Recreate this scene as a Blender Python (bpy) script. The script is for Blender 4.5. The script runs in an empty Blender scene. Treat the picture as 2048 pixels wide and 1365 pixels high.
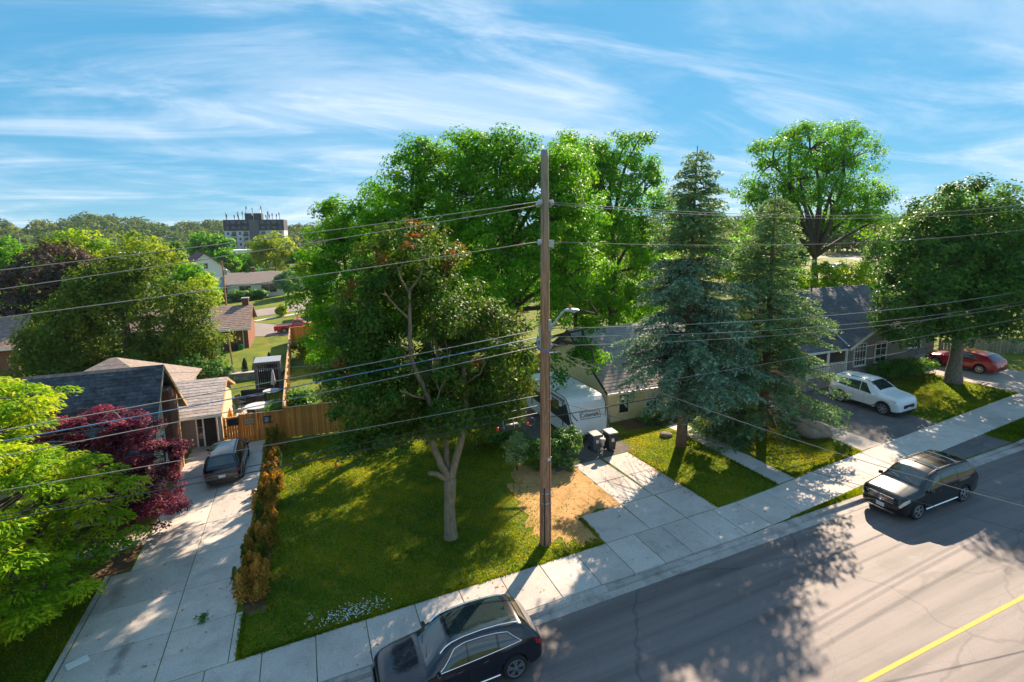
import bpy, bmesh, math, random
import numpy as np
from mathutils import Vector, Matrix
SC = bpy.context.scene
COL = SC.collection
PI = math.pi
# ------------------------------------------------------------------ camera
# world: X runs along the street (uphill to the right), Y away from the street, Z up; camera 12.6 m above the street
CAMH = 12.6
cam = bpy.data.cameras.new('camera'); camo = bpy.data.objects.new('camera', cam); COL.objects.link(camo)
cam.sensor_width = 36.0; cam.sensor_fit = 'HORIZONTAL'
cam.lens = 1060.0 / 2048 * 36; cam.shift_y = -57.5 / 2048
cam.clip_start = 0.3; cam.clip_end = 6000
_f = Vector((0.36181307, 0.92003244, -0.15043803)); _r = Vector((0.9297043, -0.36801472, -0.01466593))
_u = _r.cross(_f)
camo.matrix_world = Matrix(((_r.x, _u.x, -_f.x, 0), (_r.y, _u.y, -_f.y, 0), (_r.z, _u.z, -_f.z, CAMH), (0, 0, 0, 1)))
SC.camera = camo
# ------------------------------------------------------------------ sky, sun, exposure
SUN = Vector((1.12, 1.03, 1.02)).normalized()
sun_el = math.asin(SUN.z); sun_az = math.atan2(SUN.x, SUN.y)
W = bpy.data.worlds.new('World'); SC.world = W; W.use_nodes = True
nt = W.node_tree; N = nt.nodes; LK = nt.links
for n in list(N): N.remove(n)
out = N.new('ShaderNodeOutputWorld'); bg = N.new('ShaderNodeBackground'); bg.inputs[1].default_value = 0.15
sky = N.new('ShaderNodeTexSky'); sky.sky_type = 'NISHITA'; sky.sun_disc = False
sky.sun_elevation = sun_el; sky.sun_rotation = sun_az; sky.altitude = 300
sky.air_density = 1.0; sky.dust_density = 0.15; sky.ozone_density = 3.0
hs = N.new('ShaderNodeHueSaturation'); hs.inputs['Saturation'].default_value = 1.38; hs.inputs['Value'].default_value = 1.0
gm = N.new('ShaderNodeGamma'); gm.inputs[1].default_value = 0.24; LK.new(sky.outputs[0], gm.inputs[0])   # even out the range as the photograph does
sc_ = N.new('ShaderNodeVectorMath'); sc_.operation = 'MULTIPLY'; sc_.inputs[1].default_value = (0.67, 1.05, 1.34); LK.new(gm.outputs[0], sc_.inputs[0])
LK.new(sc_.outputs[0], hs.inputs['Color'])
# high thin cloud, laid out on a flat layer far overhead
tc = N.new('ShaderNodeTexCoord'); sx = N.new('ShaderNodeSeparateXYZ'); LK.new(tc.outputs['Generated'], sx.inputs[0])
def wm(op, a, b=None):
    n = N.new('ShaderNodeMath'); n.operation = op
    for i, v in enumerate((a, b)):
        if v is None: continue
        if isinstance(v, (int, float)): n.inputs[i].default_value = v
        else: LK.new(v, n.inputs[i])
    return n.outputs[0]
zz = wm('ADD', wm('MAXIMUM', sx.outputs[2], 0.0), 0.15)
cb = N.new('ShaderNodeCombineXYZ'); LK.new(wm('DIVIDE', sx.outputs[0], zz), cb.inputs[0]); LK.new(wm('DIVIDE', sx.outputs[1], zz), cb.inputs[1])
def cloud(rot, scl, nscale, detail, rough, dist, lo, hi, off):
    mp = N.new('ShaderNodeMapping'); mp.inputs['Rotation'].default_value = (0, 0, rot); mp.inputs['Scale'].default_value = scl
    mp.inputs['Location'].default_value = off
    LK.new(cb.outputs[0], mp.inputs[0])
    nz = N.new('ShaderNodeTexNoise'); nz.inputs['Scale'].default_value = nscale; nz.inputs['Detail'].default_value = detail
    nz.inputs['Roughness'].default_value = rough; nz.inputs['Distortion'].default_value = dist
    LK.new(mp.outputs[0], nz.inputs['Vector'])
    r = N.new('ShaderNodeMapRange'); r.interpolation_type = 'SMOOTHSTEP'; r.inputs[1].default_value = lo; r.inputs[2].default_value = hi
    LK.new(nz.outputs[0], r.inputs[0]); return r.outputs[0]
c1 = cloud(math.radians(62), (0.50, 1.3, 1), 1.25, 12, 0.64, 0.9, 0.44, 0.74, (3.1, 1.7, 0))     # combed streaks
c2 = cloud(math.radians(50), (0.55, 0.85, 1), 0.75, 9, 0.62, 0.8, 0.40, 0.70, (0.4, 5.2, 0))       # broad veil
fac = wm('MINIMUM', wm('ADD', wm('MULTIPLY', c1, 0.50), wm('MULTIPLY', c2, 0.48)), 0.88)
cm = N.new('ShaderNodeMix'); cm.data_type = 'RGBA'; LK.new(fac, cm.inputs[0])
LK.new(hs.outputs[0], cm.inputs[6]); cm.inputs[7].default_value = (2.75, 2.95, 3.3, 1)
LK.new(cm.outputs[2], bg.inputs[0]); LK.new(bg.outputs[0], out.inputs[0])
sl = bpy.data.lights.new('sun', 'SUN'); sl.energy = 4.9; sl.angle = math.radians(0.53); sl.color = (1.0, 0.81, 0.60)
slo = bpy.data.objects.new('sun', sl); COL.objects.link(slo)
slo.rotation_euler = SUN.to_track_quat('Z', 'Y').to_euler()
SC.view_settings.view_transform = 'Standard'; SC.view_settings.look = 'None'; SC.view_settings.gamma = 1
SC.view_settings.use_curve_mapping = False; SC.view_settings.exposure = 1.38
SC.render.engine = 'CYCLES'; cy = SC.cycles
cy.max_bounces = 8; cy.diffuse_bounces = 5; cy.glossy_bounces = 3; cy.transmission_bounces = 4; cy.volume_bounces = 0; cy.transparent_max_bounces = 8
cy.use_denoising = True; cy.sample_clamp_indirect = 6; cy.caustics_reflective = False; cy.caustics_refractive = False
# ------------------------------------------------------------------ terrain
GR = 0.0522
def zf(x):
    if x > 55: x = 55 + 25 * math.tanh((x - 55) / 25)
    if x < -20: x = -20 - 20 * math.tanh((-20 - x) / 20)
    return GR * x
def zfn(x):
    x = np.where(x > 55, 55 + 25 * np.tanh((x - 55) / 25), x)
    x = np.where(x < -20, -20 - 20 * np.tanh((-20 - x) / 20), x)
    return GR * x
def sstep(a, b, x):
    t = np.clip((x - a) / (b - a), 0, 1); return t * t * (3 - 2 * t)
def hill(x, y):
    r = np.sqrt(x * x + y * y); az = np.degrees(np.arctan2(x, y))
    up = 25 * sstep(430, 760, r) * (0.25 + 0.75 * sstep(8, -22, az))
    return up * (0.85 + 0.15 * np.sin(az * 0.7) + 0.08 * np.sin(az * 1.9 + 1))
def ground(x, y): return float(zfn(np.array(x)) + hill(np.array(float(x)), np.array(float(y))))
# ------------------------------------------------------------------ helpers
def tag(o, label=None, cat=None, group=None, kind=None):
    if label: o['label'] = label
    if cat: o['category'] = cat
    if group: o['group'] = group
    if kind: o['kind'] = kind
    return o
def thing(name, label, cat, loc=(0, 0, 0), rz=0.0, group=None):
    o = bpy.data.objects.new(name, None); COL.objects.link(o); o.empty_display_size = 0.2
    o.location = loc; o.rotation_euler = (0, 0, rz)
    return tag(o, label, cat, group)
def addmesh(name, me, parent=None, loc=None, mat=None):
    o = bpy.data.objects.new(name, me); COL.objects.link(o)
    if parent is not None: o.parent = parent
    if loc is not None: o.location = loc
    if mat is not None and not me.materials: me.materials.append(mat)
    return o
def copy_tree(o, parent=None):
    c = o.copy(); COL.objects.link(c); c.parent = parent
    for ch in o.children: copy_tree(ch, c)
    return c
def np_mesh(name, V, Fq, mat, attr=None, smooth=False):
    """V (n,3); Fq (m,k) faces of one size"""
    V = np.asarray(V, np.float32); Fq = np.asarray(Fq, np.int32); k = Fq.shape[1]
    me = bpy.data.meshes.new(name)
    me.vertices.add(len(V)); me.vertices.foreach_set('co', V.ravel())
    me.loops.add(Fq.size); me.loops.foreach_set('vertex_index', Fq.ravel())
    me.polygons.add(len(Fq)); me.polygons.foreach_set('loop_start', np.arange(len(Fq), dtype=np.int32) * k)
    if smooth: me.polygons.foreach_set('use_smooth', np.ones(len(Fq), bool))
    if attr is not None:
        a = me.attributes.new('tint', 'FLOAT', 'POINT'); a.data.foreach_set('value', np.asarray(attr, np.float32))
    me.update(calc_edges=True)
    if mat: me.materials.append(mat)
    return me
class MB:
    """collects shapes into one mesh"""
    def __init__(s): s.v = []; s.f = []
    def add(s, vs, fs):
        b = len(s.v); s.v.extend([tuple(v) for v in vs]); s.f.extend([tuple(b + i for i in f) for f in fs]); return s
    def box(s, c, d, rz=0.0, rx=0.0, ry=0.0, taper=1.0):
        hx, hy, hz = d[0] / 2, d[1] / 2, d[2] / 2
        M = Matrix.Rotation(rz, 3, 'Z') @ Matrix.Rotation(ry, 3, 'Y') @ Matrix.Rotation(rx, 3, 'X')
        vs = []
        for z, k in ((-hz, 1), (hz, taper)):
            for x, y in ((-hx, -hy), (hx, -hy), (hx, hy), (-hx, hy)):
                vs.append(Vector(c) + M @ Vector((x * k, y * k, z)))
        return s.add(vs, [(0, 3, 2, 1), (4, 5, 6, 7), (0, 1, 5, 4), (1, 2, 6, 5), (2, 3, 7, 6), (3, 0, 4, 7)])
    def bx(s, x0, x1, y0, y1, z0, z1): return s.box(((x0 + x1) / 2, (y0 + y1) / 2, (z0 + z1) / 2), (abs(x1 - x0), abs(y1 - y0), abs(z1 - z0)))
    def hexa(s, b4, t4):
        """eight corners: bottom four then top four, both counter clockwise from above"""
        return s.add(list(b4) + list(t4), [(0, 3, 2, 1), (4, 5, 6, 7), (0, 1, 5, 4), (1, 2, 6, 5), (2, 3, 7, 6), (3, 0, 4, 7)])
    def prism(s, poly, d):
        """poly: 3D points of a planar outline, d: extrusion vector"""
        n = len(poly); d = Vector(d); P = [Vector(p) for p in poly]
        vs = P + [p + d for p in P]
        return s.add(vs, [tuple(range(n))[::-1], tuple(range(n, 2 * n))] + [(i, (i + 1) % n, n + (i + 1) % n, n + i) for i in range(n)])
    def tube(s, pts, r, n=6, cap=True):
        P = [Vector(p) for p in pts]; m = len(P)
        rr = r if hasattr(r, '__len__') else [r] * m
        ref = Vector((0, 0, 1)); vs = []
        prev = None
        for i in range(m):
            t = (P[min(i + 1, m - 1)] - P[max(i - 1, 0)])
            if t.length < 1e-9: t = Vector((0, 0, 1))
            t.normalize()
            if prev is None:
                a = t.cross(ref)
                if a.length < 1e-3: a = t.cross(Vector((1, 0, 0)))
            else:
                a = prev - t * prev.dot(t)
                if a.length < 1e-5: a = t.cross(ref)
            a.normalize(); prev = a; b = t.cross(a)
            for k in range(n):
                q = 2 * PI * k / n
                vs.append(P[i] + (a * math.cos(q) + b * math.sin(q)) * rr[i])
        fs = []
        for i in range(m - 1):
            for k in range(n):
                fs.append((i * n + k, i * n + (k + 1) % n, (i + 1) * n + (k + 1) % n, (i + 1) * n + k))
        if cap: fs.append(tuple(range(n))[::-1]); fs.append(tuple((m - 1) * n + k for k in range(n)))
        return s.add(vs, fs)
    def lathe(s, prof, c, n=16, axis='Z'):
        """prof: (radius, height) list"""
        vs = []
        for r, h in prof:
            for k in range(n):
                q = 2 * PI * k / n; x, y = r * math.cos(q), r * math.sin(q)
                p = (x, y, h) if axis == 'Z' else ((x, h, y) if axis == 'Y' else (h, x, y))
                vs.append(Vector(c) + Vector(p))
        fs = [(i * n + k, i * n + (k + 1) % n, (i + 1) * n + (k + 1) % n, (i + 1) * n + k) for i in range(len(prof) - 1) for k in range(n)]
        fs.append(tuple(range(n))[::-1]); fs.append(tuple((len(prof) - 1) * n + k for k in range(n)))
        return s.add(vs, fs)
    def mesh(s, name, mat, smooth=False, fix=True):
        me = bpy.data.meshes.new(name); me.from_pydata(s.v, [], s.f); me.materials.append(mat)
        if fix:
            bm = bmesh.new(); bm.from_mesh(me); bmesh.ops.recalc_face_normals(bm, faces=bm.faces); bm.to_mesh(me); bm.free()
        if smooth:
            me.polygons.foreach_set('use_smooth', np.ones(len(me.polygons), bool))
            if smooth != 2: me.set_sharp_from_angle(angle=math.radians(40))
        me.update(); return me
    def build(s, name, mat, parent=None, smooth=False, loc=None, fix=True):
        return addmesh(name, s.mesh(name, mat, smooth, fix), parent, loc)
def bevel(o, w=0.01, seg=1):
    m = o.modifiers.new('bevel', 'BEVEL'); m.width = w; m.segments = seg; m.limit_method = 'ANGLE'; return o
# ------------------------------------------------------------------ materials
MATS = {}
def mat(name, col, rough=0.7, metal=0.0, var=0.0, vscale=6.0, bump=0.0, bscale=40.0, spec=0.5, coat=0.0, col2=None, stretch=None, emit=None, vdetail=4, sharp=None):
    """procedural: base colour broken up by noise (var or a second colour), fine relief"""
    if name in MATS: return MATS[name]
    m = bpy.data.materials.new(name); m.use_nodes = True; t = m.node_tree; b = t.nodes['Principled BSDF']
    b.inputs['Base Color'].default_value = (*col, 1); b.inputs['Roughness'].default_value = rough; b.inputs['Metallic'].default_value = metal
    b.inputs['Specular IOR Level'].default_value = spec; b.inputs['Coat Weight'].default_value = coat; b.inputs['Coat Roughness'].default_value = 0.03
    if emit: b.inputs['Emission Color'].default_value = (*emit[:3], 1); b.inputs['Emission Strength'].default_value = emit[3]
    tcn = t.nodes.new('ShaderNodeTexCoord'); vec = tcn.outputs['Object']
    if stretch:
        mp = t.nodes.new('ShaderNodeMapping'); mp.inputs['Scale'].default_value = stretch; t.links.new(vec, mp.inputs[0]); vec = mp.outputs[0]
    if var or col2:
        nz = t.nodes.new('ShaderNodeTexNoise'); nz.inputs['Scale'].default_value = vscale; nz.inputs['Detail'].default_value = vdetail; nz.inputs['Roughness'].default_value = 0.6
        t.links.new(vec, nz.inputs['Vector'])
        rp = t.nodes.new('ShaderNodeMapRange'); lo, hi = sharp or (0.3, 0.7)
        rp.inputs[1].default_value = lo; rp.inputs[2].default_value = hi
        t.links.new(nz.outputs[0], rp.inputs[0])
        mx = t.nodes.new('ShaderNodeMix'); mx.data_type = 'RGBA'; t.links.new(rp.outputs[0], mx.inputs[0])
        c2 = col2 if col2 else tuple(min(1, c * (1 + var)) for c in col)
        c1 = col if col2 else tuple(c * (1 - var) for c in col)
        mx.inputs[6].default_value = (*c1, 1); mx.inputs[7].default_value = (*c2, 1)
        t.links.new(mx.outputs[2], b.inputs['Base Color'])
    if bump:
        bn = t.nodes.new('ShaderNodeTexNoise'); bn.inputs['Scale'].default_value = bscale; bn.inputs['Detail'].default_value = 5
        t.links.new(vec, bn.inputs['Vector'])
        bp = t.nodes.new('ShaderNodeBump'); bp.inputs['Strength'].default_value = bump; bp.inputs['Distance'].default_value = 0.02
        t.links.new(bn.outputs[0], bp.inputs['Height']); t.links.new(bp.outputs[0], b.inputs['Normal'])
    MATS[name] = m; return m
LEAF_GAIN = 1.8
def leafmat(name, cols, trans=0.35, rough=0.55, tr_col=None):
    """cols: three or more colours spread over the leaves by their own random tint"""
    if name in MATS: return MATS[name]
    m = bpy.data.materials.new(name); m.use_nodes = True; t = m.node_tree; b = t.nodes['Principled BSDF']
    at = t.nodes.new('ShaderNodeAttribute'); at.attribute_name = 'tint'
    rp = t.nodes.new('ShaderNodeValToRGB'); e = rp.color_ramp.elements; cols = [tuple(min(.8, q * LEAF_GAIN) for q in c) for c in cols]
    while len(e) < len(cols): e.new(0.5)
    for i, c in enumerate(cols): e[i].position = i / (len(cols) - 1); e[i].color = (*c, 1)
    t.links.new(at.outputs['Fac'], rp.inputs[0]); t.links.new(rp.outputs[0], b.inputs['Base Color'])
    b.inputs['Roughness'].default_value = rough; b.inputs['Specular IOR Level'].default_value = 0.14
    tb = t.nodes.new('ShaderNodeBsdfTranslucent'); ms = t.nodes.new('ShaderNodeMixShader'); ms.inputs[0].default_value = trans
    hv = t.nodes.new('ShaderNodeMix'); hv.data_type = 'RGBA'; hv.blend_type = 'MULTIPLY'; hv.inputs[0].default_value = 1
    t.links.new(rp.outputs[0], hv.inputs[6]); hv.inputs[7].default_value = (*(tr_col or (1.7, 1.5, 0.7)), 1)
    t.links.new(hv.outputs[2], tb.inputs[0])
    t.links.new(b.outputs[0], ms.inputs[1]); t.links.new(tb.outputs[0], ms.inputs[2]); t.links.new(ms.outputs[0], t.nodes['Material Output'].inputs[0])
    MATS[name] = m; return m
def slab_tone(m, lo=.86, hi=1.08):
    t = m.node_tree; b = t.nodes['Principled BSDF']; src = b.inputs['Base Color'].links[0].from_socket
    oi = t.nodes.new('ShaderNodeObjectInfo'); mr = t.nodes.new('ShaderNodeMapRange'); mr.inputs[3].default_value = lo; mr.inputs[4].default_value = hi
    t.links.new(oi.outputs['Random'], mr.inputs[0]); mx = t.nodes.new('ShaderNodeMix'); mx.data_type = 'RGBA'; mx.blend_type = 'MULTIPLY'; mx.inputs[0].default_value = 1
    t.links.new(src, mx.inputs[6]); t.links.new(mr.outputs[0], mx.inputs[7]); t.links.new(mx.outputs[2], b.inputs['Base Color'])
def streaks(m, scl, lo, hi, amount, rot=0.0, edge=False):
    """darker wear marks: stretched noise bands, or thin cracks when edge"""
    t = m.node_tree; b = t.nodes['Principled BSDF']; src = b.inputs['Base Color'].links[0].from_socket
    tc_ = t.nodes.new('ShaderNodeTexCoord'); mp = t.nodes.new('ShaderNodeMapping'); mp.inputs['Scale'].default_value = scl; mp.inputs['Rotation'].default_value = (0, 0, rot); t.links.new(tc_.outputs['Object'], mp.inputs[0])
    if edge:
        nz = t.nodes.new('ShaderNodeTexNoise'); nz.inputs['Scale'].default_value = 2.5; nz.inputs['Detail'].default_value = 4; t.links.new(mp.outputs[0], nz.inputs['Vector'])
        ad = t.nodes.new('ShaderNodeMix'); ad.data_type = 'RGBA'; ad.inputs[0].default_value = .22; t.links.new(mp.outputs[0], ad.inputs[6]); t.links.new(nz.outputs['Color'], ad.inputs[7])
        v = t.nodes.new('ShaderNodeTexVoronoi'); v.feature = 'DISTANCE_TO_EDGE'; v.inputs['Scale'].default_value = 1; t.links.new(ad.outputs[2], v.inputs['Vector']); val = v.outputs['Distance']
    else:
        v = t.nodes.new('ShaderNodeTexNoise'); v.inputs['Scale'].default_value = 1; v.inputs['Detail'].default_value = 6; t.links.new(mp.outputs[0], v.inputs['Vector']); val = v.outputs[0]
    r = t.nodes.new('ShaderNodeMapRange'); r.inputs[1].default_value = lo; r.inputs[2].default_value = hi; r.inputs[3].default_value = 1 - amount; r.inputs[4].default_value = 1; t.links.new(val, r.inputs[0])
    mx = t.nodes.new('ShaderNodeMix'); mx.data_type = 'RGBA'; mx.blend_type = 'MULTIPLY'; mx.inputs[0].default_value = 1
    t.links.new(src, mx.inputs[6]); t.links.new(r.outputs[0], mx.inputs[7]); t.links.new(mx.outputs[2], b.inputs['Base Color'])
def stain(m, c, rad_, amount, col=None):
    """an old spill of its own irregular shape on a slab surface at world point c"""
    t = m.node_tree; b = t.nodes['Principled BSDF']; src = b.inputs['Base Color'].links[0].from_socket
    tc_ = t.nodes.new('ShaderNodeTexCoord'); mp = t.nodes.new('ShaderNodeMapping'); mp.vector_type = 'TEXTURE'; mp.inputs['Location'].default_value = c; mp.inputs['Scale'].default_value = rad_; t.links.new(tc_.outputs['Object'], mp.inputs[0])
    ln = t.nodes.new('ShaderNodeVectorMath'); ln.operation = 'LENGTH'; t.links.new(mp.outputs[0], ln.inputs[0])
    nz = t.nodes.new('ShaderNodeTexNoise'); nz.inputs['Scale'].default_value = 2.2; nz.inputs['Detail'].default_value = 5; t.links.new(tc_.outputs['Object'], nz.inputs['Vector'])
    ad = t.nodes.new('ShaderNodeMath'); ad.operation = 'MULTIPLY_ADD'; t.links.new(nz.outputs[0], ad.inputs[0]); ad.inputs[1].default_value = 1.3; t.links.new(ln.outputs['Value'], ad.inputs[2])
    r = t.nodes.new('ShaderNodeMapRange'); r.interpolation_type = 'SMOOTHSTEP'; r.inputs[1].default_value = .7; r.inputs[2].default_value = 1.55; r.inputs[3].default_value = 1 - amount; r.inputs[4].default_value = 1; t.links.new(ad.outputs[0], r.inputs[0])
    mx = t.nodes.new('ShaderNodeMix'); mx.data_type = 'RGBA'; mx.blend_type = 'MULTIPLY'; mx.inputs[0].default_value = 1
    t.links.new(src, mx.inputs[6]); t.links.new(r.outputs[0], mx.inputs[7]); t.links.new(mx.outputs[2], b.inputs['Base Color'])
def lin(r, g, b): return tuple(((c / 255) / 12.92 if c <= 10 else ((c / 255 + 0.055) / 1.055) ** 2.4) for c in (r, g, b))
# ------------------------------------------------------------------ ground materials
def ground_mat(name, c_a, c_b, c_c, s1, s2, s3, rough=0.9, bump=0.5, bscale=60, stretch=None, spec=0.3):
    """two blends of three colours by coarse and fine noise, plus a fine speckle"""
    m = bpy.data.materials.new(name); m.use_nodes = True; t = m.node_tree; b = t.nodes['Principled BSDF']; L = t.links.new
    b.inputs['Roughness'].default_value = rough; b.inputs['Specular IOR Level'].default_value = spec
    tcn = t.nodes.new('ShaderNodeTexCoord'); vec = tcn.outputs['Object']
    if stretch:
        mp = t.nodes.new('ShaderNodeMapping'); mp.inputs['Scale'].default_value = stretch; L(vec, mp.inputs[0]); vec2 = mp.outputs[0]
    else: vec2 = vec
    def nz(v, s, lo, hi, d=5):
        n = t.nodes.new('ShaderNodeTexNoise'); n.inputs['Scale'].default_value = s; n.inputs['Detail'].default_value = d; n.inputs['Roughness'].default_value = 0.62
        L(v, n.inputs['Vector']); r = t.nodes.new('ShaderNodeMapRange'); r.inputs[1].default_value = lo; r.inputs[2].default_value = hi; L(n.outputs[0], r.inputs[0]); return r.outputs[0]
    def mix(f, a, c):
        x = t.nodes.new('ShaderNodeMix'); x.data_type = 'RGBA'; L(f, x.inputs[0])
        for i, q in ((6, a), (7, c)):
            if isinstance(q, tuple): x.inputs[i].default_value = (*q, 1)
            else: L(q, x.inputs[i])
        return x.outputs[2]
    k = mix(nz(vec2, s1, 0.35, 0.65), c_a, c_b); k = mix(nz(vec, s2, 0.5, 0.75), k, c_c)
    sp = t.nodes.new('ShaderNodeMix'); sp.data_type = 'RGBA'; sp.blend_type = 'MULTIPLY'; sp.inputs[0].default_value = 1
    L(k, sp.inputs[6]); g = nz(vec, s3, 0.25, 0.75, 3)
    cr = t.nodes.new('ShaderNodeMapRange'); cr.inputs[3].default_value = 0.62; cr.inputs[4].default_value = 1.3; L(g, cr.inputs[0]); L(cr.outputs[0], sp.inputs[7])
    L(sp.outputs[2], b.inputs['Base Color'])
    bn = t.nodes.new('ShaderNodeTexNoise'); bn.inputs['Scale'].default_value = bscale; bn.inputs['Detail'].default_value = 4; L(vec, bn.inputs['Vector'])
    bp = t.nodes.new('ShaderNodeBump'); bp.inputs['Strength'].default_value = bump; bp.inputs['Distance'].default_value = 0.03; L(bn.outputs[0], bp.inputs['Height']); L(bp.outputs[0], b.inputs['Normal'])
    MATS[name] = m; return m
m_grass = ground_mat('grass', (0.06, 0.115, 0.004), (0.15, 0.19, 0.005), (0.26, 0.19, 0.012), 0.30, 1.3, 22, bump=0.9, bscale=45)
m_asph = ground_mat('asphalt', (0.14, 0.116, 0.113), (0.23, 0.18, 0.17), (0.19, 0.153, 0.145), 0.5, 1.2, 55, rough=0.64, bump=0.30, bscale=160, stretch=(0.05, 1.6, 1), spec=0.6)
m_asph2 = ground_mat('asphalt_drive', (0.11, 0.102, 0.105), (0.15, 0.137, 0.137), (0.19, 0.168, 0.16), 0.6, 1.5, 50, rough=0.8, bump=0.4, bscale=140)
m_conc = ground_mat('concrete', (0.54, 0.48, 0.44), (0.60, 0.535, 0.485), (0.45, 0.40, 0.37), 0.5, 1.3, 38, rough=0.85, bump=0.2, bscale=120)
m_conc2 = ground_mat('concrete_old', (0.48, 0.41, 0.365), (0.55, 0.475, 0.42), (0.38, 0.325, 0.295), 0.4, 1.1, 30, rough=0.85, bump=0.25, bscale=120)
m_kerb = ground_mat('kerb_concrete', (0.44, 0.39, 0.36), (0.52, 0.465, 0.42), (0.27, 0.24, 0.225), 0.8, 2.2, 30, rough=0.9, bump=0.3, bscale=100)
m_dirt = ground_mat('sandy_dirt', (0.44, 0.245, 0.092), (0.58, 0.345, 0.145), (0.24, 0.185, 0.035), 0.8, 1.8, 26, rough=0.95, bump=1.0, bscale=35)
m_mulch = ground_mat('mulch', (0.10, 0.055, 0.03), (0.16, 0.09, 0.05), (0.22, 0.14, 0.08), 2, 5, 40, rough=0.95, bump=1.0, bscale=40)
m_gravel = ground_mat('grey_gravel', (0.13, 0.115, 0.105), (0.19, 0.165, 0.15), (0.24, 0.2, 0.17), 2, 6, 60, rough=0.95, bump=1.0, bscale=70)
m_yellow = mat('yellow_paint', (0.70, 0.34, 0.015), 0.7, col2=(0.30, 0.20, 0.10), vscale=5.5, vdetail=8, sharp=(.56, .74), bump=0.2, bscale=80)
slab_tone(m_conc); slab_tone(m_conc2); slab_tone(m_kerb, .8, 1.1)
streaks(m_asph, (.02, 1.1, 1), .36, .50, .30); streaks(m_asph, (.06, 4.5, 1), .38, .5, .16); streaks(m_asph, (.16, .22, 1), .002, .009, .32, .2, True); streaks(m_asph, (.5, .6, 1), .002, .008, .16, .9, True); streaks(m_asph, (.35, .5, 1), .30, .42, .18)
streaks(m_conc, (.5, .35, 1), .30, .46, .16); streaks(m_conc, (2.2, 2.2, 1), .30, .40, .10); streaks(m_asph2, (.3, .4, 1), .002, .010, .25, .4, True); streaks(m_kerb, (1.2, .6, 1), .34, .5, .25)
stain(m_conc, (-6.1, 18.3, -.3), (.35, 1.5, 1), .5); stain(m_conc, (-4.2, 21.8, -.2), (.9, .5, 1), .22); stain(m_conc, (13.3, 20.4, .7), (.8, 1.2, 1), .25); stain(m_conc, (4, 15.6, .2), (1.2, .5, 1), .2); stain(m_conc, (-7.2, 22, -.4), (.5, 1.4, 1), .35)
stain(m_asph, (19.5, 11.3, 1), (2.4, .5, 1), .3); stain(m_asph, (13, 11.0, .6), (1.6, .4, 1), .3); stain(m_asph, (27, 10.2, 1.3), (3, .5, 1), .25)
# ------------------------------------------------------------------ ground sheet
xs = sorted(set(list(np.arange(-60, 100, 2.0)) + list(np.linspace(-900, -60, 30)) + list(np.linspace(100, 1500, 30))))
ys = [-500, -200, -80, -30, -10, 0, 2.45, 2.6, 6, 10, 13.8, 14.445, 14.475, 14.9, 14.95, 15.5, 17, 20, 24, 28, 34, 40, 48, 56, 66, 80, 95, 115, 140, 170, 210, 260, 320] + list(np.linspace(370, 1500, 28)) + [2500, 4500]
X, Y = np.meshgrid(np.array(xs), np.array(ys, float))
Zt = zfn(X) + hill(X, Y) - 0.018
Zt = np.where((Y > 2.5) & ((Y < 14.46) | ((X < 15.2) & (Y < 14.92))), Zt - 0.24, Zt)
nx, ny = len(xs), len(ys)
V = np.stack([X, Y, Zt], -1).reshape(-1, 3)
I = np.arange(nx * ny).reshape(ny, nx)
Fq = np.stack([I[:-1, :-1], I[:-1, 1:], I[1:, 1:], I[1:, :-1]], -1).reshape(-1, 4)
tag(addmesh('ground', np_mesh('ground', V, Fq, m_grass)), kind='structure')
def sheet(name, outline_rows, dz, m, parent=None, step=1.5):
    """rows: list of (x, y0, y1); a strip laid on the slope"""
    vs = []; fs = []
    for x, y0, y1 in outline_rows: vs += [(x, y0, zf(x) + dz), (x, y1, zf(x) + dz)]
    for i in range(len(outline_rows) - 1): fs.append((2 * i, 2 * i + 2, 2 * i + 3, 2 * i + 1))
    me = bpy.data.meshes.new(name); me.from_pydata(vs, [], fs); me.materials.append(m); me.update()
    return addmesh(name, me, parent)
def frange(a, b, n): return [a + (b - a) * i / n for i in range(n + 1)]
RX = frange(-160, -20, 20) + frange(-18, 55, 60)[0:] + frange(58, 260, 30)
road = tag(sheet('road', [(x, 2.6, 13.9) for x in RX], -0.125, m_asph), kind='structure')
yl = tag(sheet('centre_line', [(x, 8.19, 8.31) for x in RX], -0.120, m_yellow), kind='structure')
tag(sheet('gutter', [(x, 13.88, 14.20) for x in RX], -0.117, m_kerb), kind='structure')
# kerb: real step, dropped where driveways cross
DROPS = [(-8.6, -2.4), (9.6, 15.6), (26.2, 33.2), (40.2, 46.5)]
def kerb_h(x):
    h = 0.012
    for a, b in DROPS:
        k = max(0.0, 1 - max(0, a - x, x - b) / 0.9); h = min(h, 0.012 - 0.075 * k)
    return h
kerb = tag(bpy.data.objects.new('kerb', None), kind='structure'); COL.objects.link(kerb)
x = -42.0
while x < 75:
    mb = MB(); n = 4
    for i in range(n):
        a, b = x + 3.0 * i / n, x + 3.0 * (i + 1) / n
        if i == n - 1: b -= 0.012
        ha, hb = zf(a) + kerb_h(a), zf(b) + kerb_h(b)
        mb.hexa([(a, 14.185, zf(a) - .3), (b, 14.185, zf(b) - .3), (b, 14.46, zf(b) - .3), (a, 14.46, zf(a) - .3)],
                [(a, 14.235, ha), (b, 14.235, hb), (b, 14.45, hb), (a, 14.45, ha)])
    mb.build('kerb_stone', m_kerb, kerb); x += 3.0
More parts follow.
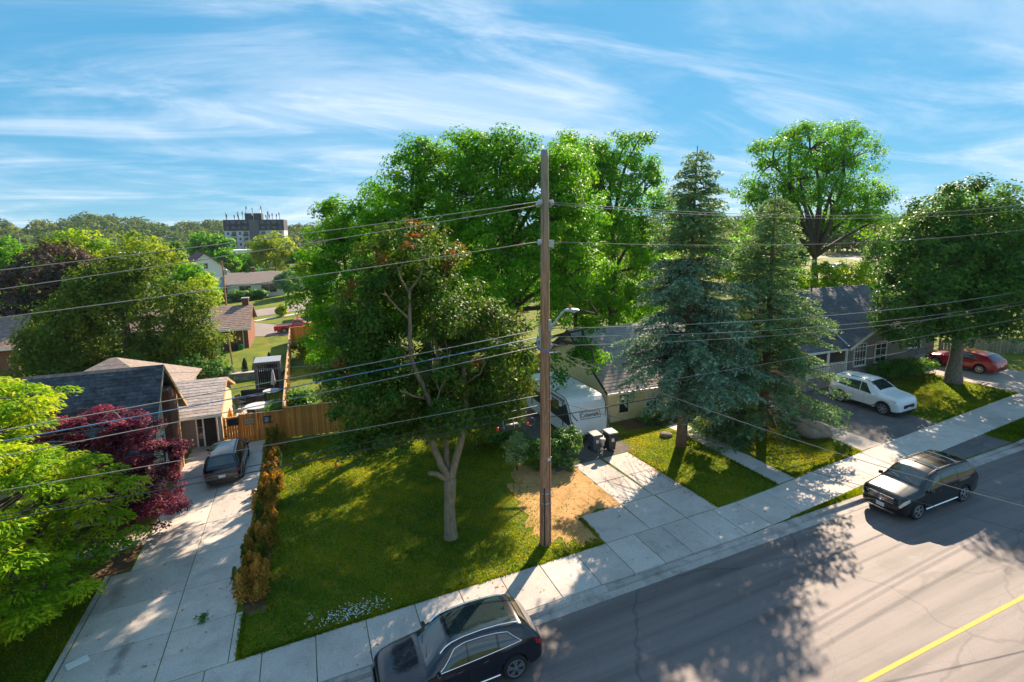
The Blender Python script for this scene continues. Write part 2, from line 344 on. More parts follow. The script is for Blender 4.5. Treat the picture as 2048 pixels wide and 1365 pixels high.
# sidewalk of single slabs
rs = random.Random(4)
def y_back(x):
    if x < 16: return 16.46
    if x < 18: return 16.46 + 0.0875 * (x - 16) ** 2 / 4
    if x < 26: return 16.5475 + 0.0875 * (x - 18)
    return 17.2475 + 0.062 * (x - 26)
def y_front(x): return max(14.47, y_back(x) - 1.98) if x < 15.6 else y_back(x) - 1.98 + 0.0 * x
walk = tag(bpy.data.objects.new('sidewalk', None), kind='structure'); COL.objects.link(walk)
def slab(parent, c4, m, gap=0.013, th=0.12, lift=None, name='slab'):
    """c4: four (x, y) corners counter clockwise; a bevelled paving slab on the slope"""
    cx = sum(p[0] for p in c4) / 4; cyy = sum(p[1] for p in c4) / 4
    def ins(p, g):
        dx, dy = p[0] - cx, p[1] - cyy
        return (p[0] - math.copysign(g, dx), p[1] - math.copysign(g, dy))
    l = rs.uniform(-0.004, 0.004) if lift is None else lift
    b4 = [(*ins(p, gap), zf(p[0]) - th) for p in c4]; m4 = [(*ins(p, gap), zf(p[0]) + l - 0.008) for p in c4]
    t4 = [(*ins(p, gap + 0.008), zf(p[0]) + l) for p in c4]
    mb = MB(); mb.add(b4 + m4 + t4, [(0, 1, 5, 4), (1, 2, 6, 5), (2, 3, 7, 6), (3, 0, 4, 7), (4, 5, 9, 8), (5, 6, 10, 9), (6, 7, 11, 10), (7, 4, 8, 11), (8, 9, 10, 11)])
    return mb.build(name, m, parent, fix=False)
jx = [1.14 - 1.555 * k for k in range(16, 0, -1)] + [1.14, 2.75, 4.3, 5.85, 7.4, 8.9, 10.25, 11.57, 12.83, 14.13, 15.45, 16.75]
while jx[-1] < 60: jx.append(jx[-1] + 1.75)
for a, b in zip(jx[:-1], jx[1:]):
    slab(walk, [(a, y_front(a)), (b, y_front(b)), (b, y_back(b)), (a, y_back(a))], m_conc)
# left driveway, concrete slabs
dw = tag(bpy.data.objects.new('driveway_left', None), kind='structure'); COL.objects.link(dw)
yj = [16.46, 18.75, 21.0, 23.3, 25.9, 28.6, 31.3, 33.6, 35.5]
for a, b in zip(yj[:-1], yj[1:]):
    l = -7.75 if b < 23.5 else -7.1
    slab(dw, [(l, a), (-4.86, a), (-4.86, b), (l, b)], m_conc)
    slab(dw, [(-4.86, a), (-2.92, a), (-2.92, b), (-4.86, b)], m_conc)
    if b < 19.5: slab(dw, [(-2.92, a), (-2.70, a), (-2.70, b), (-2.92, b)], m_conc)
mb = MB()
for a, b in zip(yj[:3], yj[1:4]): mb.hexa([(-7.93, a, zf(-7.9) - .1), (-7.765, a, zf(-7.9) - .1), (-7.765, b, zf(-7.9) - .1), (-7.93, b, zf(-7.9) - .1)], [(-7.92, a, zf(-7.9) + .05), (-7.775, a, zf(-7.9) + .05), (-7.775, b, zf(-7.9) + .05), (-7.92, b, zf(-7.9) + .05)])
mb.build('edging', m_kerb, dw)
fp = tag(bpy.data.objects.new('front_path', None), kind='structure'); COL.objects.link(fp)
for a, b in ((-10.6, -8.8), (-8.8, -7.12)): slab(fp, [(a, 25.1), (b, 25.3), (b, 26.6), (a, 26.3)], m_conc2)
# centre driveway
dc = tag(bpy.data.objects.new('driveway_centre', None), kind='structure'); COL.objects.link(dc)
for a, b in ((10.25, 12.36), (12.36, 14.13), (14.13, 15.82)): slab(dc, [(a, 16.47), (b, 16.47), (b - 0.04, 18.58), (a, 18.58)], m_conc)
for a, b in ((12.33, 14.05), (14.05, 15.74)):
    slab(dc, [(a, 18.6), (b, 18.6), (b - 0.1, 20.7), (a, 20.7)], m_conc); slab(dc, [(a, 20.7), (b - 0.1, 20.7), (b - 0.2, 22.9), (a - 0.04, 22.9)], m_conc)
# walkway to the cream house
wk = tag(bpy.data.objects.new('walkway', None), kind='structure'); COL.objects.link(wk)
for k in range(5): slab(wk, [(19.5, 16.75 + 1.6 * k), (20.65, 16.8 + 1.6 * k), (20.65, 18.4 + 1.6 * k), (19.5, 18.35 + 1.6 * k)], m_conc)
# right driveway: asphalt with a concrete strip, apron over the boulevard
tag(sheet('driveway_right', [(x, y_back(x) + .01, 26.0) for x in frange(27.35, 32.4, 6)], -0.006, m_asph2), kind='structure')
tag(sheet('driveway_apron', [(x, 14.46, y_front(x) - .01) for x in frange(26.9, 32.7, 6)], -0.006, m_asph2), kind='structure')
ds = tag(bpy.data.objects.new('driveway_strip', None), kind='structure'); COL.objects.link(ds)
for a, b in ((17.3, 19.4), (19.4, 21.8), (21.8, 24.2)): slab(ds, [(25.75, a - .05), (27.33, a), (27.33, b), (25.9, b - .05)], m_conc2)
df = tag(bpy.data.objects.new('driveway_far', None), kind='structure'); COL.objects.link(df)
for i, (a, b) in enumerate(((18.2, 20.3), (20.3, 22.6), (22.6, 25.2), (25.2, 28))):
    slab(df, [(41.2 - .05 * i, a), (43.6, a + .1), (43.6, b + .1), (41.2, b)], m_conc2); slab(df, [(43.6, a + .1), (46.2, a + .25), (46.2, b + .25), (43.6, b + .1)], m_conc2)
tag(sheet('far_apron', [(x, 14.46, y_front(x) - .01) for x in frange(40.6, 46.4, 6)], -0.006, m_asph2), kind='structure')
# bare patches
def blob(name, pts, dz, m, seed, jag=0.12, sub=7):
    r = random.Random(seed); P = []
    n = len(pts)
    for i in range(n):
        a, b = pts[i], pts[(i + 1) % n]
        for k in range(sub):
            t = k / sub; P.append((a[0] + (b[0] - a[0]) * t, a[1] + (b[1] - a[1]) * t))
    cx = sum(p[0] for p in P) / len(P); cyy = sum(p[1] for p in P) / len(P)
    P = [(cx + (p[0] - cx) * s_, cyy + (p[1] - cyy) * s_) for p, s_ in ((p, 1 + r.uniform(-jag, jag) * .45) for p in P)]
    vs = [(cx, cyy, zf(cx) + dz)]
    for f in (0.5, 1.0): vs += [(cx + (p[0] - cx) * f, cyy + (p[1] - cyy) * f, zf(cx + (p[0] - cx) * f) + dz) for p in P]
    k = len(P); fs = [(0, 1 + i, 1 + (i + 1) % k) for i in range(k)] + [(1 + i, 1 + k + i, 1 + k + (i + 1) % k, 1 + (i + 1) % k) for i in range(k)]
    me = bpy.data.meshes.new(name); me.from_pydata(vs, [], fs); me.materials.append(m); me.update()
    return tag(addmesh(name, me), kind='structure')
blob('dirt_patch', [(8.0, 18.1), (8.9, 17.1), (10.2, 16.9), (10.24, 18.62), (12.3, 18.64), (12.28, 22.3), (11.4, 23.2), (9.9, 24.2), (8.7, 22.6), (8.3, 20.2)], -0.010, m_dirt, 3, 0.30)
blob('gravel_pad', [(11.2, 22.7), (12.3, 22.95), (16.2, 22.95), (16.3, 32), (11.9, 32), (11.3, 26)], -0.008, m_gravel, 5, 0.08)
blob('mulch_bed', [(-12, 23.3), (-8.2, 23.4), (-7.2, 23.4), (-7.15, 27), (-9, 28), (-12, 27)], -0.010, m_mulch, 6, 0.1)
blob('hedge_bed', [(-2.68, 18.4), (-2.0, 18.6), (-1.9, 27), (-1.85, 34.6), (-2.7, 34.6), (-2.85, 26)], -0.009, m_mulch, 9, 0.09)
blob('foundation_bed', [(36, 23.4), (40.5, 22.6), (41, 24.6), (36, 25.8)], -0.009, m_mulch, 11, 0.1)
blob('spruce_bed', [(17.2, 25.4), (22.5, 24.6), (24.5, 24.6), (25, 26.5), (17.1, 26.6)], -0.009, m_mulch, 12, 0.1)
# back street, its pavement and drive, far lots
def quad_sheet(name, pts, dz, m):
    me = bpy.data.meshes.new(name); vs = [(p[0], p[1], zf(p[0]) + dz) for p in pts]
    me.from_pydata(vs, [], [tuple(range(len(pts)))]); me.materials.append(m); me.update(); return tag(addmesh(name, me), kind='structure')
m_road2 = ground_mat('pale_asphalt', (0.24, 0.205, 0.19), (0.30, 0.25, 0.23), (0.2, 0.17, 0.16), 0.2, 0.8, 30, rough=0.85, bump=0.2)
def strip(name, pts, w, dz, m):
    """a road along a polyline of (x, y)"""
    vs = []; fs = []
    for i, p in enumerate(pts):
        a = pts[max(i - 1, 0)]; b = pts[min(i + 1, len(pts) - 1)]
        d = Vector((b[0] - a[0], b[1] - a[1])).normalized(); n = Vector((-d.y, d.x)) * w / 2
        for s in (-1, 1):
            q = (p[0] + n.x * s, p[1] + n.y * s); vs.append((*q, zf(q[0]) + dz))
    for i in range(len(pts) - 1): fs.append((2 * i, 2 * i + 2, 2 * i + 3, 2 * i + 1))
    me = bpy.data.meshes.new(name); me.from_pydata(vs, [], fs); me.materials.append(m); me.update(); return tag(addmesh(name, me), kind='structure')
strip('back_street', [(-90, 118), (-45, 108), (-25, 103), (-9, 98), (0, 101), (10, 104), (30, 108), (80, 116)], 9.5, 0.02, m_road2)
strip('back_pavement', [(-7.4, 89.2), (0, 92.6), (10, 96)], 1.4, 0.025, m_conc2)
quad_sheet('back_drive', [(-7.2, 75.3), (-0.5, 71.5), (4, 72), (4, 77.0), (-2.5, 80.5), (-7.8, 88), (-9, 95), (-12, 93), (-7.6, 84)], 0.016, m_road2)
quad_sheet('parking_lot', [(75, 53), (100, 46), (170, 70), (156, 116), (112, 114), (82, 70)], 0.02, m_road2)
strip('cross_street', [(-40, 175), (0, 168), (60, 160)], 12, 0.02, m_road2)
strip('main_road', [(-120, 250), (-40, 235), (40, 232), (160, 240)], 18, 0.02, m_road2)
# ------------------------------------------------------------------ grass blades, fallen leaves
def blades(name, region, n, h, m, seed, label):
    r = np.random.default_rng(seed); out = []
    P = region(r, n); k = len(P)
    ang = r.uniform(0, 2 * PI, k); hh = h * r.uniform(0.5, 1.25, k); w = r.uniform(0.012, 0.03, k); lean = r.normal(0, 0.5, (k, 2)) * hh[:, None]
    z0 = zfn(P[:, 0]) - 0.02; dx = np.cos(ang) * w; dy = np.sin(ang) * w
    V = np.empty((k, 3, 3)); V[:, 0] = np.stack([P[:, 0] - dx, P[:, 1] - dy, z0], -1); V[:, 1] = np.stack([P[:, 0] + dx, P[:, 1] + dy, z0], -1)
    V[:, 2] = np.stack([P[:, 0] + lean[:, 0], P[:, 1] + lean[:, 1], z0 + hh], -1)
    me = np_mesh(name, V.reshape(-1, 3), np.arange(3 * k).reshape(-1, 3), m, np.repeat(np.clip(.38 + .16 * np.sin(.9 * P[:, 0] + 1.3 * np.sin(.7 * P[:, 1])) + .13 * np.sin(1.9 * P[:, 1] + 1.1 * np.sin(1.3 * P[:, 0])) + .10 * np.sin(4.3 * P[:, 0] + 3.1 * P[:, 1]) + r.normal(0, .22, k), 0, 1), 3))
    return tag(addmesh(name, me), label, 'grass', kind='stuff')
m_blade = leafmat('grass_blade', [(0.026, 0.055, 0.002), (0.05, 0.085, 0.003), (0.10, 0.125, 0.004), (0.17, 0.135, 0.008)], 0.55, 0.7, (2.6, 2.2, .35))
def lawn_pts(rects, excl=()):
    def f(r, n):
        A = np.array([(b - a) * (d - c) for a, b, c, d in rects]); A = A / A.sum(); out = []
        for (a, b, c, d), q in zip(rects, A):
            m = int(n * q); out.append(np.stack([r.uniform(a, b, m), r.uniform(c, d, m)], -1))
        P = np.concatenate(out)
        for (a, b, c, d, p) in excl:
            ins = (P[:, 0] > a) & (P[:, 0] < b) & (P[:, 1] > c) & (P[:, 1] < d); P = P[~(ins & (r.random(len(P)) < p))]
        return P
    return f
blades('lawn_grass', lawn_pts([(-2.62, 10.2, 16.52, 23.0), (-1.98, 11.8, 23, 34.4), (-16, -7.95, 16.55, 23.2), (15.9, 19.4, 16.6, 25), (20.7, 25.7, 17.1, 24.5), (32.5, 41.1, 18.1, 23.6)],
       [(7.6, 8.6, 17.6, 23.5, .45), (8.6, 9.4, 17.2, 24, .72), (9.4, 10.3, 17.0, 24.2, .95), (10.2, 12.3, 18.6, 23.2, .97), (-2.7, -2.0, 18.4, 35, .9)]), 210000, 0.065, m_blade, 1, 'short mown lawn grass of the front gardens')
def blvd(r, n):
    x = r.uniform(15.7, 40.4, n); lo = np.full(n, 14.48); hi = np.array([y_front(v) for v in x]) - 0.02
    y = lo + (hi - lo) * r.random(n); P = np.stack([x, y], -1); k = ((x > 26.9) & (x < 32.7)) | (hi - lo < 0.05); return P[~k]
blades('boulevard_grass', blvd, 32000, 0.07, m_blade, 2, 'strip of mown grass between kerb and sidewalk')
def edge_pts(r, n):     # ragged overhang along slab edges
    segs = [((-2.62, 16.50), (10.2, 16.50)), ((-2.66, 16.5), (-2.66, 18.6)), ((15.84, 16.55), (15.7, 22.9)), ((19.46, 16.8), (19.46, 24)), ((20.69, 16.9), (20.69, 24)), ((-7.98, 16.5), (-7.98, 23.2)), ((10.23, 17.0), (10.23, 18.5)), ((32.45, 17.8), (41.1, 18.3)), ((20.7, 17.0), (25.7, 17.35))]
    out = []
    for a, b in segs:
        L = math.hypot(b[0] - a[0], b[1] - a[1]); m = int(n * L / 60); t = r.random(m)
        out.append(np.stack([a[0] + (b[0] - a[0]) * t, a[1] + (b[1] - a[1]) * t], -1) + r.normal(0, 0.045, (m, 2)))
    return np.concatenate(out)
blades('edge_grass', edge_pts, 20000, 0.085, m_blade, 3, 'ragged grass overhanging the paving edges')
m_clover = mat('clover_white', (0.75, 0.75, 0.7), 0.7)
r = np.random.default_rng(8); k = 240
P = np.stack([r.normal(0.75, 0.55, k), r.normal(16.95, 0.22, k)], -1); P = P[P[:, 1] > 16.56]; k = len(P); s = r.uniform(.012, .028, k); z0 = zfn(P[:, 0]) + r.uniform(.05, .09, k)
Vv = np.stack([np.stack([P[:, 0] + dx * s, P[:, 1] + dy * s, z0 + dz * s], -1) for dx, dy, dz in ((-1, 0, 0), (0, -1, 0), (1, 0, 0), (0, 1, 0), (0, 0, 1.2))], 1)
Fc = np.concatenate([np.arange(k)[:, None] * 5 + np.array([[a, b, 4]]) for a, b in ((0, 1), (1, 2), (2, 3), (3, 0))])
tag(addmesh('clover_flowers', np_mesh('clover_flowers', Vv.reshape(-1, 3), Fc, m_clover)), 'patch of tiny white clover flowers at the lawn edge by the sidewalk', 'flowers', kind='stuff')
# dry leaves on driveway and dirt
m_dry = leafmat('dry_leaf', [(0.10, 0.05, 0.02), (0.22, 0.10, 0.04), (0.30, 0.16, 0.05)], 0.1, 0.8)
pts = np.concatenate([np.stack([r.uniform(-7.6, -2.9, 120), r.uniform(17, 33, 120)], -1), np.stack([r.normal(-3.3, .35, 60), r.uniform(24, 31, 60)], -1), np.stack([r.uniform(12.4, 15.7, 110), r.uniform(18.6, 22.8, 110)], -1),
                      np.stack([r.normal(15.6, .16, 220), r.uniform(17.5, 22.8, 220)], -1), np.stack([r.uniform(8.5, 12.2, 160), r.uniform(17.3, 22.5, 160)], -1), np.stack([r.uniform(0, 30, 130), r.uniform(14.5, 16.4, 130)], -1)])
k = len(pts); a = r.uniform(0, 2 * PI, k); s = r.uniform(.025, .06, k); z0 = zfn(pts[:, 0]) + 0.006 + r.uniform(0, .01, k)
Vv = np.stack([np.stack([pts[:, 0] + np.cos(a + q) * s * l, pts[:, 1] + np.sin(a + q) * s * l, z0 + dz], -1) for q, l, dz in ((0, 1, .0), (PI / 2, .5, .012), (PI, 1, .002), (3 * PI / 2, .5, .012))], 1)
tag(addmesh('fallen_leaves', np_mesh('fallen_leaves', Vv.reshape(-1, 3), np.arange(4 * k).reshape(-1, 4), m_dry, np.repeat(r.random(k), 4))), 'dry brown leaves scattered over driveways and sidewalk', 'leaves', kind='stuff')
# ------------------------------------------------------------------ vehicles
m_tyre = mat('tyre_rubber', (0.018, 0.018, 0.019), 0.85, var=0.3, vscale=20, bump=0.2)
m_rim = mat('alloy', (0.55, 0.56, 0.58), 0.28, 0.9, var=0.1, vscale=15)
m_rimdark = mat('alloy_dark', (0.05, 0.05, 0.055), 0.35, 0.7)
m_glass = mat('car_glass', (0.020, 0.032, 0.034), 0.03, 0.0, spec=0.9, coat=0.6)
m_trim = mat('black_trim', (0.016, 0.016, 0.018), 0.55, var=0.2)
m_chrome = mat('chrome', (0.78, 0.79, 0.8), 0.12, 1.0, var=0.05)
m_tail = mat('tail_red', (0.45, 0.012, 0.015), 0.15, spec=0.6, coat=0.6, var=0.2, vscale=30)
m_lamp = mat('headlamp', (0.62, 0.64, 0.66), 0.1, 0.35, spec=0.8, coat=0.8, var=0.35, vscale=18)
m_amber = mat('amber_lens', (0.6, 0.2, 0.02), 0.2, coat=0.5)
m_plate = mat('plate_white', (0.62, 0.64, 0.66), 0.5, var=0.25, vscale=22)
def paint(name, col, flake=0.15):
    m = mat(name, col, 0.22, 0.0, var=flake, vscale=3.0, spec=0.4, coat=0.8); m.node_tree.nodes['Principled BSDF'].inputs['Coat IOR'].default_value = 1.5; return m
P_BLACK = paint('paint_black_blue', (0.004, 0.007, 0.015)); P_DARK = paint('paint_black_green', (0.005, 0.006, 0.007)); P_WHITE = paint('paint_white', (0.74, 0.76, 0.78), 0.02)
P_WHITE.node_tree.nodes['Principled BSDF'].inputs['Metallic'].default_value = 0
P_RED = paint('paint_red', (0.36, 0.006, 0.018)); P_RED2 = paint('paint_bright_red', (0.62, 0.012, 0.02)); P_SILVER = paint('paint_silver', (0.42, 0.45, 0.48))
class CarShape:
    """body surface S(s, t): s 0 front .. 1 rear, t 0 roof centre .. 1 sill; negative t is the other side"""
    def __init__(c, L, W, tab, sill, wf, wr, wrad, arch=0.055, roofw=0.70, zs=1.0):
        c.L, c.W, c.sill, c.wf, c.wr, c.rad, c.roofw = L, W, sill, wf, wr, wrad, roofw
        c.R = wrad + arch; a = np.array(tab); ss = np.linspace(0, 1, 401)
        def sm(col, k):
            v = np.interp(ss, a[:, 0], a[:, col]); ker = np.hanning(k); ker /= ker.sum()
            return np.convolve(np.pad(v, k // 2, mode='edge'), ker, 'valid')[:401]
        c.ss = ss; c.zt = sm(1, 13) * zs; c.zb = sm(2, 19) * (1 + (zs - 1) * .2); c.w = sm(3, 9) * W / 2
        c.hmax = c.zt.max()
    def low(c, s):
        x = s * c.L; z = c.sill + 0.05 * max(0, 1 - s / 0.06) + 0.09 * max(0, 1 - (1 - s) / 0.07)
        for w in (c.wf, c.wr):
            d = abs(x - w * c.L)
            if d < c.R: z = max(z, c.rad + math.sqrt(c.R ** 2 - d ** 2))
        return z
    def P(c, s, t):
        sg = -1 if t < 0 else 1; t = abs(t)
        zt = float(np.interp(s, c.ss, c.zt)); zb = min(float(np.interp(s, c.ss, c.zb)), zt - 0.03); w = float(np.interp(s, c.ss, c.w))
        k = min(1, max(0, (zt - zb - 0.10) / (c.hmax - zb - 0.10))); wb = w * 0.955
        we = wb * 0.84 * (1 - k) + min(wb, c.roofw * c.W / 2) * k; cr = 0.035 + 0.03 * k
        ze = max(zt - cr, zb + 0.015)
        lo = c.low(s)
        if t < 0.35:
            u = t / 0.35; y = we * u; z = zt - (zt - ze) * u ** 3
        elif t < 0.60:
            u = (t - 0.35) / 0.25; y = we + (wb - we) * u + 0.018 * math.sin(PI * u); z = ze + (zb - ze) * u
        elif t <= 0.96:
            u = (t - 0.60) / 0.36; y = wb + (w - wb) * math.sin(min(1, u * 2.6) * PI / 2) - 0.055 * w * max(0, u - 0.5) ** 1.5 * 2 - 0.012 * math.exp(-((u - 0.55) / 0.16) ** 2)
            z = zb + (lo - zb) * u
        else:
            u = (t - 0.96) / 0.04; y = w * 0.955 - 0.10 * u; z = lo
        return Vector((c.L * (0.5 - s), y * sg, z))
    def N(c, s, t):
        e = 0.004; a = c.P(min(s + e, 1), t) - c.P(max(s - e, 0), t); t0 = t
        b = c.P(s, t + e if abs(t) < 0.95 else t) - c.P(s, t - e); n = a.cross(b)
        if n.length < 1e-9: return Vector((0, 0, 1))
        n.normalize(); p = c.P(s, t)
        if n.dot(p - Vector((p.x * 0.8, 0, 0.7))) < 0: n = -n
        return n
    def at(c, s, t, off=0.0): return c.P(s, t) + c.N(s, t) * off
    def patch(c, mb, q, nu=8, nv=5, off=0.006):
        """q: four (s, t) corners; a skin panel lying just proud of the body"""
        b = len(mb.v); vs = []
        for j in range(nv + 1):
            for i in range(nu + 1):
                u, v = i / nu, j / nv
                s = (q[0][0] * (1 - u) + q[1][0] * u) * (1 - v) + (q[3][0] * (1 - u) + q[2][0] * u) * v
                t = (q[0][1] * (1 - u) + q[1][1] * u) * (1 - v) + (q[3][1] * (1 - u) + q[2][1] * u) * v
                vs.append(c.at(s, t, off))
        fs = [(j * (nu + 1) + i, j * (nu + 1) + i + 1, (j + 1) * (nu + 1) + i + 1, (j + 1) * (nu + 1) + i) for j in range(nv) for i in range(nu)]
        mb.add(vs, fs); return mb
    def body(c, m, parent):
        s_ = sorted(set([0, .004, .01, .018, .028] + list(np.linspace(.04, .96, 76)) + [.972, .982, .99, .996, 1]))
        ts = [0, .08, .16, .24, .30, .33, .345, .36, .40, .46, .52, .57, .592, .606, .63, .66, .70, .74, .78, .82, .86, .90, .93, .96, .98, 1]
        tt = [-t for t in ts[::-1]] + ts[1:]
        vs = [c.P(s, t) for s in s_ for t in tt]; n = len(tt)
        fs = [(i * n + j, (i + 1) * n + j, (i + 1) * n + j + 1, i * n + j + 1) for i in range(len(s_) - 1) for j in range(n - 1)]
        fs += [tuple(range(n)), tuple((len(s_) - 1) * n + j for j in range(n))[::-1]]
        return MB().add(vs, fs).build('body', m, parent, smooth=True)
    def line(c, pts, r, off, n=5):
        """thin strip following the skin along (s, t) points"""
        P = []
        for (a, b) in zip(pts[:-1], pts[1:]):
            for k in range(6): P.append(c.at(a[0] + (b[0] - a[0]) * k / 6, a[1] + (b[1] - a[1]) * k / 6, off))
        P.append(c.at(*pts[-1], off)); return MB().tube(P, r, n)
def wheel(parent, x, y, r, wid, spokes, m, style=0):
    sg = 1 if y > 0 else -1
    w = MB().lathe([(r * .66, -wid / 2), (r * .9, -wid / 2), (r * .985, -wid * .36), (r, 0), (r * .985, wid * .36), (r * .9, wid / 2), (r * .66, wid / 2)], (x, y - sg * wid / 2, r), 26, 'Y')
    h = thingpart('wheel', parent); t = w.build('tyre', m_tyre, h, smooth=True)
    yo = y + sg * 0.004; mb = MB(); n = 28; vs = []
    for rr_, o in ((.60, -.045), (.63, .0), (.71, .006), (.73, -.02)):
        for k in range(n): q = 2 * PI * k / n; vs.append((x + math.cos(q) * r * rr_, yo + sg * o, r + math.sin(q) * r * rr_))
    mb.add(vs, [(i * n + k, i * n + (k + 1) % n, (i + 1) * n + (k + 1) % n, (i + 1) * n + k) for i in range(3) for k in range(n)])
    for k in range(spokes):
        for dd in ((-.15, .15) if style == 0 else (0,)):
            a = 2 * PI * k / spokes + dd * (1.25 if style == 0 else 1) + .3; a2 = 2 * PI * k / spokes + dd * .5 + .3
            p0 = Vector((x + math.cos(a2) * r * .10, yo, r + math.sin(a2) * r * .10)); p1 = Vector((x + math.cos(a) * r * .64, yo, r + math.sin(a) * r * .64))
            d = (p1 - p0).normalized(); nn = Vector((-d.z, 0, d.x)) * r * (.062 if style == 0 else .10); dy = Vector((0, -sg * .035, 0))
            mb.hexa([p0 - nn, p1 - nn, p1 + nn, p0 + nn], [p0 - nn + dy, p1 - nn + dy, p1 + nn + dy, p0 + nn + dy])
    mb.lathe([(r * .16, -.02), (r * .16, .01), (r * .10, .014)] if sg > 0 else [(r * .10, -.014), (r * .16, -.01), (r * .16, .02)], (x, yo, r), 12, 'Y')
    mb.build('rim', m, h)
    MB().lathe([(r * .66, -.01), (r * .66, .01)], (x, y - sg * .075, r), 20, 'Y').build('brake_disc', m_rimdark, h)
    return h
def thingpart(name, parent):
    o = bpy.data.objects.new(name, None); COL.objects.link(o); o.parent = parent; o.empty_display_size = .05; return o
def make_car(name, label, c, loc, rz, m, win, ws, rw, spokes=5, style=0, rimm=None, rails=True, trim=None, lamps=None, tails=None, grille=None, mirrors=.29, plate_f=True, group=None, sunroof=False, handles=((.46, .665), (.62, .66)), splits=(.45, .60), lower=True, antenna=None):
    x, y = loc; root = thing(name, label, 'pickup truck' if 'pickup' in name else 'car', (x, y, zf(x) + (-0.12 if y < 13.9 else 0.004)), rz, group)
    slope = math.atan(GR); d = Vector((math.cos(rz), math.sin(rz)))
    root.rotation_euler = Matrix.LocRotScale(None, (Vector((0, 0, 1)).rotation_difference(Vector((-GR, 0, 1)).normalized())) @ Matrix.Rotation(rz, 3, 'Z').to_quaternion(), None).to_euler()
    c.body(m, root)
    MB().bx(-c.L * .44, c.L * .44, -c.W / 2 + .27, c.W / 2 - .27, .20, .62).build('underbody', m_trim, root)
    for s in (c.wf, c.wr):
        for sg in (1, -1): wheel(root, c.L * (.5 - s), sg * (c.W / 2 - .015), c.rad, .23, spokes, rimm or m_rim, style)
    c.patch(MB(), ws, 14, 10, .005).build('windshield', m_glass, root, True)
    c.patch(MB(), rw, 12, 8, .005).build('rear_window', m_glass, root, True)
    for q in win:
        for sg in (1, -1): c.patch(MB(), [(a, b * sg) for a, b in q], 10, 5, .005).build('side_window', m_glass, root, True)
    if trim:
        for sg in (1, -1):
            for ln in trim: c.line([(a, b * sg) for a, b in ln], .012, .008).build('window_trim', m_chrome, root, True)
    for sp in splits:
        for sg in (1, -1): c.line([(sp, .60 * sg), (sp + .004, .80 * sg), (sp - .01, .945 * sg)], .004, .0015, 4).build('door_gap', m_trim, root)
    for a, b in handles:
        for sg in (1, -1): c.line([(a - .016, b * sg), (a + .016, b * sg)], .014, .018).build('door_handle', m, root, True)
    if lower:
        for sg in (1, -1): c.line([(c.wf + .09, .945 * sg), (c.wr - .09, .945 * sg)], .03, .004).build('sill_trim', m_trim if lower is True else lower, root, True)
    for q in (lamps or []):
        for sg in (1, -1): c.patch(MB(), [(a, b * sg) for a, b in q], 8, 4, .008).build('headlight', m_lamp, root, True)
    for q in (tails or []):
        for sg in (1, -1): c.patch(MB(), [(a, b * sg) for a, b in q], 6, 4, .008).build('taillight', m_tail, root, True)
    for sg in (1, -1):
        p = c.at(mirrors, .615 * sg, .02)
        h = MB(); h.box(p + Vector((-.02, sg * .10, .06)), (.13, .17, .13), rz=-.25 * sg, taper=.82); h.box(p + Vector((0, sg * .01, .02)), (.07, .12, .05)); bevel(h.build('mirror', m, root), .03, 2)
    if rails:
        for sg in (1, -1):
            P = [c.at(s, .31 * sg, .045 if .40 < s < .82 else .01) for s in np.linspace(.37, .85, 14)]
            MB().tube(P, .018, 6).build('roof_rail', rails if rails is not True else m_chrome, root, True)
    # number plates
    if plate_f: MB().box((c.L / 2 + .012, 0, .50), (.02, .32, .16)).build('license_plate', m_plate, root)
    MB().box((-c.L / 2 - .006, 0, .62), (.02, .32, .15)).build('license_plate', m_plate, root)
    # lamps of the bumper, front grille
    if grille:
        g = thingpart('grille', root)
        for zz_, ww in grille[0]: MB().box((c.L / 2 + .004, 0, zz_), (.025, ww, grille[2])).build('bar', grille[1], g)
        MB().box((c.L / 2 - .004, 0, sum(q[0] for q in grille[0]) / len(grille[0])), (.02, grille[0][0][1] * .98, grille[3])).build('mesh', m_trim, g)
    MB().box((c.L / 2 - .02, 0, .34), (.08, c.W * .62, .12)).build('air_intake', m_trim, root)
    MB().box((-c.L / 2 + .02, 0, .36), (.08, c.W * .60, .16)).build('rear_bumper', m_trim, root)
    if antenna: p = c.at(antenna, 0, 0); MB().add([p + Vector((.09, 0, 0)), p + Vector((-.08, .025, 0)), p + Vector((-.08, -.025, 0)), p + Vector((-.10, 0, .07))], [(0, 1, 3), (1, 2, 3), (2, 0, 3), (0, 2, 1)]).build('antenna', m, root)
    # wipers
    for yy in (.35, -.15):
        c.line([(ws[0][0] + .012, yy * .5), (ws[0][0] + .03, yy * .5 - .16)], .009, .014).build('wiper', m_trim, root)
    return root
# --- compact luxury SUV, foreground
TQ = [(0, .62, .58, .66), (.008, .80, .70, .76), (.025, .90, .80, .86), (.06, .97, .87, .93), (.12, 1.01, .92, .975), (.20, 1.05, .96, 1), (.262, 1.09, 1.0, 1), (.272, 1.11, 1.01, 1), (.34, 1.33, 1.02, 1), (.425, 1.57, 1.03, 1), (.50, 1.635, 1.04, 1), (.62, 1.65, 1.06, 1), (.74, 1.615, 1.09, 1), (.86, 1.53, 1.13, .985), (.875, 1.51, 1.13, .975), (.93, 1.29, 1.10, .96), (.965, 1.08, 1.0, .93), (.98, 1.02, .93, .89), (.992, .92, .84, .82), (1, .76, .70, .74)]
cq = CarShape(4.68, 1.90, TQ, .30, .195, .80, .365)
W_SUV = [[(.355, .585), (.455, .392), (.515, .392), (.515, .585)], [(.525, .585), (.525, .392), (.70, .402), (.70, .585)], [(.712, .585), (.712, .405), (.765, .42), (.835, .575)]]
WS = [(.285, -.30), (.285, .30), (.42, .27), (.42, -.27)]; RW = [(.882, -.26), (.882, .26), (.945, .30), (.945, -.30)]
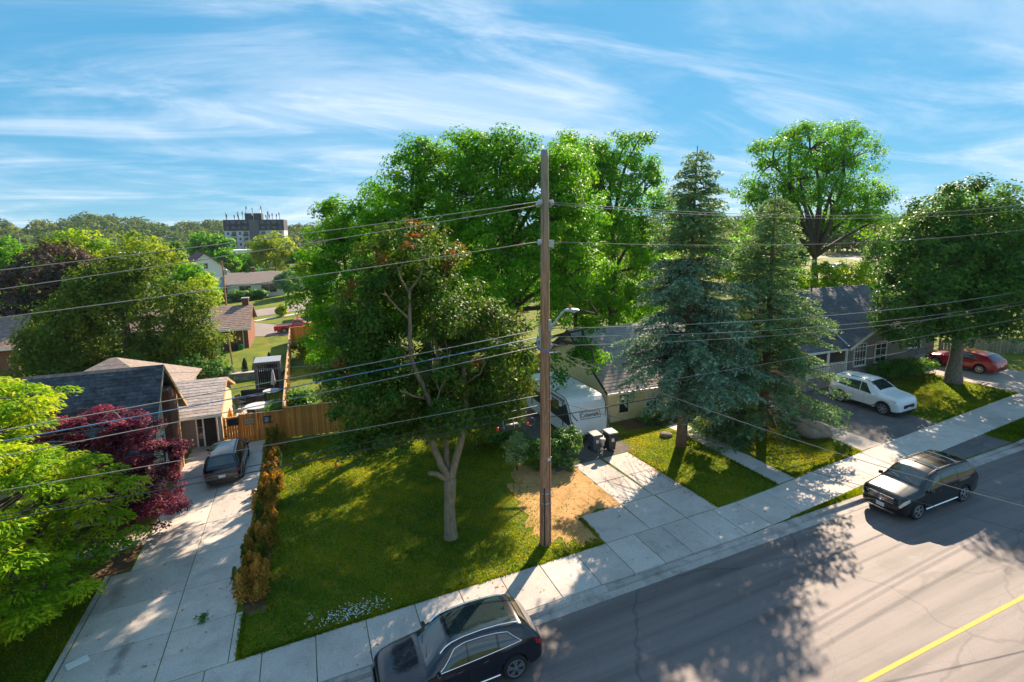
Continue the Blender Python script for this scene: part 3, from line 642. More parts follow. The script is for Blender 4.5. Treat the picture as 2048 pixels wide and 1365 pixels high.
TR_SUV = [[(.335, .594), (.45, .384), (.52, .372), (.70, .388), (.775, .41), (.85, .588)], [(.335, .596), (.60, .594), (.85, .59)]]
LAMP = [[(.010, .62), (.075, .60), (.09, .66), (.012, .69)]]; TAIL = [[(.935, .615), (.985, .62), (.992, .70), (.945, .68)]]
ax = 5.75 - 4.68 / 2
audi = make_car('parked_suv', 'glossy black SUV with chrome window trim parked at the kerb nearest the viewer', cq, (ax, 13.22), PI, P_BLACK, W_SUV, WS, RW, 5, 0, None, m_chrome, TR_SUV, LAMP, TAIL, ([(.50, .95), (.58, 1.0), (.66, 1.02), (.74, 1.0)], m_chrome, .02, .34), mirrors=.335, antenna=.80, splits=(.345, .52, .69))
c_ = cq
cq.patch(MB(), [(.45, -.30), (.45, .30), (.82, .29), (.82, -.29)], 14, 8, .004).build('glass_roof', m_glass, audi, True)
c_.line([(.28, .945), (.70, .935)], .022, .012).build('sill_strip', m_chrome, audi, True); c_.line([(.28, -.945), (.70, -.935)], .022, .012).build('sill_strip', m_chrome, audi, True)
# --- family crossover with roof rack, facing left on the road
TJ = [(0, .66, .60, .70), (.006, .86, .74, .80), (.02, .99, .88, .88), (.05, 1.05, .94, .94), (.12, 1.09, .97, .98), (.20, 1.13, 1.0, 1), (.235, 1.16, 1.02, 1), (.245, 1.18, 1.03, 1), (.31, 1.40, 1.04, 1), (.39, 1.60, 1.05, 1), (.46, 1.67, 1.06, 1), (.60, 1.69, 1.07, 1), (.80, 1.66, 1.09, 1), (.90, 1.60, 1.11, .985), (.925, 1.52, 1.11, .975), (.965, 1.20, 1.06, .95), (.98, 1.06, .96, .92), (.992, .94, .86, .86), (1, .78, .72, .80)]
cj = CarShape(4.89, 1.86, TJ, .30, .185, .775, .36, roofw=.74)
W_J = [[(.315, .585), (.41, .40), (.475, .392), (.475, .585)], [(.487, .585), (.487, .392), (.675, .395), (.675, .585)], [(.69, .585), (.69, .395), (.86, .405), (.90, .575)]]
jr = make_car('family_crossover', 'black family crossover with roof rack and cross grille parked facing left', cj, (23.62, 13.25), PI, P_DARK, W_J, [(.255, -.31), (.255, .31), (.385, .28), (.385, -.28)], [(.928, -.27), (.928, .27), (.965, .31), (.965, -.31)], 5, 1, None, m_trim, None, [[(.004, .61), (.085, .595), (.09, .655), (.006, .70)]], [[(.955, .61), (.988, .62), (.99, .73), (.965, .72)]],
              ([(.72, 1.02), (.80, 1.06), (.88, 1.02)], m_chrome, .022, .26), mirrors=.30, splits=(.30, .48, .68), handles=((.44, .655), (.635, .655)), lower=m_chrome, antenna=.86)
gp = [o for o in jr.children if o.name.startswith('grille')][0]
MB().box((2.455, 0, .80), (.03, .045, .26)).build('bar', m_chrome, gp); MB().box((2.46, 0, .81), (.02, .11, .10)).build('badge', m_chrome, gp)
MB().box((2.45, 0, .33), (.04, 1.05, .035)).build('bumper_strip', m_chrome, jr)
for s in (.50, .74):
    P = [cj.at(s, t, .075) for t in np.linspace(-.31, .31, 9)]; MB().tube(P, .02, 6).build('rack_bar', m_chrome, jr, True)
for sg in (1, -1): MB().lathe([(.05, 0), (.055, .03)], (2.40, sg * .62, .40), 10, 'X').build('fog_lamp', m_lamp, jr)
# --- white crossover
TK = [(0, .66, .60, .72), (.006, .86, .74, .84), (.02, .98, .86, .91), (.05, 1.05, .94, .96), (.12, 1.09, .98, .99), (.20, 1.12, 1.02, 1), (.25, 1.15, 1.04, 1), (.26, 1.17, 1.05, 1), (.34, 1.38, 1.02, 1), (.42, 1.57, 1.04, 1), (.50, 1.63, 1.06, 1), (.62, 1.64, 1.09, 1), (.78, 1.62, 1.13, 1), (.90, 1.57, 1.15, .985), (.925, 1.50, 1.14, .975), (.965, 1.18, 1.06, .95), (.975, 1.10, 1.02, .93), (.99, .94, .86, .84), (1, .78, .70, .76)]
ck = CarShape(4.48, 1.86, TK, .34, .20, .797, .375, zs=1.11)
wc = make_car('white_crossover', 'white crossover parked on the asphalt driveway of the grey house', ck, (32.0, 21.2), -PI / 2, P_WHITE, W_SUV, WS, RW, 7, 1, m_rim, m_trim, None, [[(.012, .60), (.13, .605), (.12, .63), (.016, .645)]], TAIL, ([(.60, .9), (.67, .92)], m_trim, .03, .20), mirrors=.325, lower=True)
for s_ in (ck.wf, ck.wr):
    for sg in (1, -1):
        P = []
        for q in np.linspace(-.15, PI + .15, 15):
            xx = ck.L * (.5 - s_) + math.cos(q) * (ck.R + .015); ss_ = .5 - xx / ck.L; P.append((xx, sg * (ck.W / 2 * .975), ck.rad + math.sin(q) * (ck.R + .015)))
        MB().tube(P, .035, 5).build('arch_trim', m_trim, wc, True)
# --- small dark SUV on the left driveway, seen from behind
TB = [(0, .60, .55, .68), (.01, .80, .70, .80), (.04, .95, .85, .92), (.12, 1.03, .93, .985), (.25, 1.08, 1.0, 1), (.26, 1.10, 1.0, 1), (.33, 1.36, 1.02, 1), (.41, 1.58, 1.04, 1), (.50, 1.64, 1.06, 1), (.70, 1.63, 1.10, 1), (.87, 1.56, 1.13, .985), (.885, 1.53, 1.13, .97), (.955, 1.12, 1.05, .95), (.975, 1.05, .95, .91), (.99, .95, .86, .85), (1, .80, .72, .80)]
cb2 = CarShape(4.65, 1.84, TB, .30, .195, .80, .355)
sv = make_car('dark_suv', 'black SUV with sky reflecting roof parked tail out on the left driveway', cb2, (-4.55, 31.75), PI / 2, P_BLACK, W_SUV, WS, [(.892, -.28), (.892, .28), (.952, .31), (.952, -.31)], 5, 0, m_rimdark, m_trim, None, LAMP, [[(.94, .61), (.99, .62), (.995, .70), (.95, .70)]], None, antenna=.83, mirrors=.325)
MB().box((-2.28, 0, .66), (.05, 1.3, .07)).build('bumper_strip', m_chrome, sv)
cb2.patch(MB(), [(.45, -.30), (.45, .30), (.80, .29), (.80, -.29)], 12, 8, .004).build('glass_roof', m_glass, sv, True)
# --- red hatchback, far driveway
TM = [(0, .55, .50, .66), (.01, .70, .60, .80), (.04, .80, .72, .92), (.12, .88, .80, .98), (.24, .95, .87, 1), (.26, .98, .88, 1), (.36, 1.24, .90, 1), (.45, 1.40, .92, 1), (.54, 1.45, .95, 1), (.70, 1.43, .98, 1), (.84, 1.34, 1.02, .985), (.87, 1.30, 1.02, .97), (.94, 1.06, 1.0, .94), (.975, .98, .90, .90), (.99, .86, .80, .83), (1, .70, .62, .76)]
cm_ = CarShape(4.46, 1.80, TM, .24, .20, .80, .325)
W_M = [[(.36, .585), (.46, .40), (.53, .39), (.53, .585)], [(.54, .585), (.54, .39), (.70, .40), (.75, .575)]]
make_car('red_hatchback', 'deep red hatchback parked behind the maple trunk on the far driveway', cm_, (44.3, 22.9), PI / 2 + .05, P_RED, W_M, [(.285, -.30), (.285, .30), (.44, .27), (.44, -.27)], [(.87, -.26), (.87, .26), (.935, .30), (.935, -.30)], 7, 1, m_rim, False, None, [[(.012, .62), (.09, .60), (.09, .66), (.014, .68)]], [[(.935, .62), (.985, .62), (.99, .70), (.95, .68)]], None, mirrors=.32)
# --- silver car cut by the frame
make_car('silver_car', 'silver car parked at the kerb cut off by the right edge', CarShape(4.60, 1.82, TB, .28, .195, .80, .335), (35.05, 13.2), PI, P_SILVER, W_SUV, WS, RW, 5, 0, m_rim, False, None, LAMP, TAIL, ([(.60, .9), (.68, .9)], m_chrome, .02, .2), mirrors=.325)
# --- white car on the far lot
make_car('distant_white_car', 'white car on the distant paved lot beyond the grey house', CarShape(4.6, 1.82, TM, .25, .20, .80, .33), (97.5, 73.5), PI * .92, P_WHITE, W_M, [(.285, -.30), (.285, .30), (.44, .27), (.44, -.27)], [(.87, -.26), (.87, .26), (.935, .30), (.935, -.30)], 5, 1, m_rim, False, lamps=LAMP, tails=TAIL, mirrors=.32)
# --- red pickup by the back street
TP = [(0, .70, .62, .72), (.008, .86, .74, .84), (.03, .98, .88, .94), (.10, 1.04, .95, .99), (.235, 1.08, 1.0, 1), (.25, 1.11, 1.0, 1), (.31, 1.40, 1.02, 1), (.36, 1.62, 1.03, 1), (.42, 1.68, 1.04, 1), (.52, 1.66, 1.05, 1), (.545, 1.60, 1.05, 1), (.575, 1.12, 1.05, 1), (.59, 1.06, 1.02, 1), (.95, 1.06, 1.02, 1), (.985, 1.05, 1.01, .985), (1, 1.0, .96, .96)]
cp_ = CarShape(5.2, 1.78, TP, .42, .17, .76, .36)
pk = make_car('red_pickup', 'bright red pickup truck on the drive behind the wooden fence', cp_, (-1.3, 75.2), -.12, P_RED2, [[(.305, .585), (.365, .40), (.44, .395), (.44, .585)], [(.45, .585), (.45, .395), (.525, .40), (.55, .575)]], [(.265, -.31), (.265, .31), (.355, .28), (.355, -.28)], [(.548, -.28), (.548, .28), (.566, .30), (.566, -.30)], 5, 1, m_rim, False, lamps=LAMP, tails=[[(.985, .62), (.998, .62), (.998, .75), (.988, .75)]], mirrors=.30, splits=(.29, .45, .58), handles=((.42, .66),))
cp_.patch(MB(), [(.615, -.29), (.615, .29), (.975, .29), (.975, -.29)], 6, 5, .004).build('bed', m_trim, pk)
# ------------------------------------------------------------------ travel trailer
m_tw = mat('trailer_white', (0.82, 0.79, 0.75), 0.45, var=0.06, vscale=2, bump=0.03)
m_tg = mat('trailer_graphic', (0.035, 0.036, 0.04), 0.5, var=0.35, vscale=3)
m_tgrey = mat('trailer_grey', (0.16, 0.155, 0.15), 0.5, var=0.2, vscale=4)
tx0, tx1, ty0, ty1 = 13.32, 15.80, 25.0, 31.6; tb = zf(14.5) + .52
tr = thing('travel_trailer', 'white travel trailer with dark side graphics parked beside the cream house', 'trailer', (14.5, 25.0, zf(14.5)))
def tl(x, y, z): return (x - 14.5, y - 25.0, z - zf(14.5))
prof = [(25.02, tb), (25.0, tb + .10), (25.18, tb + .75), (25.42, tb + 1.45), (25.62, tb + 1.85), (25.85, tb + 2.05), (26.2, tb + 2.14), (31.3, tb + 2.18), (31.6, tb + 2.05), (31.62, tb)]
prof = [(y, tb + (z - tb) * .90) for y, z in prof]
mb = MB(); mb.prism([tl(tx0 + .03, y, z) for y, z in prof], (tx1 - tx0 - .06, 0, 0)); bevel(mb.build('body', m_tw, tr), .05, 2)
def trside(name, pts, m, off=.012):     # panel on the side facing the driveway
    return MB().prism([tl(tx0 + .03 - off, y, z) for y, z in pts], (off + .004, 0, 0)).build(name, m, tr)
trside('side_graphic', [(25.12, tb + .42), (26.6, tb + .52), (31.0, tb + .62), (31.0, tb + 1.25), (26.5, tb + 1.25), (25.78, tb + 1.62)], m_tg)
trside('skirt', [(25.02, tb - .22), (31.4, tb - .14), (31.4, tb + .02), (25.02, tb + .05)], m_tw, .016)
trside('storage_hatch', [(25.3, tb + .0), (26.0, tb + .02), (26.0, tb + .38), (25.3, tb + .36)], m_tw, .024)
trside('window', [(26.7, tb + .95), (27.6, tb + .97), (27.6, tb + 1.55), (26.7, tb + 1.55)], m_glass, .022)
trside('door', [(28.4, tb + .1), (29.1, tb + .1), (29.1, tb + 1.72), (28.4, tb + 1.72)], m_tgrey, .02)
trside('marker_light', [(30.6, tb + .66), (30.72, tb + .66), (30.72, tb + .78), (30.6, tb + .78)], m_tail, .03)
aw = MB(); aw.tube([tl(tx0 - .06, 25.9, tb + 1.76), tl(tx0 - .06, 30.6, tb + 1.80)], .065, 8); aw.build('awning', m_tgrey, tr, True)
for yy in (26.05, 30.4): MB().tube([tl(tx0 - .05, yy, tb + 1.74), tl(tx0 - .05, yy + .02, tb + .25)], .03, 6).build('awning_arm', m_tg, tr)
def fy(z):
    zs = [p[1] for p in prof[1:8]]; yy = [p[0] for p in prof[1:8]]; return float(np.interp(z, zs, yy))
def trfront(name, pts, m, off=.010):
    vs = [Vector(tl(x, fy(z) - off, z)) for x, z in pts]; vb = [v + Vector((0, off + .004, 0)) for v in vs]; n = len(vs)
    return MB().add(vs + vb, [tuple(range(n))] + [(i, (i + 1) % n, n + (i + 1) % n, n + i) for i in range(n)]).build(name, m, tr)
trfront('corner_graphic', [(tx0 + .04, tb + .16), (tx0 + .42, tb + .16), (tx0 + .30, tb + .45), (tx0 + .13, tb + .75), (tx0 + .04, tb + .75)], m_tgrey)
trfront('corner_graphic', [(tx1 - .04, tb + .75), (tx1 - .13, tb + .75), (tx1 - .2, tb + .45), (tx1 - .28, tb + .16), (tx1 - .04, tb + .16)], m_tgrey)
trfront('stripe', [(tx0 + .10, tb + 1.30), (tx0 + .30, tb + .98), (tx0 + .48, tb + .74), (tx0 + .40, tb + .74), (tx0 + .22, tb + .98), (tx0 + .06, tb + 1.36)], m_tg, .012)
trfront('stripe', [(tx1 - .10, tb + 1.40), (tx1 - .20, tb + 1.0), (tx1 - .26, tb + .70), (tx1 - .16, tb + .98), (tx1 - .06, tb + 1.36)], m_tg, .012)
MB().bx(tx0 - 14.5 + .0, tx1 - 14.5, -.02, .10, tb - zf(14.5) - .02, tb - zf(14.5) + .10).build('front_skirt', m_tw, tr)
for xx in (tx0 + .06, tx1 - .06):
    P = [tl(xx, y - .012, z) for y, z in prof[1:8]]; MB().tube(P, .022, 5).build('edge_trim', m_tg, tr)
# name board on the front, raised outline and letters
def text_mesh(txt, size, name, m, parent, M, ext=.004):
    cu = bpy.data.curves.new(name, 'FONT'); cu.body = txt; cu.size = size; cu.align_x = 'CENTER'; cu.align_y = 'CENTER'; cu.extrude = ext; cu.offset = size * .012
    o = bpy.data.objects.new(name, cu); COL.objects.link(o); bpy.context.view_layer.update()
    me = bpy.data.meshes.new_from_object(o.evaluated_get(bpy.context.evaluated_depsgraph_get())); bpy.data.objects.remove(o); bpy.data.curves.remove(cu)
    me.materials.clear(); me.materials.append(m); q = addmesh(name, me, parent); q.matrix_local = M; return q
zc = tb + .98; tilt = math.atan2(fy(zc + .2) - fy(zc - .2), .4)
Mx = Matrix.Translation(tl((tx0 + tx1) / 2 + .06, fy(zc) - .012, zc)) @ Matrix.Rotation(PI / 2 - tilt, 4, 'X')
text_mesh('Coleman', .31, 'lettering', m_tg, tr, Mx @ Matrix.Translation((-.06, 0, 0)))
fr = MB(); w_, h_ = .64, .19
for a, b in (((-w_, -h_), (w_, -h_)), ((w_, -h_), (w_, h_)), ((w_, h_), (-w_, h_)), ((-w_, h_), (-w_, -h_))): fr.tube([(a[0], a[1], .004), (b[0], b[1], .004)], .013, 4)
q = fr.build('sign_frame', m_tg, tr); q.matrix_local = Mx
fl = MB(); fl.lathe([(.05, 0), (.03, .01)], (.50, -.05, 0), 6); fl.lathe([(.03, 0), (.02, .01)], (.47, .06, 0), 6); q = fl.build('emblem', m_tg, tr); q.matrix_local = Mx
hb = MB(); hb.tube([tl(tx0 + .4, 25.1, tb - .05), tl(14.56, 23.75, tb - .08)], .05, 5); hb.tube([tl(tx1 - .4, 25.1, tb - .05), tl(14.56, 23.75, tb - .08)], .05, 5); hb.build('hitch', m_trim, tr)
MB().tube([tl(14.56, 23.85, tb - .5), tl(14.56, 23.85, tb + .45)], .035, 8).build('jack', m_tgrey, tr)
for xx in (tx0 + .28, tx1 - .28):
    for yy in (28.2, 29.0): MB().lathe([(.2, -.1), (.33, -.1), (.35, 0), (.33, .1), (.2, .1)], tl(xx, yy, zf(14.5) + .34), 18, 'X').build('wheel', m_tyre, tr, True)
MB().bx(-.9, .9, .3, 6.2, .38, tb - zf(14.5) + .01).build('chassis', m_trim, tr)
# ------------------------------------------------------------------ trees
def ray_at(px, py, Y):
    """world point seen at photograph pixel (px, py) on the plane at depth Y"""
    d = _r * ((px - 1024) / 1060) - _u * ((py - 625) / 1060) + _f; t = Y / d.y; return Vector((d.x * t, Y, CAMH + d.z * t))
m_bark = mat('bark_grey', (0.20, 0.155, 0.115), 0.9, vscale=14, var=0.4, bump=0.9, bscale=26, stretch=(1, 1, .25))
m_bark_d = mat('bark_dark', (0.085, 0.065, 0.05), 0.95, vscale=14, var=0.4, bump=0.9, bscale=26, stretch=(1, 1, .25))
m_bark_r = mat('bark_reddish', (0.22, 0.12, 0.075), 0.95, vscale=12, var=0.35, bump=0.9, bscale=30, stretch=(1, 1, .3))
m_bark_l = mat('bark_light', (0.25, 0.19, 0.12), 0.9, vscale=10, var=0.35, bump=0.7, bscale=26, stretch=(1, 1, .25))
LEAFD = {}
def unit(v): return v / np.maximum(np.linalg.norm(v, axis=-1, keepdims=True), 1e-9)
def leaves(rng, cen, nrm, size, asp=0.62, fold=0.18, droop=None, tint=None):
    """kite shaped folded leaves; returns vertices, tints"""
    n = len(cen); a = rng.normal(size=(n, 3))
    if droop is not None: a = a * 0.35 + droop
    t = unit(a - nrm * (a * nrm).sum(-1, keepdims=True)); b = np.cross(nrm, t)
    s = size[:, None]
    V = np.empty((n, 4, 3)); V[:, 0] = cen - t * s * .5; V[:, 1] = cen + b * s * asp * .5 + nrm * s * fold; V[:, 2] = cen + t * s * .5; V[:, 3] = cen - b * s * asp * .5 + nrm * s * fold
    return V.reshape(-1, 3), np.repeat(tint, 4)
# openings in the crowns through which the sun reaches the ground: ground point, radius
GAPS = [(4.3, 21.2, 1.15), (3.1, 20.2, .8), (6.9, 24.0, 1.0), (7.3, 21.6, .95), (8.2, 19.6, 1.1), (9.5, 20.5, 1.2), (10.9, 20.4, 1.2), (-.4, 21.6, .35), (1.2, 24, .4), (2.2, 27.2, .5), (.6, 19.2, .3), (1.6, 22.4, .4), (-5, 24, .5), (-4.4, 26.2, .7), (-5.6, 21.2, .35), (-6.3, 19.6, .45), (-3.6, 22.4, .3),
        (13.2, 21.6, 1.3), (14.3, 20.6, 1.0), (12.9, 19.7, .8), (17.0, 22.2, 1.4), (16.4, 19.6, .6), (22.4, 19.2, 1.3), (24.0, 18.7, 1.0), (22.0, 17.7, .5), (23.4, 20.8, .9), (18.6, 19.4, .35), (6.2, 15.5, .5), (7.6, 15.3, .6)]
def opened(P, grow=.2):
    P = np.atleast_2d(P); S = np.array(SUN); k = np.zeros(len(P), bool)
    for x, y, r in GAPS:
        d = P - np.array([x, y, zf(x)]); d = d - (d @ S)[:, None] * S; k |= (d * d).sum(1) < (r + grow) ** 2
    return k
def sph(rng, n): return unit(rng.normal(size=(n, 3)))
def crown_clumps(rng, lobes, cr, k=1.0, inner=.25):
    """lobes: (x, y, z, rx, ry, rz) -> clump centres over the lobes' outsides, outward vectors"""
    C, O = [], []
    for (x, y, z, rx, ry, rz) in lobes:
        area = 4 * PI * ((rx * ry) ** 1.6 + (rx * rz) ** 1.6 + (ry * rz) ** 1.6) ** (1 / 1.6) / 3 ** (1 / 1.6)
        n = max(6, int(k * area / (cr * cr * 2.2)))
        d = sph(rng, n); d[:, 2] = np.where((d[:, 2] < -.35) & (rng.random(n) < .5), -d[:, 2], d[:, 2])
        rr = rng.uniform(.74, 1.04, n) ** 1.0; ii = rng.random(n) < inner; rr = np.where(ii, rng.uniform(.3, .75, n), rr)
        C.append(np.array([x, y, z]) + d * rr[:, None] * np.array([rx, ry, rz])); O.append(d)
    return np.concatenate(C), np.concatenate(O)
def clump_leaves(rng, C, O, cr, per, size, flat=.72, outw=.55, up=.5, tvar=.28, tbias=0.0, **kw):
    n = len(C); idx = np.repeat(np.arange(n), per); m = len(idx)
    r = cr * rng.uniform(.65, 1.3, n); d = sph(rng, m); q = rng.random(m) ** .45
    cen = C[idx] + d * (q * r[idx])[:, None] * np.array([1, 1, flat])
    nr = unit(O[idx] * outw + d * .55 + np.array([0, 0, up]) + rng.normal(size=(m, 3)) * .45)
    base = np.clip(rng.normal(.5 + tbias, .2, n), 0, 1); t = np.clip(base[idx] + rng.normal(0, tvar * .55, m), 0, 1)
    return leaves(rng, cen, nr, size * rng.uniform(.6, 1.35, m), tint=t, **kw)
def crown_obj(V, T, m, parent, name='crown'):
    me = np_mesh(name, V, np.arange(len(V)).reshape(-1, 4), m, T); return addmesh(name, me, parent)
def bend(a, b, rng, k=5, sag=.08, up=.12):
    a, b = np.array(a, float), np.array(b, float); L = np.linalg.norm(b - a); P = []
    off = rng.normal(size=3) * sag * L
    for i in range(k + 1):
        t = i / k; P.append(a + (b - a) * t + off * math.sin(PI * t) + np.array([0, 0, up * L * math.sin(PI * t)]))
    return P
def limbs(rng, mb, start, targets, r0, r1=.02, k=5, n=6, up=.1):
    for t in targets:
        P = bend(start, t, rng, k, .06, up); mb.tube(P, list(np.linspace(r0, r1, k + 1)), n)
def tree(name, label, cat_, base, trunk, r0, lobes, cr, per, size, lm, bm=None, seed=1, k=1.0, inner=.25, limb=True, group=None, twig=14, kw=None, fork=None):
    """trunk: list of points above the base (relative), lobes relative to the base"""
    rng = np.random.default_rng(seed); x, y = base; z = ground(x, y) - .05
    root = thing(name, label, cat_, (x, y, z), group=group)
    mb = MB(); P = [(0, 0, -.1)] + list(trunk); h = P[-1][2]
    rad = [r0 * 1.35] + [max(r0 * (1 - .62 * p[2] / max(h, .1)), .03) for p in trunk]
    # finer trunk
    PP, RR = [], []
    for i in range(len(P) - 1):
        for q in range(4):
            t = q / 4; PP.append(tuple(np.array(P[i]) * (1 - t) + np.array(P[i + 1]) * t + rng.normal(size=3) * r0 * .06)); RR.append(rad[i] * (1 - t) + rad[i + 1] * t)
    PP.append(P[-1]); RR.append(rad[-1]); mb.tube(PP, RR, 10)
    C, O = crown_clumps(rng, lobes, cr, k, inner)
    if r0 > .3 and y < 40: q_ = ~opened(C + np.array([x, y, z])); C, O = C[q_], O[q_]
    if limb:
        st = [np.array(p) for p in P[1:]]
        for lb in lobes:
            c = np.array(lb[:3]); s = min(st, key=lambda q: np.linalg.norm(q - c) + max(0, q[2] - c[2]) * 2)
            if np.linalg.norm(s - c) > .3: limbs(rng, mb, s, [c], r0 * .42, r0 * .16)
            sel = rng.choice(len(C), min(len(C), twig * 6), replace=False)
            dd = [i for i in sel if np.linalg.norm((C[i] - c) / np.array(lb[3:])) < 1.08][:twig]
            limbs(rng, mb, c, [C[i] for i in dd], r0 * .16, .012, 3, 4)
    mb.build('trunk', bm or m_bark, root, 2, fix=False)
    V, T = clump_leaves(rng, C, O, cr, per, size, **(kw or {}))
    crown_obj(V, T, lm, root); return root
L_GREEN = leafmat('leaf_maple', [(0.024, 0.088, 0.004), (0.045, 0.145, 0.005), (0.08, 0.20, 0.007), (0.135, 0.235, 0.010)], .46, .5, (1.6, 1.6, .5))
L_DEEP = leafmat('leaf_deep', [(0.018, 0.065, 0.010), (0.032, 0.105, 0.012), (0.058, 0.145, 0.014), (0.09, 0.175, 0.018)], .44, .5)
L_CRIM = leafmat('leaf_crimson', [(0.020, 0.055, 0.008), (0.034, 0.085, 0.010), (0.055, 0.105, 0.011), (0.06, 0.072, 0.014), (0.085, 0.062, 0.018)], .40, .5, (1.45, 1.4, .5))
L_PURP = leafmat('leaf_purple', [(0.022, 0.006, 0.016), (0.045, 0.009, 0.024), (0.10, 0.02, 0.04), (0.20, 0.045, 0.065)], .36, .5, (1.7, .8, .8))
L_COPP = leafmat('leaf_copper', [(0.018, 0.018, 0.016), (0.035, 0.028, 0.022), (0.055, 0.042, 0.03), (0.08, 0.06, 0.04)], .25, .45, (1.4, 1, .8))
L_LOC = leafmat('leaf_locust', [(0.045, 0.12, 0.005), (0.095, 0.19, 0.006), (0.18, 0.26, 0.008), (0.28, 0.29, 0.010)], .45, .5, (1.5, 1.4, .5))
L_OLIVE = leafmat('leaf_olive', [(0.026, 0.055, 0.007), (0.045, 0.085, 0.008), (0.072, 0.11, 0.010), (0.105, 0.125, 0.014)], .35, .6, (1.25, 1.35, .6))
L_YEL = leafmat('leaf_yellow', [(0.07, 0.13, 0.008), (0.12, 0.18, 0.009), (0.18, 0.22, 0.010), (0.25, 0.24, 0.012)], .4, .55, (1.35, 1.4, .5))
L_SPRB = leafmat('needle_blue', [(0.040, 0.092, 0.055), (0.078, 0.148, 0.095), (0.14, 0.215, 0.145), (0.21, 0.28, 0.19)], .2, .6, (1.2, 1.2, .8))
L_SPRG = leafmat('needle_green', [(0.034, 0.085, 0.042), (0.062, 0.135, 0.06), (0.10, 0.18, 0.07), (0.15, 0.215, 0.075)], .24, .6)
L_CED = leafmat('cedar_brown', [(0.035, 0.07, 0.008), (0.09, 0.10, 0.010), (0.24, 0.135, 0.022), (0.35, 0.20, 0.04)], .35, .7, (1.5, 1.1, .6))
L_SHR = leafmat('leaf_shrub', [(0.022, 0.07, 0.014), (0.04, 0.11, 0.02), (0.07, 0.15, 0.03), (0.12, 0.2, 0.05)], .36, .5)
L_DARK = leafmat('leaf_dark_maple', [(0.012, 0.048, 0.010), (0.022, 0.075, 0.012), (0.04, 0.105, 0.013), (0.07, 0.14, 0.016)], .38, .5)
# --- front lawn maple, dark crimson-green, many dead limbs
MB_ = (4.9, 19.68)
rng = np.random.default_rng(21)
fm = thing('crimson_maple', 'forked maple with dark reddish green crown on the front lawn', 'tree', (MB_[0], MB_[1], zf(4.9) - .03))
mb = MB()
def tubes(mb, pts, rs_, n=9, jit=.012):
    PP, RR = [], []
    for i in range(len(pts) - 1):
        for q in range(4):
            t = q / 4; PP.append(np.array(pts[i]) * (1 - t) + np.array(pts[i + 1]) * t + rng.normal(size=3) * jit); RR.append(rs_[i] * (1 - t) + rs_[i + 1] * t)
    PP.append(np.array(pts[-1])); RR.append(rs_[-1]); mb.tube(PP, RR, n)
tubes(mb, [(0, 0, -.1), (0, 0, .25), (-.02, 0, 1.4), (.05, 0, 2.6)], [.34, .26, .22, .25], 12)
tubes(mb, [(.05, 0, 2.5), (.35, .05, 3.4), (.75, .15, 4.6), (.85, .2, 5.6), (.8, .2, 7.0), (.95, .1, 8.4)], [.17, .15, .13, .11, .09, .06])
tubes(mb, [(.02, 0, 2.5), (-.35, .1, 3.4), (-.75, .2, 4.6), (-.55, .1, 5.6), (-1.0, 0, 6.8), (-1.35, -.1, 7.8), (-1.3, -.1, 9.4), (-1.25, -.1, 10.3)], [.16, .14, .13, .12, .10, .085, .07, .05])
tubes(mb, [(0, 0, 2.4), (.05, .5, 3.6), (.1, .8, 5.2), (.0, .9, 7.2), (-.3, .8, 9.5), (-.2, .9, 11.5)], [.12, .11, .10, .085, .06, .03])
tubes(mb, [(.02, 0, 2.45), (-.55, -.3, 3.0), (-.9, -.5, 3.2)], [.12, .10, .085], 8)
mb.build('trunk', m_bark_l, fm, 2, fix=False)
for a in ([(-1.32, -.1, 9.2), (-1.8, -.4, 9.7), (-2.25, -.6, 10.3)], [(-1.25, -.1, 10.3), (-.9, -.4, 10.8), (-.75, -.6, 11.6)], [(-1.3, -.1, 10.2), (-1.6, -.4, 10.7), (-1.75, -.5, 11.2)], [(-1.3, -.1, 8.0), (-1.7, -.6, 8.3), (-2.1, -.9, 8.2)], [(.85, .1, 6.4), (1.25, -.5, 6.9), (1.4, -.9, 7.5)],
          [(.9, .1, 7.6), (1.0, -.5, 8.3), (.95, -.9, 9.2)], [(-.8, 0, 6.0), (-1.5, -.9, 6.5), (-2.0, -1.4, 6.9)], [(-.2, -.2, 6.2), (-.2, -.9, 7.2), (-.05, -1.1, 8.1)], [(.0, .3, 5.5), (-.6, -.9, 6.1), (-.5, -1.5, 7.0)]):
    b_ = MB(); tubes(b_, a, [.05, .035, .012], 6); e = np.array(a[-1])
    for _ in range(3): b_.tube(bend(np.array(a[1]) * .4 + e * .6, e + rng.normal(size=3) * .35, rng, 3), [.014, .010, .007, .004], 4)
    b_.build('dead_branch', m_bark_l, fm, 2, fix=False)
lob = [(-.5, .9, 7.8, 3.2, 2.6, 3.4), (1.9, .6, 7.0, 2.1, 2.2, 2.5), (-2.9, .5, 6.4, 1.9, 2.0, 2.0), (-.9, 1.2, 10.7, 2.2, 1.9, 2.1), (1.6, 1.0, 5.3, 2.1, 2.0, 1.5), (-2.4, .2, 4.9, 1.8, 1.8, 1.2), (-3.0, .9, 8.6, 1.3, 1.5, 1.6), (.2, -.4, 5.6, 2.0, 1.5, 1.2)]
C_, O_ = crown_clumps(rng, lob, .55, 1.0, .25)
keep = ~((np.abs(C_[:, 0] + 1.25) < .55) & (C_[:, 1] < -.15) & (C_[:, 2] > 5.2) & (C_[:, 2] < 10.6)) & ~((np.abs(C_[:, 0] - .85) < .35) & (C_[:, 1] < .1) & (C_[:, 2] < 8.2) & (rng.random(len(C_)) < .9))
keep &= ~opened(C_ + np.array([4.9, 19.68, zf(4.9)]), .2); C_, O_ = C_[keep], O_[keep]
V, T = clump_leaves(rng, C_, O_, .55, 130, .14, up=.35, tbias=-.12); crown_obj(V, T, L_CRIM, fm)
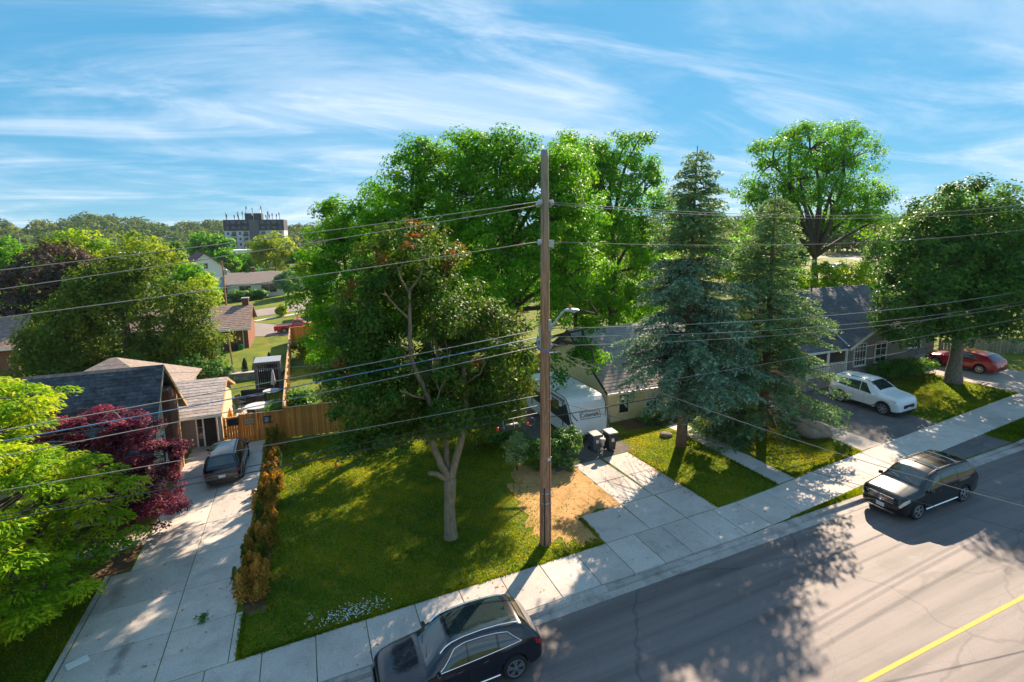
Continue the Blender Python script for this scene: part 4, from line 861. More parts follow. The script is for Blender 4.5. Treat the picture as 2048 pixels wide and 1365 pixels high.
L_RUST = leafmat('leaf_rust', [(0.07, 0.045, 0.012), (0.13, 0.065, 0.016), (0.22, 0.10, 0.025)], .3, .5, (1.7, 1, .5))
C2 = np.array([(-1.1, .3, 12.7), (-1.0, .2, 12.2), (-2.2, .2, 11.5), (-2.0, .2, 11.2), (-3.3, -.1, 10.6), (-3.5, -.2, 10.2), (.4, .1, 11.6), (.2, .1, 11.2), (-3.9, -.4, 7.9), (-3.6, -.5, 7.4), (1.2, -.5, 7.9), (1.1, -.5, 7.4), (-1.4, -.7, 11.9)])
V, T = clump_leaves(rng, C2, np.tile([[0, 0, 1.]], (len(C2), 1)), .36, 60, .13); tag(crown_obj(V, T, L_RUST, fm, 'rusty_shoots'), kind='stuff')
# --- tall maples behind the lot
def ptree(name, label, px, Y, lobes, cr, per, size, lm, seed, r0=.42, k=1.0, bark=None, depth=.85, fr=(.2, .4, .62), **kw):
    """crown laid out where the photograph shows it at depth Y: lobes (px, py, half width, half height, depth offset)"""
    b = ray_at(px, 600, Y); x = b.x; g = ground(x, Y) - .05; S = (Y * .92 + x * .36) / 1060; L = []
    for q in lobes:
        p = ray_at(q[0], q[1], Y + (q[4] if len(q) > 4 else 0)); L.append((p.x - x, p.y - Y, p.z - g, q[2] * S, q[2] * S * depth, q[3] * S))
    top = max(l[2] for l in L); return tree(name, label, 'tree', (x, Y), [(0, 0, top * fr[0]), (.1, 0, top * fr[1]), (0, .1, top * fr[2])], r0, L, cr, per, size, lm, bark or m_bark_d, seed, k, **kw)
ptree('tall_maple', 'broad bright green maple rising directly behind the utility pole', 1020, 31.5, [(1000, 335, 85, 62), (1085, 345, 85, 68), (955, 390, 95, 90), (1090, 440, 110, 105, -1), (985, 500, 110, 100, -1), (1130, 560, 100, 100, -2), (1030, 600, 110, 90, -2), (1165, 660, 68, 62, -3), (1010, 285, 32, 28), (935, 300, 48, 36), (1140, 340, 62, 58, 2), (1150, 430, 75, 80, 1), (1160, 520, 70, 70, 0), (1135, 690, 46, 46, -4), (1195, 630, 52, 44, -4), (1105, 735, 36, 44, -4), (1185, 700, 30, 34, -4.5)], .7, 100, .185, L_GREEN, 31)
ptree('tall_maple', 'green maple filling the gap left of the utility pole behind the crimson maple', 850, 34, [(850, 345, 72, 55), (815, 420, 78, 75), (905, 420, 80, 90), (775, 490, 72, 75, -1), (870, 520, 95, 90, -1), (800, 590, 90, 80, -1), (835, 305, 34, 26), (900, 640, 90, 70, -1)], .7, 100, .185, L_GREEN, 32)
ptree('tall_maple', 'lower green maple over the wooden side fence at the left of the tree mass', 700, 40, [(685, 440, 52, 44), (650, 500, 52, 60), (725, 490, 65, 72), (640, 590, 52, 70, -1), (705, 600, 78, 85, -1), (765, 415, 52, 46), (648, 680, 46, 58, -2), (720, 690, 70, 60, -2), (655, 415, 22, 22)], .72, 96, .195, L_GREEN, 33, .36)
ptree('tall_maple', 'loose crowned green maple right of the utility pole behind the cream house', 1225, 40.5, [(1300, 540, 56, 66), (1325, 440, 34, 50), (1150, 460, 60, 80), (1145, 300, 40, 26), (1260, 600, 60, 56), (1165, 325, 62, 50), (1235, 325, 58, 50), (1272, 290, 34, 24), (1200, 400, 84, 80), (1288, 385, 48, 62), (1230, 490, 80, 85), (1310, 345, 30, 28), (1195, 590, 72, 70), (1285, 470, 44, 50)], .8, 84, .22, L_GREEN, 34, .4, .9)
tree('slim_maple', 'thin green tree with bare dark stems between pole and spruce', 'tree', (25.4, 47), [(0, 0, 4), (.4, 0, 7), (.2, 0, 10)], .22, [(0, 0, 10.5, 2.6, 2.6, 3.2), (1.4, 0, 7.6, 1.8, 1.8, 1.6), (-1.6, .2, 12, 1.8, 1.8, 2)], .7, 40, .24, L_YEL, m_bark_d, 35, .8)
# --- big open tree behind the grey house
ptree('spreading_tree', 'tall spreading tree with dark forked trunk behind the grey house', 1625, 41, [(1620, 300, 80, 46), (1545, 330, 56, 48), (1700, 320, 66, 56), (1735, 395, 52, 44), (1655, 345, 70, 40), (1530, 395, 40, 34), (1700, 430, 66, 22), (1590, 270, 40, 20), (1680, 268, 44, 20), (1580, 385, 34, 30), (1760, 400, 30, 26), (1560, 440, 40, 26), (1745, 445, 44, 28), (1690, 395, 40, 30), (1525, 455, 44, 36), (1505, 400, 36, 36), (1665, 455, 40, 16), (1610, 400, 34, 22, 3), (1600, 360, 50, 40, -2), (1660, 400, 46, 36, -2), (1570, 410, 36, 30, -1)], .8, 54, .23, L_GREEN, 41, .6, .85, twig=18, fr=(.12, .24, .35))
tree('leafy_bush_tree', 'small bright green bushy tree behind the ridge of the grey house', 'tree', (50.5, 38.0), [(0, 0, 1.5), (.3, 0, 3)], .16, [(0, 0, 3.6, 2.6, 2.4, 1.8), (2.2, -.3, 4.8, 2.0, 2.0, 1.7), (-1.6, .2, 5.0, 1.6, 1.6, 1.3)], .6, 44, .24, L_LOC, m_bark_d, 42)
# --- street maple at right
tree('street_maple', 'dense round dark green maple beside the red hatchback', 'tree', (40.3, 21.35), [(0, 0, 1.4), (.1, 0, 2.8), (.2, .1, 5), (.2, 0, 8)], .42,
     [(.2, 0, 7.6, 5.0, 4.6, 4.2), (-3.6, -.2, 6.0, 3.8, 3.6, 3.0), (3.6, .2, 6.4, 3.8, 3.8, 3.4), (-.4, 0, 10.6, 3.4, 3.4, 2.6), (-3.2, 0, 9.0, 2.8, 2.8, 2.4), (3.4, .4, 9.2, 2.6, 2.8, 2.2), (-5.2, -.4, 4.6, 2.2, 2.4, 1.6), (0, -1.5, 5.6, 3.6, 2.6, 2.4)], .75, 78, .22, L_DARK, m_bark, 43, 1.0)
tree('edge_tree', 'green tree with yellowish side at the far right edge', 'tree', (58, 31), [(0, 0, 2), (0, 0, 5)], .3, [(0, 0, 7.5, 4, 4, 4.2), (-2, -.4, 10, 2.8, 3, 2.8), (2.6, 0, 5.6, 3, 3, 3)], .85, 44, .27, L_GREEN, m_bark, 44)
# --- locust at left, layered sprays
def sprays(rng, tips, mean, per, fl, size, m, root, tint_up=True, name='crown'):
    """flat feathery sprays around tips: every spray a fan of hanging fronds"""
    n = len(tips); idx = np.repeat(np.arange(n), per); mm = len(idx)
    a = rng.uniform(0, 2 * PI, mm); q = np.sqrt(rng.random(mm)) * fl
    off = np.stack([np.cos(a) * q, np.sin(a) * q, -(q / fl) ** 2 * fl * .35 + rng.normal(0, .05, mm)], -1)
    cen = tips[idx] + off; rad = np.stack([np.cos(a), np.sin(a), np.full(mm, -.55)], -1)
    nr = unit(np.array([0, 0, 1.]) + rng.normal(size=(mm, 3)) * .35 + rad * .25)
    b = np.clip(rng.normal(.45, .18, n), 0, 1); t = np.clip(b[idx] + rng.normal(0, .17, mm) + (q / fl - .5) * .25, 0, 1)
    V, T = leaves(rng, cen, nr, size * rng.uniform(.6, 1.4, mm), asp=.34, fold=.10, droop=unit(rad), tint=t)
    return crown_obj(V, T, m, root, name)
rng = np.random.default_rng(51)
lc = thing('honey_locust', 'yellow green honey locust with feathery drooping sprays at the left edge', 'tree', (-11.0, 21.6, zf(-11) - .05))
mb = MB(); tubes(mb, [(0, 0, -.1), (0, 0, 1.2), (.1, 0, 2.4), (.3, .1, 4.2), (.2, 0, 6.2), (.3, 0, 7.6)], [.26, .20, .17, .13, .08, .03], 10)
tips = []
for lev in range(15):
    z = 1.9 + lev * .47; R = 4.9 * (1 - ((z - 4.0) / 6.6) ** 2) if z > 4 else 4.2 + .33 * (z - 1.9)
    if 4.3 < z < 5.9: R *= .86
    for k in range(8):
        a = lev * 2.4 + k * 2 * PI / 8 + rng.normal(0, .2); rr = R * rng.uniform(.6, 1.08); e = np.array([math.cos(a) * rr, math.sin(a) * rr, z + rng.normal(0, .25) - .25])
        s = np.array([.2, 0, max(1.5, z - .9)]); P = bend(s, e, rng, 5, .05, .12); mb.tube(P, [.05, .04, .032, .024, .016, .008], 5)
        for f in (.55, .75, .92, 1.04): tips.append(s + (e - s) * f + np.array([0, 0, .12 * math.sin(PI * f) * np.linalg.norm(e - s)]) + rng.normal(0, .28, 3) * np.array([1, 1, .5]))
tips += [np.array(p) for p in ((1.9, -1.6, 1.35), (2.1, -1.2, 1.2), (1.6, -2.0, 1.3), (2.4, -1.8, 1.6), (3.0, -1.0, 1.9), (2.2, -2.3, 1.7))]
def pxy(p):     # where a point of the crown stands in the photograph
    w = Vector(p) + Vector((-11.0, 21.6, zf(-11) - CAMH)); return 1024 + 1060 * w.dot(_r) / w.dot(_f), 625 - 1060 * w.dot(_u) / w.dot(_f)
tips = [t for t in tips if not (pxy(t)[0] > 95 and 778 < pxy(t)[1] < 905 and rng.random() < .88) and not (pxy(t)[0] > 290)]
mb.build('trunk', m_bark_d, lc, 2, fix=False); sprays(rng, np.array(tips), None, 185, .60, .175, L_LOC, lc)
# --- japanese maple
tree('japanese_maple', 'purple red japanese maple in front of the brick gable', 'tree', (-8.7, 26.2), [(0, 0, .6), (.1, 0, 1.4), (.2, .1, 2.4)], .13,
     [(0, 0, 2.4, 1.9, 1.7, 1.3), (1.5, -.1, 2.3, 1.5, 1.4, 1.3), (1.9, -.2, 1.3, 1.3, 1.2, .9), (.2, .2, 5.2, 1.6, 1.4, .75), (1.3, .1, 4.3, 1.3, 1.2, .7), (-1.4, .2, 5.1, 1.2, 1.2, .7), (2.4, .3, 3.5, 1.0, .9, .6), (1.6, 0, 5.0, .9, .9, .5)], .36, 84, .115, L_PURP, m_bark_d, 52, .85, kw=dict(flat=.42, up=.9))
# --- spruces
def spruce(name, label, base, h, rmax, z0, m_lo, m_hi, seed, gap=None, lean=(0, 0), dens=1.0, split=.62, rprof=None):
    rng = np.random.default_rng(seed); x, y = base; root = thing(name, label, 'tree', (x, y, zf(x) - .05))
    mb = MB(); tp = [np.array([lean[0] * t + .06 * math.sin(5 * t), lean[1] * t, h * t]) for t in np.linspace(0, 1, 12)]; tp[0][2] = -.15
    mb.tube(tp, list(np.linspace(.30, .02, 12)), 9); lo, hi, up_ = [], [], []
    nlev = int(h / .33)
    for lev in range(nlev):
        z = z0 + (h - z0 - .15) * lev / nlev; f = (z - z0) / (h - z0)
        R = rmax * ((1 - f) ** .75 * .92 + .08) * (rng.uniform(.8, 1.12)) if rprof is None else rprof(z) * rng.uniform(.8, 1.12)
        if gap and gap[0] < z < gap[1] and rng.random() < gap[2]: continue
        nb = max(5, int(8 * min(1, R / 1.5)) + 2)
        for k in range(nb):
            a = rng.uniform(0, 2 * PI); rr = R * rng.uniform(.72, 1.1)
            s = np.array([lean[0] * z / h, lean[1] * z / h, z]); dz = rng.uniform(-.42, -.12) * rr + .10 * rr * f * 4
            e = s + np.array([math.cos(a) * rr, math.sin(a) * rr, dz]); P = bend(s, e, rng, 4, .02, .05 if f < .7 else -.08)
            mb.tube(P, [.028, .022, .017, .011, .005], 4, cap=False)
            ln = np.linalg.norm(e - s); nt_ = max(3, int(ln / .15 * dens))
            for q in range(nt_):
                t = .18 + .84 * (q + rng.random()) / nt_; c = s + (e - s) * t; c[2] += .05 * math.sin(PI * min(t, 1)) * ln
                side = np.array([-math.sin(a), math.cos(a), 0]); wd = .52 * (1 - .5 * t) * min(1, ln / 1.6) + .10
                for sg in (-1, 1):
                    (lo if f < split else hi).append((c, c + side * sg * wd * rng.uniform(.6, 1.2) + np.array([math.cos(a) * .22, math.sin(a) * .22, -.16 - .10 * rng.random()])))
    mb.build('trunk', m_bark_r, root, 2, fix=False)
    for L_, mm, nm in ((lo, m_lo, 'crown'), (hi, m_hi, 'upper_crown')):
        if not L_: continue
        A = np.array([q[0] for q in L_]); B = np.array([q[1] for q in L_]); q_ = ~opened((A + B) / 2 + np.array([x, y, zf(x)]), .1); A, B = A[q_], B[q_]; n = len(A); per = 8 if nm == 'crown' else 5; idx = np.repeat(np.arange(n), per); t = rng.random(len(idx))
        cen = A[idx] + (B - A)[idx] * t[:, None] + rng.normal(0, .035, (len(idx), 3)); d = unit((B - A)[idx] + rng.normal(0, .35, (len(idx), 3)) * np.linalg.norm((B - A)[idx], axis=1, keepdims=True))
        nr = unit(rng.normal(size=(len(idx), 3)) * .7 + np.array([0, 0, 1.])); tb_ = np.clip(rng.normal(.45, .2, n), 0, 1)
        V, T = leaves(rng, cen, nr, .19 * rng.uniform(.6, 1.3, len(idx)), asp=.36, fold=.08, droop=d * 2.2, tint=np.clip(tb_[idx] + rng.normal(0, .15, len(idx)) + (t - .5) * .3, 0, 1))
        crown_obj(V, T, mm, root, nm)
    return root
spruce('blue_spruce', 'tall blue spruce with a bare stretch of upper trunk by the driveway', (18.41, 22.1), 15.8, 3.9, 2.7, L_SPRB, L_SPRG, 61, gap=(9.6, 11.0, .4), lean=(.45, 0), split=.60, dens=1.15, rprof=lambda z: (2.3 + 2.1 * max(0, z - 3.3) / 1.2 if z < 4.5 else 4.5 - .36 * (z - 4)) if z < 9.4 else (2.1 if z < 11.2 else max(.35, 2.35 - .44 * (z - 11.2))))
spruce('green_spruce', 'second darker green spruce reaching over the lawn beside the boulder', (23.5, 21.5), 13.4, 4.6, .5, L_SPRG, L_SPRG, 62, lean=(.1, 0), split=.45, dens=.9)
# --- cedars of the driveway hedge, browned
def cedar(name, label, base, h, r, seed, brown, group=None, m=None, per=2600, plumes=9):
    rng = np.random.default_rng(seed); x, y = base; root = thing(name, label, 'shrub', (x, y, zf(x) - .03), group=group)
    st = MB(); VV, TT = [], []
    for p in range(plumes):
        a0 = rng.uniform(0, 2 * PI); q = r * .62 * math.sqrt(rng.random()) * (1 if plumes > 1 else 0); ph = h * rng.uniform(.55, 1.05) * (1 - .25 * q / r) if plumes > 1 else h; pr = r * (rng.uniform(.34, .55) if plumes > 1 else 1)
        bx_, by_ = math.cos(a0) * q, math.sin(a0) * q; lx, ly = bx_ * rng.uniform(.2, .8), by_ * rng.uniform(.2, .8); st.tube([(bx_ * .4, by_ * .4, 0), (bx_ + lx * .5, by_ + ly * .5, ph * .5), (bx_ + lx, by_ + ly, ph * .92)], [.022, .015, .006], 5)
        n = per // plumes; u = rng.random(n) ** .8; a = rng.uniform(0, 2 * PI, n); R = pr * (1 - u ** 1.9) ** .7 * (.75 + .25 * np.sin(a * 3 + seed + u * 7)) * (.4 + .65 * np.sqrt(rng.random(n)))
        cen = np.stack([bx_ + lx * u + np.cos(a) * R, by_ + ly * u + np.sin(a) * R, .06 + u * (ph - .06)], -1); rad = np.stack([np.cos(a), np.sin(a), np.full(n, 1.3)], -1)
        nr = unit(np.stack([np.cos(a), np.sin(a), np.full(n, .25)], -1) + rng.normal(size=(n, 3)) * .5)
        t = np.clip(rng.normal(brown + (rng.normal(0, .22) if plumes > 1 else 0), .16, n) + .12 * np.sin(u * 8), 0, 1)
        V, T = leaves(rng, cen, nr, .105 * rng.uniform(.5, 1.6, n), asp=.36, droop=unit(rad) * 1.2, tint=t); VV.append(V); TT.append(T)
    st.build('stem', m_bark_r, root, fix=False); crown_obj(np.concatenate(VV), np.concatenate(TT), m or L_CED, root); return root
HB = [(-2.36, 19.35, 1.55, .42, .78), (-2.27, 20.35, 1.35, .38, .70), (-2.25, 21.5, 1.45, .40, .25), (-2.22, 22.9, 1.5, .42, .62), (-2.20, 24.4, 1.45, .42, .45), (-2.18, 26.1, 1.5, .42, .62), (-2.16, 27.9, 1.5, .42, .68), (-2.14, 29.8, 1.55, .44, .40), (-2.12, 31.7, 1.5, .42, .62), (-2.1, 33.5, 1.7, .46, .5)]
lbl = ['browned cedar at the near end of the driveway hedge', 'orange brown cedar, second from the near end of the driveway hedge', 'small greener cedar, third from the near end of the hedge', 'half browned cedar, fourth in the driveway hedge', 'mixed green and brown cedar, fifth in the driveway hedge', 'browned cedar, sixth in the driveway hedge', 'orange cedar, seventh in the hedge beside the dark SUV tail', 'greener cedar, eighth in the hedge beside the dark SUV', 'browned cedar, ninth in the hedge', 'last cedar of the hedge against the wooden fence']
for i, (x, y, h, r_, b) in enumerate(HB): cedar('hedge_cedar', lbl[i], (x - .1, y), h * .98, r_ * 1.55, 70 + i, b + .02, 'cedars of the driveway hedge', per=4600)
# --- shrubs by the pole
tree('leafy_shrub', 'round dark green shrub right behind the utility pole', 'shrub', (11.6, 23.3), [(0, 0, .4), (0, .1, .9)], .06, [(0, 0, .9, 1.1, .9, .95), (-1.0, .3, .8, .9, .8, .8), (.7, .4, 1.1, .8, .8, .8)], .36, 64, .13, L_SHR, m_bark_d, 81, 1.0, twig=6)
tree('pale_shrub', 'small pale leaved shrub left of the utility pole base', 'shrub', (9.55, 23.9), [(0, 0, .4), (0, .1, .8)], .05, [(0, 0, 1.0, .7, .6, .75), (.2, .1, 1.6, .45, .4, .4)], .3, 50, .11, leafmat('leaf_pale', [(.08, .14, .05), (.16, .22, .09), (.28, .34, .16)], .35, .5), m_bark_d, 82, twig=6)
tree('leafy_shrub', 'dark shrub under the crimson maple beside the trailer', 'shrub', (8.6, 27.5), [(0, 0, .5), (0, .1, 1.2)], .06, [(0, 0, 1.3, 1.6, 1.3, 1.2), (-1.8, .4, 1.2, 1.4, 1.2, 1.1), (1.5, .4, 1.4, 1.2, 1.2, 1.2)], .45, 56, .16, L_SHR, m_bark_d, 83, twig=6)
tree('leafy_shrub', 'wide low shrub against the wooden fence under the maples', 'shrub', (4.2, 32.8), [(0, 0, .5), (0, .1, 1.2)], .06, [(0, 0, 1.3, 1.8, 1.1, 1.3), (-1.8, .3, 1.5, 1.2, 1.0, 1.4), (2, .3, 1.6, 1.5, 1.1, 1.5)], .5, 52, .18, L_DEEP, m_bark_d, 84, twig=6)
tree('leafy_shrub', 'dark low shrubs along the front wall of the grey house', 'shrub', (39.0, 23.7), [(0, 0, .3), (0, 0, .6)], .05, [(0, 0, .7, 1.4, .8, .7), (-1.7, .4, .6, 1.0, .7, .6), (1.5, -.3, .6, 1.0, .7, .6)], .36, 50, .15, L_DEEP, m_bark_d, 85, twig=5)
tree('leafy_shrub', 'shrub in the bed under the window of the cream house', 'shrub', (19.0, 25.6), [(0, 0, .2), (0, 0, .4)], .04, [(0, 0, .4, .8, .5, .4), (1.2, .1, .35, .6, .45, .35)], .3, 40, .12, L_SHR, m_bark_d, 86, twig=4)
# --- left background trees
tree('feathery_evergreen', 'broad olive green evergreen mass behind the black shingle roof', 'tree', (-14.6, 54), [(0, 0, 2), (.2, 0, 5), (0, 0, 9)], .4,
     [(.3, 0, 6.4, 5.0, 3.2, 4.9), (-4.2, .4, 4.6, 3.0, 2.8, 4.0), (4.0, .2, 4.8, 2.8, 2.8, 4.2), (.8, 0, 10.2, 2.4, 2.2, 2.0), (-1.8, .2, 8.2, 2.8, 2.4, 2.4), (5.6, -.4, 3.0, 1.8, 2.0, 2.9), (-6.2, .2, 3.2, 2.0, 2.2, 3.2), (0, -.8, 2.6, 4.6, 2.2, 2.6), (-3.4, -.6, 2.2, 2.4, 1.8, 2.2)], .8, 66, .26, L_OLIVE, m_bark_d, 91, 1.0, kw=dict(flat=1.1, up=.2))
tree('bare_stemmed_tree', 'thin grey stems with sparse yellowish leaves right of the evergreen mass', 'tree', (-8.3, 54.5), [(0, 0, 2), (.2, 0, 4), (.1, 0, 7)], .10, [(.1, 0, 6.2, 1.0, 1.0, 1.6), (.9, 0, 3.6, 1.0, .8, .9), (-.6, .2, 8.2, .9, .9, .9)], .5, 26, .18, L_YEL, m_bark_l, 92, .7, twig=16)
tree('copper_beech', 'dark copper leaved tree at upper left', 'tree', (-27.5, 79), [(0, 0, 3), (0, 0, 7)], .5, [(0, 0, 9.5, 4.4, 4, 4.2), (-3.2, 0, 7.4, 3.2, 3.2, 4), (3.2, .2, 8, 3, 3, 3.6), (.8, 0, 4.6, 4.4, 3.6, 3.6)], 1.0, 44, .42, L_COPP, m_bark_d, 93)
tree('golden_tree', 'yellow green tree behind the copper beech', 'tree', (-25.5, 106), [(0, 0, 3), (0, 0, 7)], .5, [(0, 0, 10.5, 5, 4.6, 4.2), (4.2, .3, 8.6, 3.4, 3.4, 3.2), (-3.4, 0, 8.8, 3.4, 3.2, 3.4)], 1.2, 36, .5, L_YEL, m_bark_d, 94)
tree('leafy_shrub', 'sunlit green shrub at the left edge beside the black roof', 'shrub', (-15.6, 38), [(0, 0, .8), (0, 0, 1.8)], .08, [(0, 0, 2.6, 2.2, 1.8, 2.0), (1.8, .2, 1.9, 1.6, 1.4, 1.5), (-1.4, 0, 3.6, 1.8, 1.6, 1.4)], .55, 56, .2, L_SHR, m_bark_d, 95, twig=6)
tree('leafy_shrub', 'green shrub below the thin stems at the stone wall', 'shrub', (-9.6, 51.5), [(0, 0, .8), (0, 0, 1.8)], .08, [(0, 0, 1.6, 1.8, 1.2, 1.5), (1.9, .2, 1.3, 1.3, 1.1, 1.2)], .5, 50, .2, L_SHR, m_bark_d, 96, twig=6)
# ------------------------------------------------------------------ houses
m_shk = mat('shingle_black', (0.062, 0.064, 0.074), 0.85, var=0.5, vscale=5, bump=0.6, bscale=60)
m_shk2 = mat('shingle_charcoal', (0.075, 0.076, 0.086), 0.85, var=0.4, vscale=4, bump=0.6, bscale=60)
m_shg = mat('shingle_grey', (0.37, 0.315, 0.295), 0.88, var=0.3, vscale=5, bump=0.5, bscale=60)
m_sht = mat('shingle_taupe', (0.23, 0.185, 0.165), 0.88, var=0.25, vscale=4, bump=0.5, bscale=50)
m_shb = mat('shingle_brown', (0.24, 0.165, 0.135), 0.88, var=0.35, vscale=3, bump=0.5, bscale=40)
m_shd = mat('shingle_dark_grey', (0.10, 0.098, 0.108), 0.85, var=0.4, vscale=6, bump=0.6, bscale=60)
m_cream = mat('siding_cream', (0.78, 0.68, 0.40), 0.6, var=0.06, vscale=3, bump=0.05)
m_beige = mat('siding_beige', (0.52, 0.42, 0.29), 0.65, var=0.08, vscale=3)
m_taupe = mat('siding_taupe', (0.21, 0.18, 0.155), 0.7, var=0.1, vscale=4)
m_white = mat('paint_trim_white', (0.74, 0.73, 0.70), 0.5, var=0.05, vscale=6)
m_brick = mat('brick_red', (0.17, 0.062, 0.04), 0.9, var=0.4, vscale=14, bump=0.5, bscale=60)
m_mortar = mat('mortar', (0.22, 0.18, 0.155), 0.95, var=0.2)
m_wood = mat('wood_cedar', (0.56, 0.225, 0.04), 0.7, var=0.35, vscale=3.5, bump=0.4, bscale=18, stretch=(6, 6, .7))
m_wood2 = mat('wood_pale', (0.46, 0.29, 0.14), 0.75, var=0.25, vscale=4, bump=0.3, bscale=18, stretch=(6, 6, .7))
m_woodg = mat('wood_weathered', (0.26, 0.22, 0.18), 0.85, var=0.3, vscale=4, bump=0.4, bscale=18, stretch=(6, 6, .7))
m_pane = mat('window_glass', (0.025, 0.032, 0.038), 0.05, spec=0.8)
m_dark = mat('dark_opening', (0.02, 0.02, 0.022), 0.8)
m_stone = mat('stone_grey', (0.30, 0.28, 0.26), 0.9, var=0.3, vscale=3, bump=0.7, bscale=12)
m_metal = mat('galvanised', (0.42, 0.43, 0.44), 0.45, 0.7, var=0.15, vscale=10)
m_dkmetal = mat('dark_metal', (0.03, 0.032, 0.036), 0.5, 0.3, var=0.2)
def roof_plane(parent, eave0, eave1, ridge1, ridge0, n, m, th=.025, name='shingle_course', tab=None, seed=0, single=300):
    """courses laid from eave to ridge; tab: tab width -> every shingle a piece of its own up to the limit"""
    A, B, Cc, D = [Vector(p) for p in (eave0, eave1, ridge1, ridge0)]; rr = random.Random(seed)
    nor = (B - A).cross(D - A).normalized()
    if nor.z < 0: nor = -nor
    bs = MB(); bs.add([A - nor * .02, B - nor * .02, Cc - nor * .02, D - nor * .02, A - nor * .12, B - nor * .12, Cc - nor * .12, D - nor * .12], [(0, 1, 2, 3), (7, 6, 5, 4), (0, 4, 5, 1), (1, 5, 6, 2), (2, 6, 7, 3), (3, 7, 4, 0)])
    bs.build('roof_deck', m, parent)
    pieces = []
    for i in range(n):
        t0, t1 = i / n, min((i + 1.35) / n, 1.0)
        p0, p1, q0, q1 = A.lerp(D, t0), B.lerp(Cc, t0), A.lerp(D, t1), B.lerp(Cc, t1)
        k = 1 if not tab else max(1, int((p1 - p0).length / tab))
        off = (rr.random() if tab else 0)
        cuts = [0.0] + [(j + off) / k for j in range(k) if 0 < (j + off) / k < 1] + [1.0] if tab else [0.0, 1.0]
        for a, b in zip(cuts[:-1], cuts[1:]):
            g = .006 / max((p1 - p0).length, .1) if tab else 0; l = rr.uniform(-.003, .006) if tab else 0
            pieces.append(((p0.lerp(p1, a + g) + nor * (th + l)), (p0.lerp(p1, b - g) + nor * (th + l)), q0.lerp(q1, b - g) + nor * .004, q0.lerp(q1, a + g) + nor * .004))
    def geo(mb, pc):
        a, b, c, d = pc; mb.add([a, b, c, d, a - nor * th, b - nor * th], [(0, 1, 2, 3), (4, 5, 1, 0), (0, 3, 4), (1, 5, 2)])
    cp = Vector((0, 0, CAMH)) - (parent.matrix_basis.translation)
    if tab:
        pieces.sort(key=lambda pc: (pc[0] - cp).length); rest = MB()
        for j, pc in enumerate(pieces):
            if j < single: mb = MB(); geo(mb, pc); mb.build('shingle', m, parent, fix=False)
            else: geo(rest, pc)
        if rest.v: tag(rest.build('shingles', m, parent, fix=False), kind='stuff')
    else:
        for pc in pieces: mb = MB(); geo(mb, pc); mb.build(name, m, parent, fix=False)
def siding(parent, p0, p1, z0, z1, h, m, nrm, top=None, name='siding_board'):
    """clapboards from p0 to p1 (x, y), top(u) gives a sloping upper limit as height along the wall"""
    p0, p1, nrm = Vector((*p0, 0)), Vector((*p1, 0)), Vector((*nrm, 0)); z = z0
    while z < z1 - .01:
        zt = min(z + h, z1); a, b = 0.0, 1.0
        if top: us = [u / 60 for u in range(61) if top(u / 60) >= zt - .02]
        if top:
            if not us: break
            a, b = us[0], us[-1]
            if b - a < .03: break
        q0, q1 = p0.lerp(p1, a), p0.lerp(p1, b); v = []
        for q in (q0, q1): v += [q + nrm * .028 + Vector((0, 0, z)), q + nrm * .010 + Vector((0, 0, zt)), q + Vector((0, 0, zt)), q + Vector((0, 0, z))]
        MB().add(v, [(0, 4, 5, 1), (1, 5, 6, 2), (3, 7, 4, 0), (0, 1, 2, 3), (4, 7, 6, 5)]).build(name, m, parent); z += h
def window(parent, c, w, h, nrm, m=None, bars=(1, 1), fw=.06, glass=None):
    """framed window on a wall; nrm (nx, ny) outward; c in parent space"""
    n = Vector((*nrm, 0)).normalized(); t = Vector((-n.y, n.x, 0)); c = Vector(c); rz = math.atan2(t.y, t.x)
    hd = thingpart('window', parent); m = m or m_white
    f = MB()
    for s in (-1, 1): f.box(c + t * s * (w / 2) + n * .03, (fw, .08, h + fw), rz); f.box(c + Vector((0, 0, s * h / 2)) + n * .03, (w + fw, .08, fw), rz)
    f.build('frame', m, hd)
    MB().box(c + Vector((0, 0, -h / 2 - .05)) + n * .06, (w + .2, .14, .05), rz).build('sill', m, hd)
    nx_, nz_ = bars
    for i in range(nx_):
        for j in range(nz_):
            cc = c + t * ((i + .5) / nx_ - .5) * w + Vector((0, 0, ((j + .5) / nz_ - .5) * h)); MB().box(cc + n * .012, (w / nx_ - .035, .03, h / nz_ - .035), rz).build('pane', glass or m_pane, hd)
    if nx_ * nz_ > 1:
        b = MB()
        for i in range(1, nx_): b.box(c + t * (i / nx_ - .5) * w + n * .022, (.035, .04, h), rz)
        for j in range(1, nz_): b.box(c + Vector((0, 0, (j / nz_ - .5) * h)) + n * .024, (w, .04, .035), rz)
        b.build('glazing_bar', m, hd)
    return hd
def house(name, label, base, z=None, cat_='house'):
    r_ = thing(name, label, cat_, (base[0], base[1], zf(base[0]) if z is None else z)); return r_
